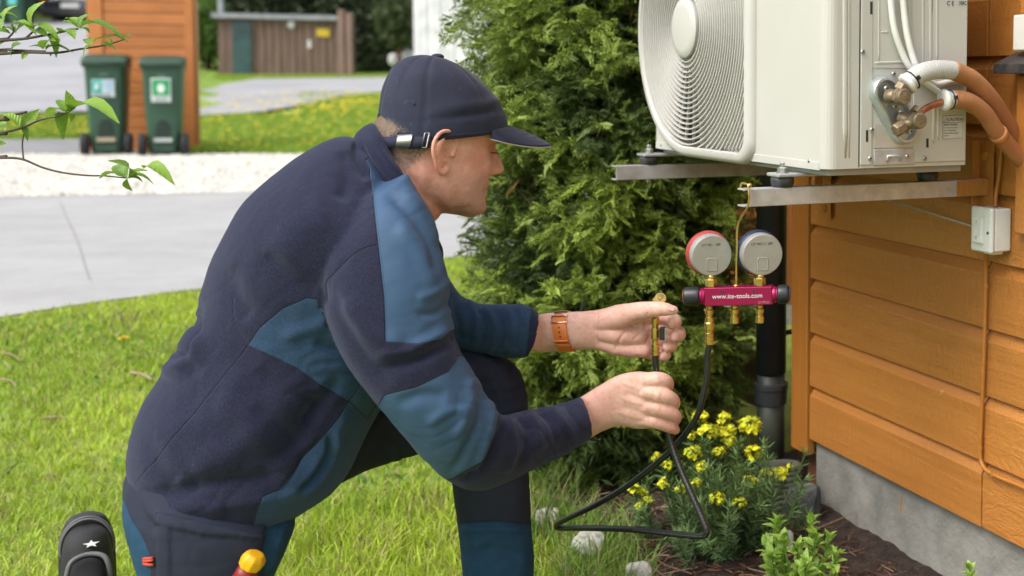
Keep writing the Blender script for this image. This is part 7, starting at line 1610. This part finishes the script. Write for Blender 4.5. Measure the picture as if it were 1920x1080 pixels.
# watch strap round the far wrist: flat band following an oval
def watch():
    A = W(1056, 590, 2.256); Bq = W(1068, 653, 2.256); ctr = (A+Bq)/2; ax = unit(W(1110, 618, 2.25)-W(1000, 624, 2.262)); up = unit((A-Bq)-ax*np.dot(A-Bq, ax)); ou = unit(np.cross(ax, up)); ou = ou if np.dot(ou, CP-ctr) > 0 else -ou
    hh_ = np.linalg.norm(A-Bq)/2+.0035; dd_ = .0315; v = []; f = []; n = 64; wd = .0125
    for i in range(n):
        a = 2*PI*i/n; c_, s_ = math.cos(a), math.sin(a); p = ctr+up*hh_*c_+ou*dd_*s_; nrm = unit(up*c_/hh_+ou*s_/dd_); tl = ax*(.0035*(-c_))
        for du, dn in ((-wd, -.001), (-wd, .0012), (-wd*.85, .0022), (wd*.85, .0022), (wd, .0012), (wd, -.001)): v.append(p+tl+ax*du+nrm*dn)
    for i in range(n):
        j = (i+1) % n
        for k in range(6): l = (k+1) % 6; f.append((i*6+k, j*6+k, j*6+l, i*6+l))
    m = M('strap_orange', (.62, .17, .03), .5, col2=(.54, .14, .025), scale=50, bump=.25, bscale=400, dist=.0008)
    w = mk('wristwatch_strap', v, f, m, man, smooth=True); w.modifiers.new('e', 'EDGE_SPLIT').split_angle = .7
    def on(c_, du, h=.0024): a = math.asin(max(-1, min(1, c_))); s_ = math.cos(a); nrm = unit(up*c_/hh_+ou*s_/dd_); return ctr+up*hh_*c_+ou*dd_*s_+ax*(du-.0035*c_)+nrm*h, nrm
    gm = M('rose_steel', (.72, .50, .38), .25, metal=.9, bump=0)
    q = []
    for cc_, du in ((.86, -.0145), (.86, .0145), (.60, .0145), (.60, -.0145)): q.append(on(cc_, du, .0035)[0])
    MB().tube(q+[q[0]], .0014, 8).build('buckle', gm, w, smooth=True)
    p, nr = on(.97, 0, .003); MB().box(p, ax*.0125, up*.0035, ou*.001).build('buckle_bar', gm, w, bevel=.0006)
    for c_ in (.38, .16, -.05): p, nr = on(c_, 0, .0024); MB().lathe(p, nr, [(-.0002, .0018), (.0002, .0018)], 10).build('strap_hole', M('hole_brown', (.12, .03, .01), .8, bump=0), w)
    for c_ in (-.26, -.50):
        a_, b_ = on(c_, -.0138, .004), on(c_, .0138, .004); mid = on(c_, 0, .0046)[0]; MB().tube([a_[0], mid, b_[0]], .0022 if c_ > -.4 else .0016, 8).build('strap_loop', m, w, smooth=True)
    p, nr = on(-.62, 0, .0036); MB().box(p, ax*.0105, unit(np.cross(nr, ax))*.010, nr*.0012).build('strap_tip', m, w, bevel=.001)
    MB().lathe(ctr-ou*(dd_+.001), -ou, [(0, .019), (.002, .021), (.008, .021), (.010, .018)], 32).build('watch_case', gm, w)
watch()
# ------------------------------------------------------------------ cap
def cap():
    bx, by = .1015, .0850; cx = .0095; n = 120; m = 40; top = .144
    def zl(x, th): return .016+.30*x+.0*th
    def P(th, h, extra=0.):
        cf_ = max(math.cos(th), 0); r = (1-h**(2.5-.75*cf_))**(1/(2.15-.35*cf_)) if h < 1 else 0; X_ = cx+(bx+extra)*math.cos(th)*r-.031*h**1.8; Y_ = (by+extra)*math.sin(th)*r; xb = cx+bx*math.cos(th); b0 = zl(xb, th)
        d = (th-PI+PI) % (2*PI)-PI; d = abs(abs(th)-PI) if th <= PI else abs(th-PI); 
        if d < .52: b0 += .046*math.sqrt(max(0, 1-(d/.52)**2))
        # front panels stand taller
        Z_ = b0+(top-b0-.000)*h
        return X_, Y_, Z_
    v = []; f = []
    for j in range(m+1):
        h = 1-(1-j/m)**1.15 if j < m else .9995
        for i in range(n):
            th = 2*PI*i/n; x, y, z = P(th, h); 
            se = min(abs(((th-PI/6-k*PI/3+PI) % (2*PI))-PI) for k in range(6)) if False else min(abs(((th-k*PI/3+PI) % (2*PI))-PI) for k in range(6))
            gr = -.0022*math.exp(-(se*(1-h*.7)/.025)**2)*(h < .97)+.0012*math.cos(6*th)*-(h)*(1-h)*0
            wr = .0022*mnoise.noise(Vector((math.cos(th)*2.2, math.sin(th)*2.2, h*3.4)))*(4*h*(1-h)+.2)
            # soft fold above the brow
            wr += -.0035*math.exp(-((h-.28-.10*math.cos(th))/.045)**2)*math.exp(-((abs(th if th < PI else 2*PI-th)-1.1)/.8)**2)+.003*math.exp(-((h-.40-.10*math.cos(th))/.06)**2)*math.exp(-((abs(th if th < PI else 2*PI-th)-.9)/.7)**2)
            q = np.array([x, y, z]); nr = unit(np.array([x-cx, y, max(z-.03, 0)*.9])); v.append(q+nr*(gr+wr))
    for j in range(m):
        for i in range(n): k = (i+1) % n; f.append((j*n+i, j*n+k, (j+1)*n+k, (j+1)*n+i))
    f.append(tuple(m*n+i for i in range(n)))
    mc = M('cap_cotton', (.015, .018, .044), .85, col2=(.010, .012, .030), scale=25, bump=.45, bscale=1100, dist=.0006, sheen=.08, bump2=.2, b2scale=60)
    o = mk('cap', hl(np.array(v)), f, mc, man, smooth=True); sd = o.modifiers.new('s', 'SOLIDIFY'); sd.thickness = .002; sd.offset = -1; sd.use_rim = True
    # worn pale dust on the crown
    t = mc.node_tree; b = t.nodes['Principled BSDF']; old = b.inputs['Base Color'].links[0].from_socket; w = nn(t, 'ShaderNodeTexNoise', i_Scale=16., i_Detail=6., i_Roughness=.7); r = nn(t, 'ShaderNodeMapRange'); t.links.new(w.outputs['Fac'], r.inputs[0]); r.inputs[1].default_value = .60; r.inputs[2].default_value = .78; r.inputs[4].default_value = .35; mx = nn(t, 'ShaderNodeMix', data_type='RGBA'); t.links.new(r.outputs[0], mx.inputs[0]); t.links.new(old, mx.inputs[6]); mx.inputs[7].default_value = (.16, .17, .22, 1); t.links.new(mx.outputs[2], b.inputs['Base Color'])
    MB().sphere(hl(np.array([cx-.031, 0, top])), .0105, 16, 8, (1, 1, .5)).build('button', mc, o, smooth=True)
    # sweat-band edge / hem stitching
    hem = [hl(np.array(P(2*PI*i/n, .045))+np.array([math.cos(2*PI*i/n), math.sin(2*PI*i/n), 0])*.0006) for i in range(n) if abs(i-n/2) > 9]
    hem = hem[len(hem)//2:]+hem[:len(hem)//2]; MB().tube(hem, .0007, 5).build('stitching', mc, o, smooth=True)
    # brim
    v = []; f = []; nu, nv = 48, 14; A0 = .98
    def B_(u, w, e=0.):
        th = u*A0; ix, iy = cx+bx*math.cos(th), by*math.sin(th); iz = zl(ix, th)+.007; ox = ix+ (.079*(1-abs(u)**2.6)**.5)*1.0; oy = iy*(1-.10*(1-abs(u)))
        x = ix+(ox-ix)*w; y = iy+(oy-iy)*w; z = iz-.10*(x-ix)-1.5*((x-ix)**2)-.004*w*abs(u)**2; z -= .012*(y/.08)**2*w
        return np.array([x, y, z+e])
    for j in range(nv+1):
        for i in range(nu+1): v.append(hl(B_(i/nu*2-1, j/nv)))
    for j in range(nv):
        for i in range(nu): q = j*(nu+1)+i; f.append((q, q+1, q+nu+2, q+nu+1))
    br = mk('brim', v, f, mc, o, smooth=True); s = br.modifiers.new('s', 'SOLIDIFY'); s.thickness = .0038; s.offset = 0
    edge = [hl(B_(i/nu*2-1, 1.0, -.0012)) for i in range(nu+1)]; MB().tube(edge, .0013, 6).build('brim_piping', M('piping_cream', (.55, .52, .45), .7, bump=0), o, smooth=True)
    for w in (.25, .45, .65, .85): MB().tube([hl(B_(i/nu*2-1, w, .0022)) for i in range(3, nu-2)], .0004, 4).build('brim_stitch', mc, o)
    # strap over the opening, buckle, loop, tail
    def sp(th, z0, w, ex=.0015):
        x = cx+(bx+ex)*math.cos(th); y = (by+ex)*math.sin(th); z = zl(cx+bx*math.cos(th), th)+z0; return [np.array([x, y, z-w]), np.array([x, y, z+w])]
    def strip(t0, t1, w, z0, name, mat, ex=.002, th_=.0018, dz=0.):
        v = []; f = []; k = 24
        for i in range(k+1): q = sp(t0+(t1-t0)*i/k, z0+dz*i/k, w, ex); v += [hl(q[0]), hl(q[1])]
        for i in range(k): f.append((2*i, 2*i+2, 2*i+3, 2*i+1))
        oo = mk(name, v, f, mat, o, smooth=True); m_ = oo.modifiers.new('s', 'SOLIDIFY'); m_.thickness = th_; m_.offset = 0; return oo
    strip(PI-.9, PI+1.02, .0085, .002, 'strap', mc, .0022); strip(PI+.90, PI+1.20, .0095, -.0015, 'strap_end', mc, .0045)
    strip(PI+.55, PI+.85, .0245, -.018, 'sweatband', mc, -.0025) if False else None
    sg = M('brushed_silver', (.36, .35, .33), .35, metal=.9, bump=.1, stretch=(1, 1, 8)); strip(PI+.70, PI+.93, .0105, .0015, 'buckle', sg, .0060, .003)
    q = [sp(PI+a, .0015, w, .0075) for a, w in ((1.10, .0115), (1.16, .0115))]; MB().tube([hl(q[0][0]), hl(q[0][1]), hl(q[1][1]), hl(q[1][0]), hl(q[0][0])], .0012, 6).build('strap_loop', sg, o, smooth=True)
    for th, h in ((4.0, .42), (4.9, .50), (5.6, .45)):
        x, y, z = P(th, h); x2, y2, z2 = P(th+.01, h); MB().lathe(hl(np.array([x, y, z])), unit(hl(np.array([x, y, z]))-hl(np.array([0, 0, .05]))), [(0, .0026), (.0012, .0024), (.0013, .001)], 12).build('eyelet', mc, o)
cap()
# hair below the cap, brow, lashes
def hair():
    r = np.random.default_rng(3); i = np.where(inhead & (LB[:, 0] < .045) & (LB[:, 2] > -.075) & (LB[:, 2] < .085) & (abs(LB[:, 1]) > 0))[0]; x, y, z = LB[i].T
    line = -.052+np.clip((x+.055)*1.6, 0, .25); ok = (z > line+r.normal(0, .006, len(i))) & (z < .016+.30*x+.062) & ~((x > -.03) & (x < .022) & (z < .045) & (abs(y) > .0738)) & ~((x > .012) & (z < .012+.2*(x-.012)))
    i = i[ok]; i = r.choice(i, min(len(i), 16000), replace=False); P = BV[i]; N = BN[i]; down = -hZ*.85-hX*.25; V = []; C = []
    d = N*.45+down+r.normal(0, .22, (len(i), 3)); d /= np.linalg.norm(d, axis=1)[:, None]; L = r.uniform(.0025, .006, len(i))[:, None]*np.clip(.5+(BV[i]@hZ-(HO@hZ)+.06)*9, .5, 1.3)[:, None]; s = np.cross(d, N); s /= np.linalg.norm(s, axis=1)[:, None]; w = .00045
    v = np.stack([P-s*w, P+s*w, P+N*.0006+d*L], 1).reshape(-1, 3); f = np.arange(len(v)).reshape(-1, 3); o = mk('hair', v, f, None, man); o.data.materials.clear(); o.data.materials.append(leafmat('short_hair', tr=.1, rough=.5)); k = r.uniform(0, 1, (len(i), 1)); c = np.array([.20, .14, .10])*(1-k)+np.array([.42, .35, .28])*k
    ca = o.data.color_attributes.new('tint', 'FLOAT_COLOR', 'POINT'); cc = np.ones((len(v), 4), np.float32); cc[:, :3] = np.repeat(c, 3, 0); ca.data.foreach_set('color', cc.ravel()); o['kind'] = 'stuff'
    for sg in (-1, 1):
        mb = MB()
        for q in range(110):
            u = r.uniform(0, 1); y = sg*(.014+.034*u); x = .098+.004-.010*u*u*1.4; z = .0345+.006*math.sin(u*2.6)+r.normal(0, .0014); p = hl(np.array([x, y, z])); e = p+(hY*sg*.8+hZ*.25+hX*.35)*r.uniform(.003, .006); s_ = hX*.0+hZ*.00028; mb.add([p-s_, p+s_, e], [(0, 1, 2)])
        ob = mb.build('eyebrow', M('brow_hair', (.20, .13, .08), .7, bump=0), man); ob['kind'] = 'stuff'
        l = [hl(np.array([.0935-.010*abs(t)**2*1.0+.003, sg*(.031+.012*t), .0075+.0015*(1-t*t)])) for t in np.linspace(-1, 1, 9)]
        MB().tube(l, .0009, 5).build('eyelashes', M('brow_dark', (.07, .045, .035), .7, bump=0), man, smooth=True)
hair()
# ------------------------------------------------------------------ shoe on the toes behind, and the one in front
def rear_shoe():
    Y = 2.42; sh = W(165, 1090, Y); m = M('shoe_black', (.022, .022, .024), .7, col2=(.014, .014, .015), scale=40, bump=.5, bscale=500); mg = M('shoe_grey', (.16, .16, .165), .6, bump=.2, bscale=300); cd_ = unit(CP-sh); cd_ = unit(cd_*np.array([1, 1, 0])); rx = np.cross(UZ, cd_)*1.0; rx = rx if rx[0] > 0 else -rx; aw = -cd_
    k = Y/2362*.88
    def q(dx, py, d=0.): return W(163, py+10, Y)*np.array([0, 0, 1])+np.array([sh[0], sh[1], 0])+rx*dx*k+aw*d
    def lvl(py, hw, t0, t1): return (q(0, py, (t0+t1)/2), rx*hw*k, aw*(t1-t0)/2)
    # heel counter and upper, standing on its toe: heel at the top
    up = loft([lvl(990, 14, .030, .065), lvl(994, 28, .016, .070), lvl(1004, 39, .004, .074), lvl(1025, 46, -.006, .078), lvl(1060, 50, -.014, .078), lvl(1110, 52, -.016, .078), lvl(1160, 52, -.005, .078), (q(0, 1205, .045), rx*46*k, aw*.035)], 48, 5, 2.1)
    sh_o = mk('shoe', up[0], up[1], m, man, smooth=True)
    so_ = loft([lvl(976, 12, .066, .098), lvl(979, 26, .060, .100), lvl(986, 37, .058, .104), lvl(1004, 47, .060, .106), lvl(1025, 52, .066, .106), lvl(1060, 55, .070, .106), lvl(1150, 55, .074, .106), (q(0, 1212, .09), rx*50*k, aw*.018)], 48, 5, 2.6)
    mk('sole', so_[0], so_[1], M('sole_black', (.03, .03, .032), .6, bump=.2), sh_o, smooth=True)
    for d, e in ((.078, 50), (.086, 52)):
        pts = [q(-e*math.cos(a), 1032-(1032-979+(d-.078)*250)*math.sin(a), d-.024) for a in np.linspace(-.3, PI+.3, 30)]; MB().tube(pts, .0024, 6).build('sole_line', mg, sh_o, smooth=True)
    # collar lining: grey padded arch around the opening
    pts = [q(-40, 1120, -.022), q(-40, 1080, -.022), q(-37, 1050, -.020), q(-27, 1033, -.014), (q(0, 1027, -.008)), q(27, 1031, -.014), q(38, 1046, -.020), q(41, 1080, -.022), q(41, 1120, -.022)]
    MB().tube(crom(pts, 6), .0048, 10).build('collar_lining', mg, sh_o, smooth=True)
    sk = loft([(q(2, 1052, .0), rx*24*k, aw*.012+UZ*.004), (q(0, 1058, -.022), rx*31*k, UZ*.030), (q(-2, 1085, -.055), rx*33*k, UZ*.036+aw*.01), (q(4, 1120, -.12), rx*36*k, UZ*.040+aw*.015), (q(30, 1180, -.20), rx*40*k, UZ*.046)], 40, 6, 2.1)
    mk('sock', sk[0], sk[1], M('sock_black', (.012, .012, .014), .95, bump=.5, bscale=700), man, smooth=True)
    # star on the counter
    c = q(8, 1011, -.0035); st = []; 
    for i in range(10): a = PI/2+PI*i/5; r = (13 if i % 2 == 0 else 5.4)*k; st.append(c+rx*math.cos(a)*r*1.25+(UZ*.62+aw*.55)*math.sin(a)*r*.8)
    MB().prism(st, (cd_*.6+UZ*.5)*.004).build('star', M('star_white', (.72, .72, .68), .6, bump=0), sh_o)
    # trouser hem over the ankle
    A = q(45, 1110, -.12); MB()
    hm = loft([(q(10, 1092, -.115), rx*40*k, UZ*.036), (q(14, 1100, -.150), rx*44*k, UZ*.042), (q(60, 1210, -.28), rx*48*k, UZ*.048), (MP(400, 1400, .09), rx*.06, UZ*.055)], 40, 6)
    o = mk('trouser_leg', hm[0], hm[1], bpy.data.materials['work_trousers'], man, smooth=True); attrs(o, blue=np.full(len(hm[0]), 5.), stitch=np.full(len(hm[0]), 99.))
rear_shoe()
def front_shoe():
    p = MP(925, 1262, -.135); g0_ = np.array([p[0], p[1], 0.]); m = MATS['shoe_black']; S1 = []
    for x, hw, h0, h1 in ((-.085, .022, .01, .055), (-.07, .036, .006, .085), (-.02, .038, .006, .11), (.04, .042, .006, .085), (.10, .048, .006, .062), (.15, .044, .008, .05), (.185, .026, .012, .036)): S1.append((g0_+MF*x+UZ*(h0+h1)/2, UZ*(h1-h0)/2, MN*hw))
    a = loft(S1, 40, 5, 2.4); s = mk('shoe', a[0], a[1], m, man, smooth=True)
    b = loft([(g0_+MF*x+UZ*.006, UZ*.011, MN*hw) for x, hw in ((-.09, .02), (-.075, .038), (0, .038), (.1, .052), (.16, .048), (.195, .02))], 32, 5, 3); mk('sole', b[0], b[1], bpy.data.materials['sole_black'], s, smooth=True)
front_shoe()
# red tag on the trousers
tp = [W(x, y, MP(280, 1050, .12)[1]) for x, y in ((272, 1045), (289, 1044), (289, 1059), (274, 1060))]
def surf(px, py, lift=.001):      # nearest trouser vertex under a pixel, on the camera's side
    k = np.argmin(((TPn-np.array([px, py]))**2).sum(1)+np.where((TNn@(CP-MO)) > 0, 0, 1e6)); return TV[k]+TNn[k]*lift, TNn[k]
TPn = project(TV); TNn = vnormals(TV, TF)
for i in range(3):
    a, na = surf(272, 1047+i*5.2, .003); b, nb_ = surf(290, 1046+i*5.2, .003); MB().tube([a, (a+b)/2+na*.001, b], .0020, 6).build('red_tag', M('tag_red', (.60, .07, .03), .6, bump=0), man, smooth=True)
# screwdriver in the pocket
def driver():
    P, N_ = surf(468, 1060, .012); t = thing('screwdriver', 'red and yellow screwdriver handle sticking out of the thigh pocket', 'screwdriver', P); Yd = P[1]-.01
    a, b = W(482, 1036, Yd), W(448, 1100, Yd); ax_ = unit(a-b); c2 = a-ax_*.026
    mb = MB(); mb.lathe(c2, ax_, [(0, .0148), (.003, .0165), (.012, .0178), (.018, .0170), (.023, .0130), (.0245, .009)], 8); mb.build('handle_end', M('handle_yellow', (.80, .42, .01), .4, bump=.1), t, bevel=.002)
    mb = MB(); mb.lathe(c2, -ax_, [(0, .0140), (.01, .0150), (.05, .0165), (.09, .014), (.11, .016)], 16); mb.build('handle', M('handle_red', (.24, .015, .018), .45, bump=.1), t, smooth=True); MB().cyl(c2-ax_*.11, c2-ax_*.20, .003).build('shaft', m_screw, t)
driver()
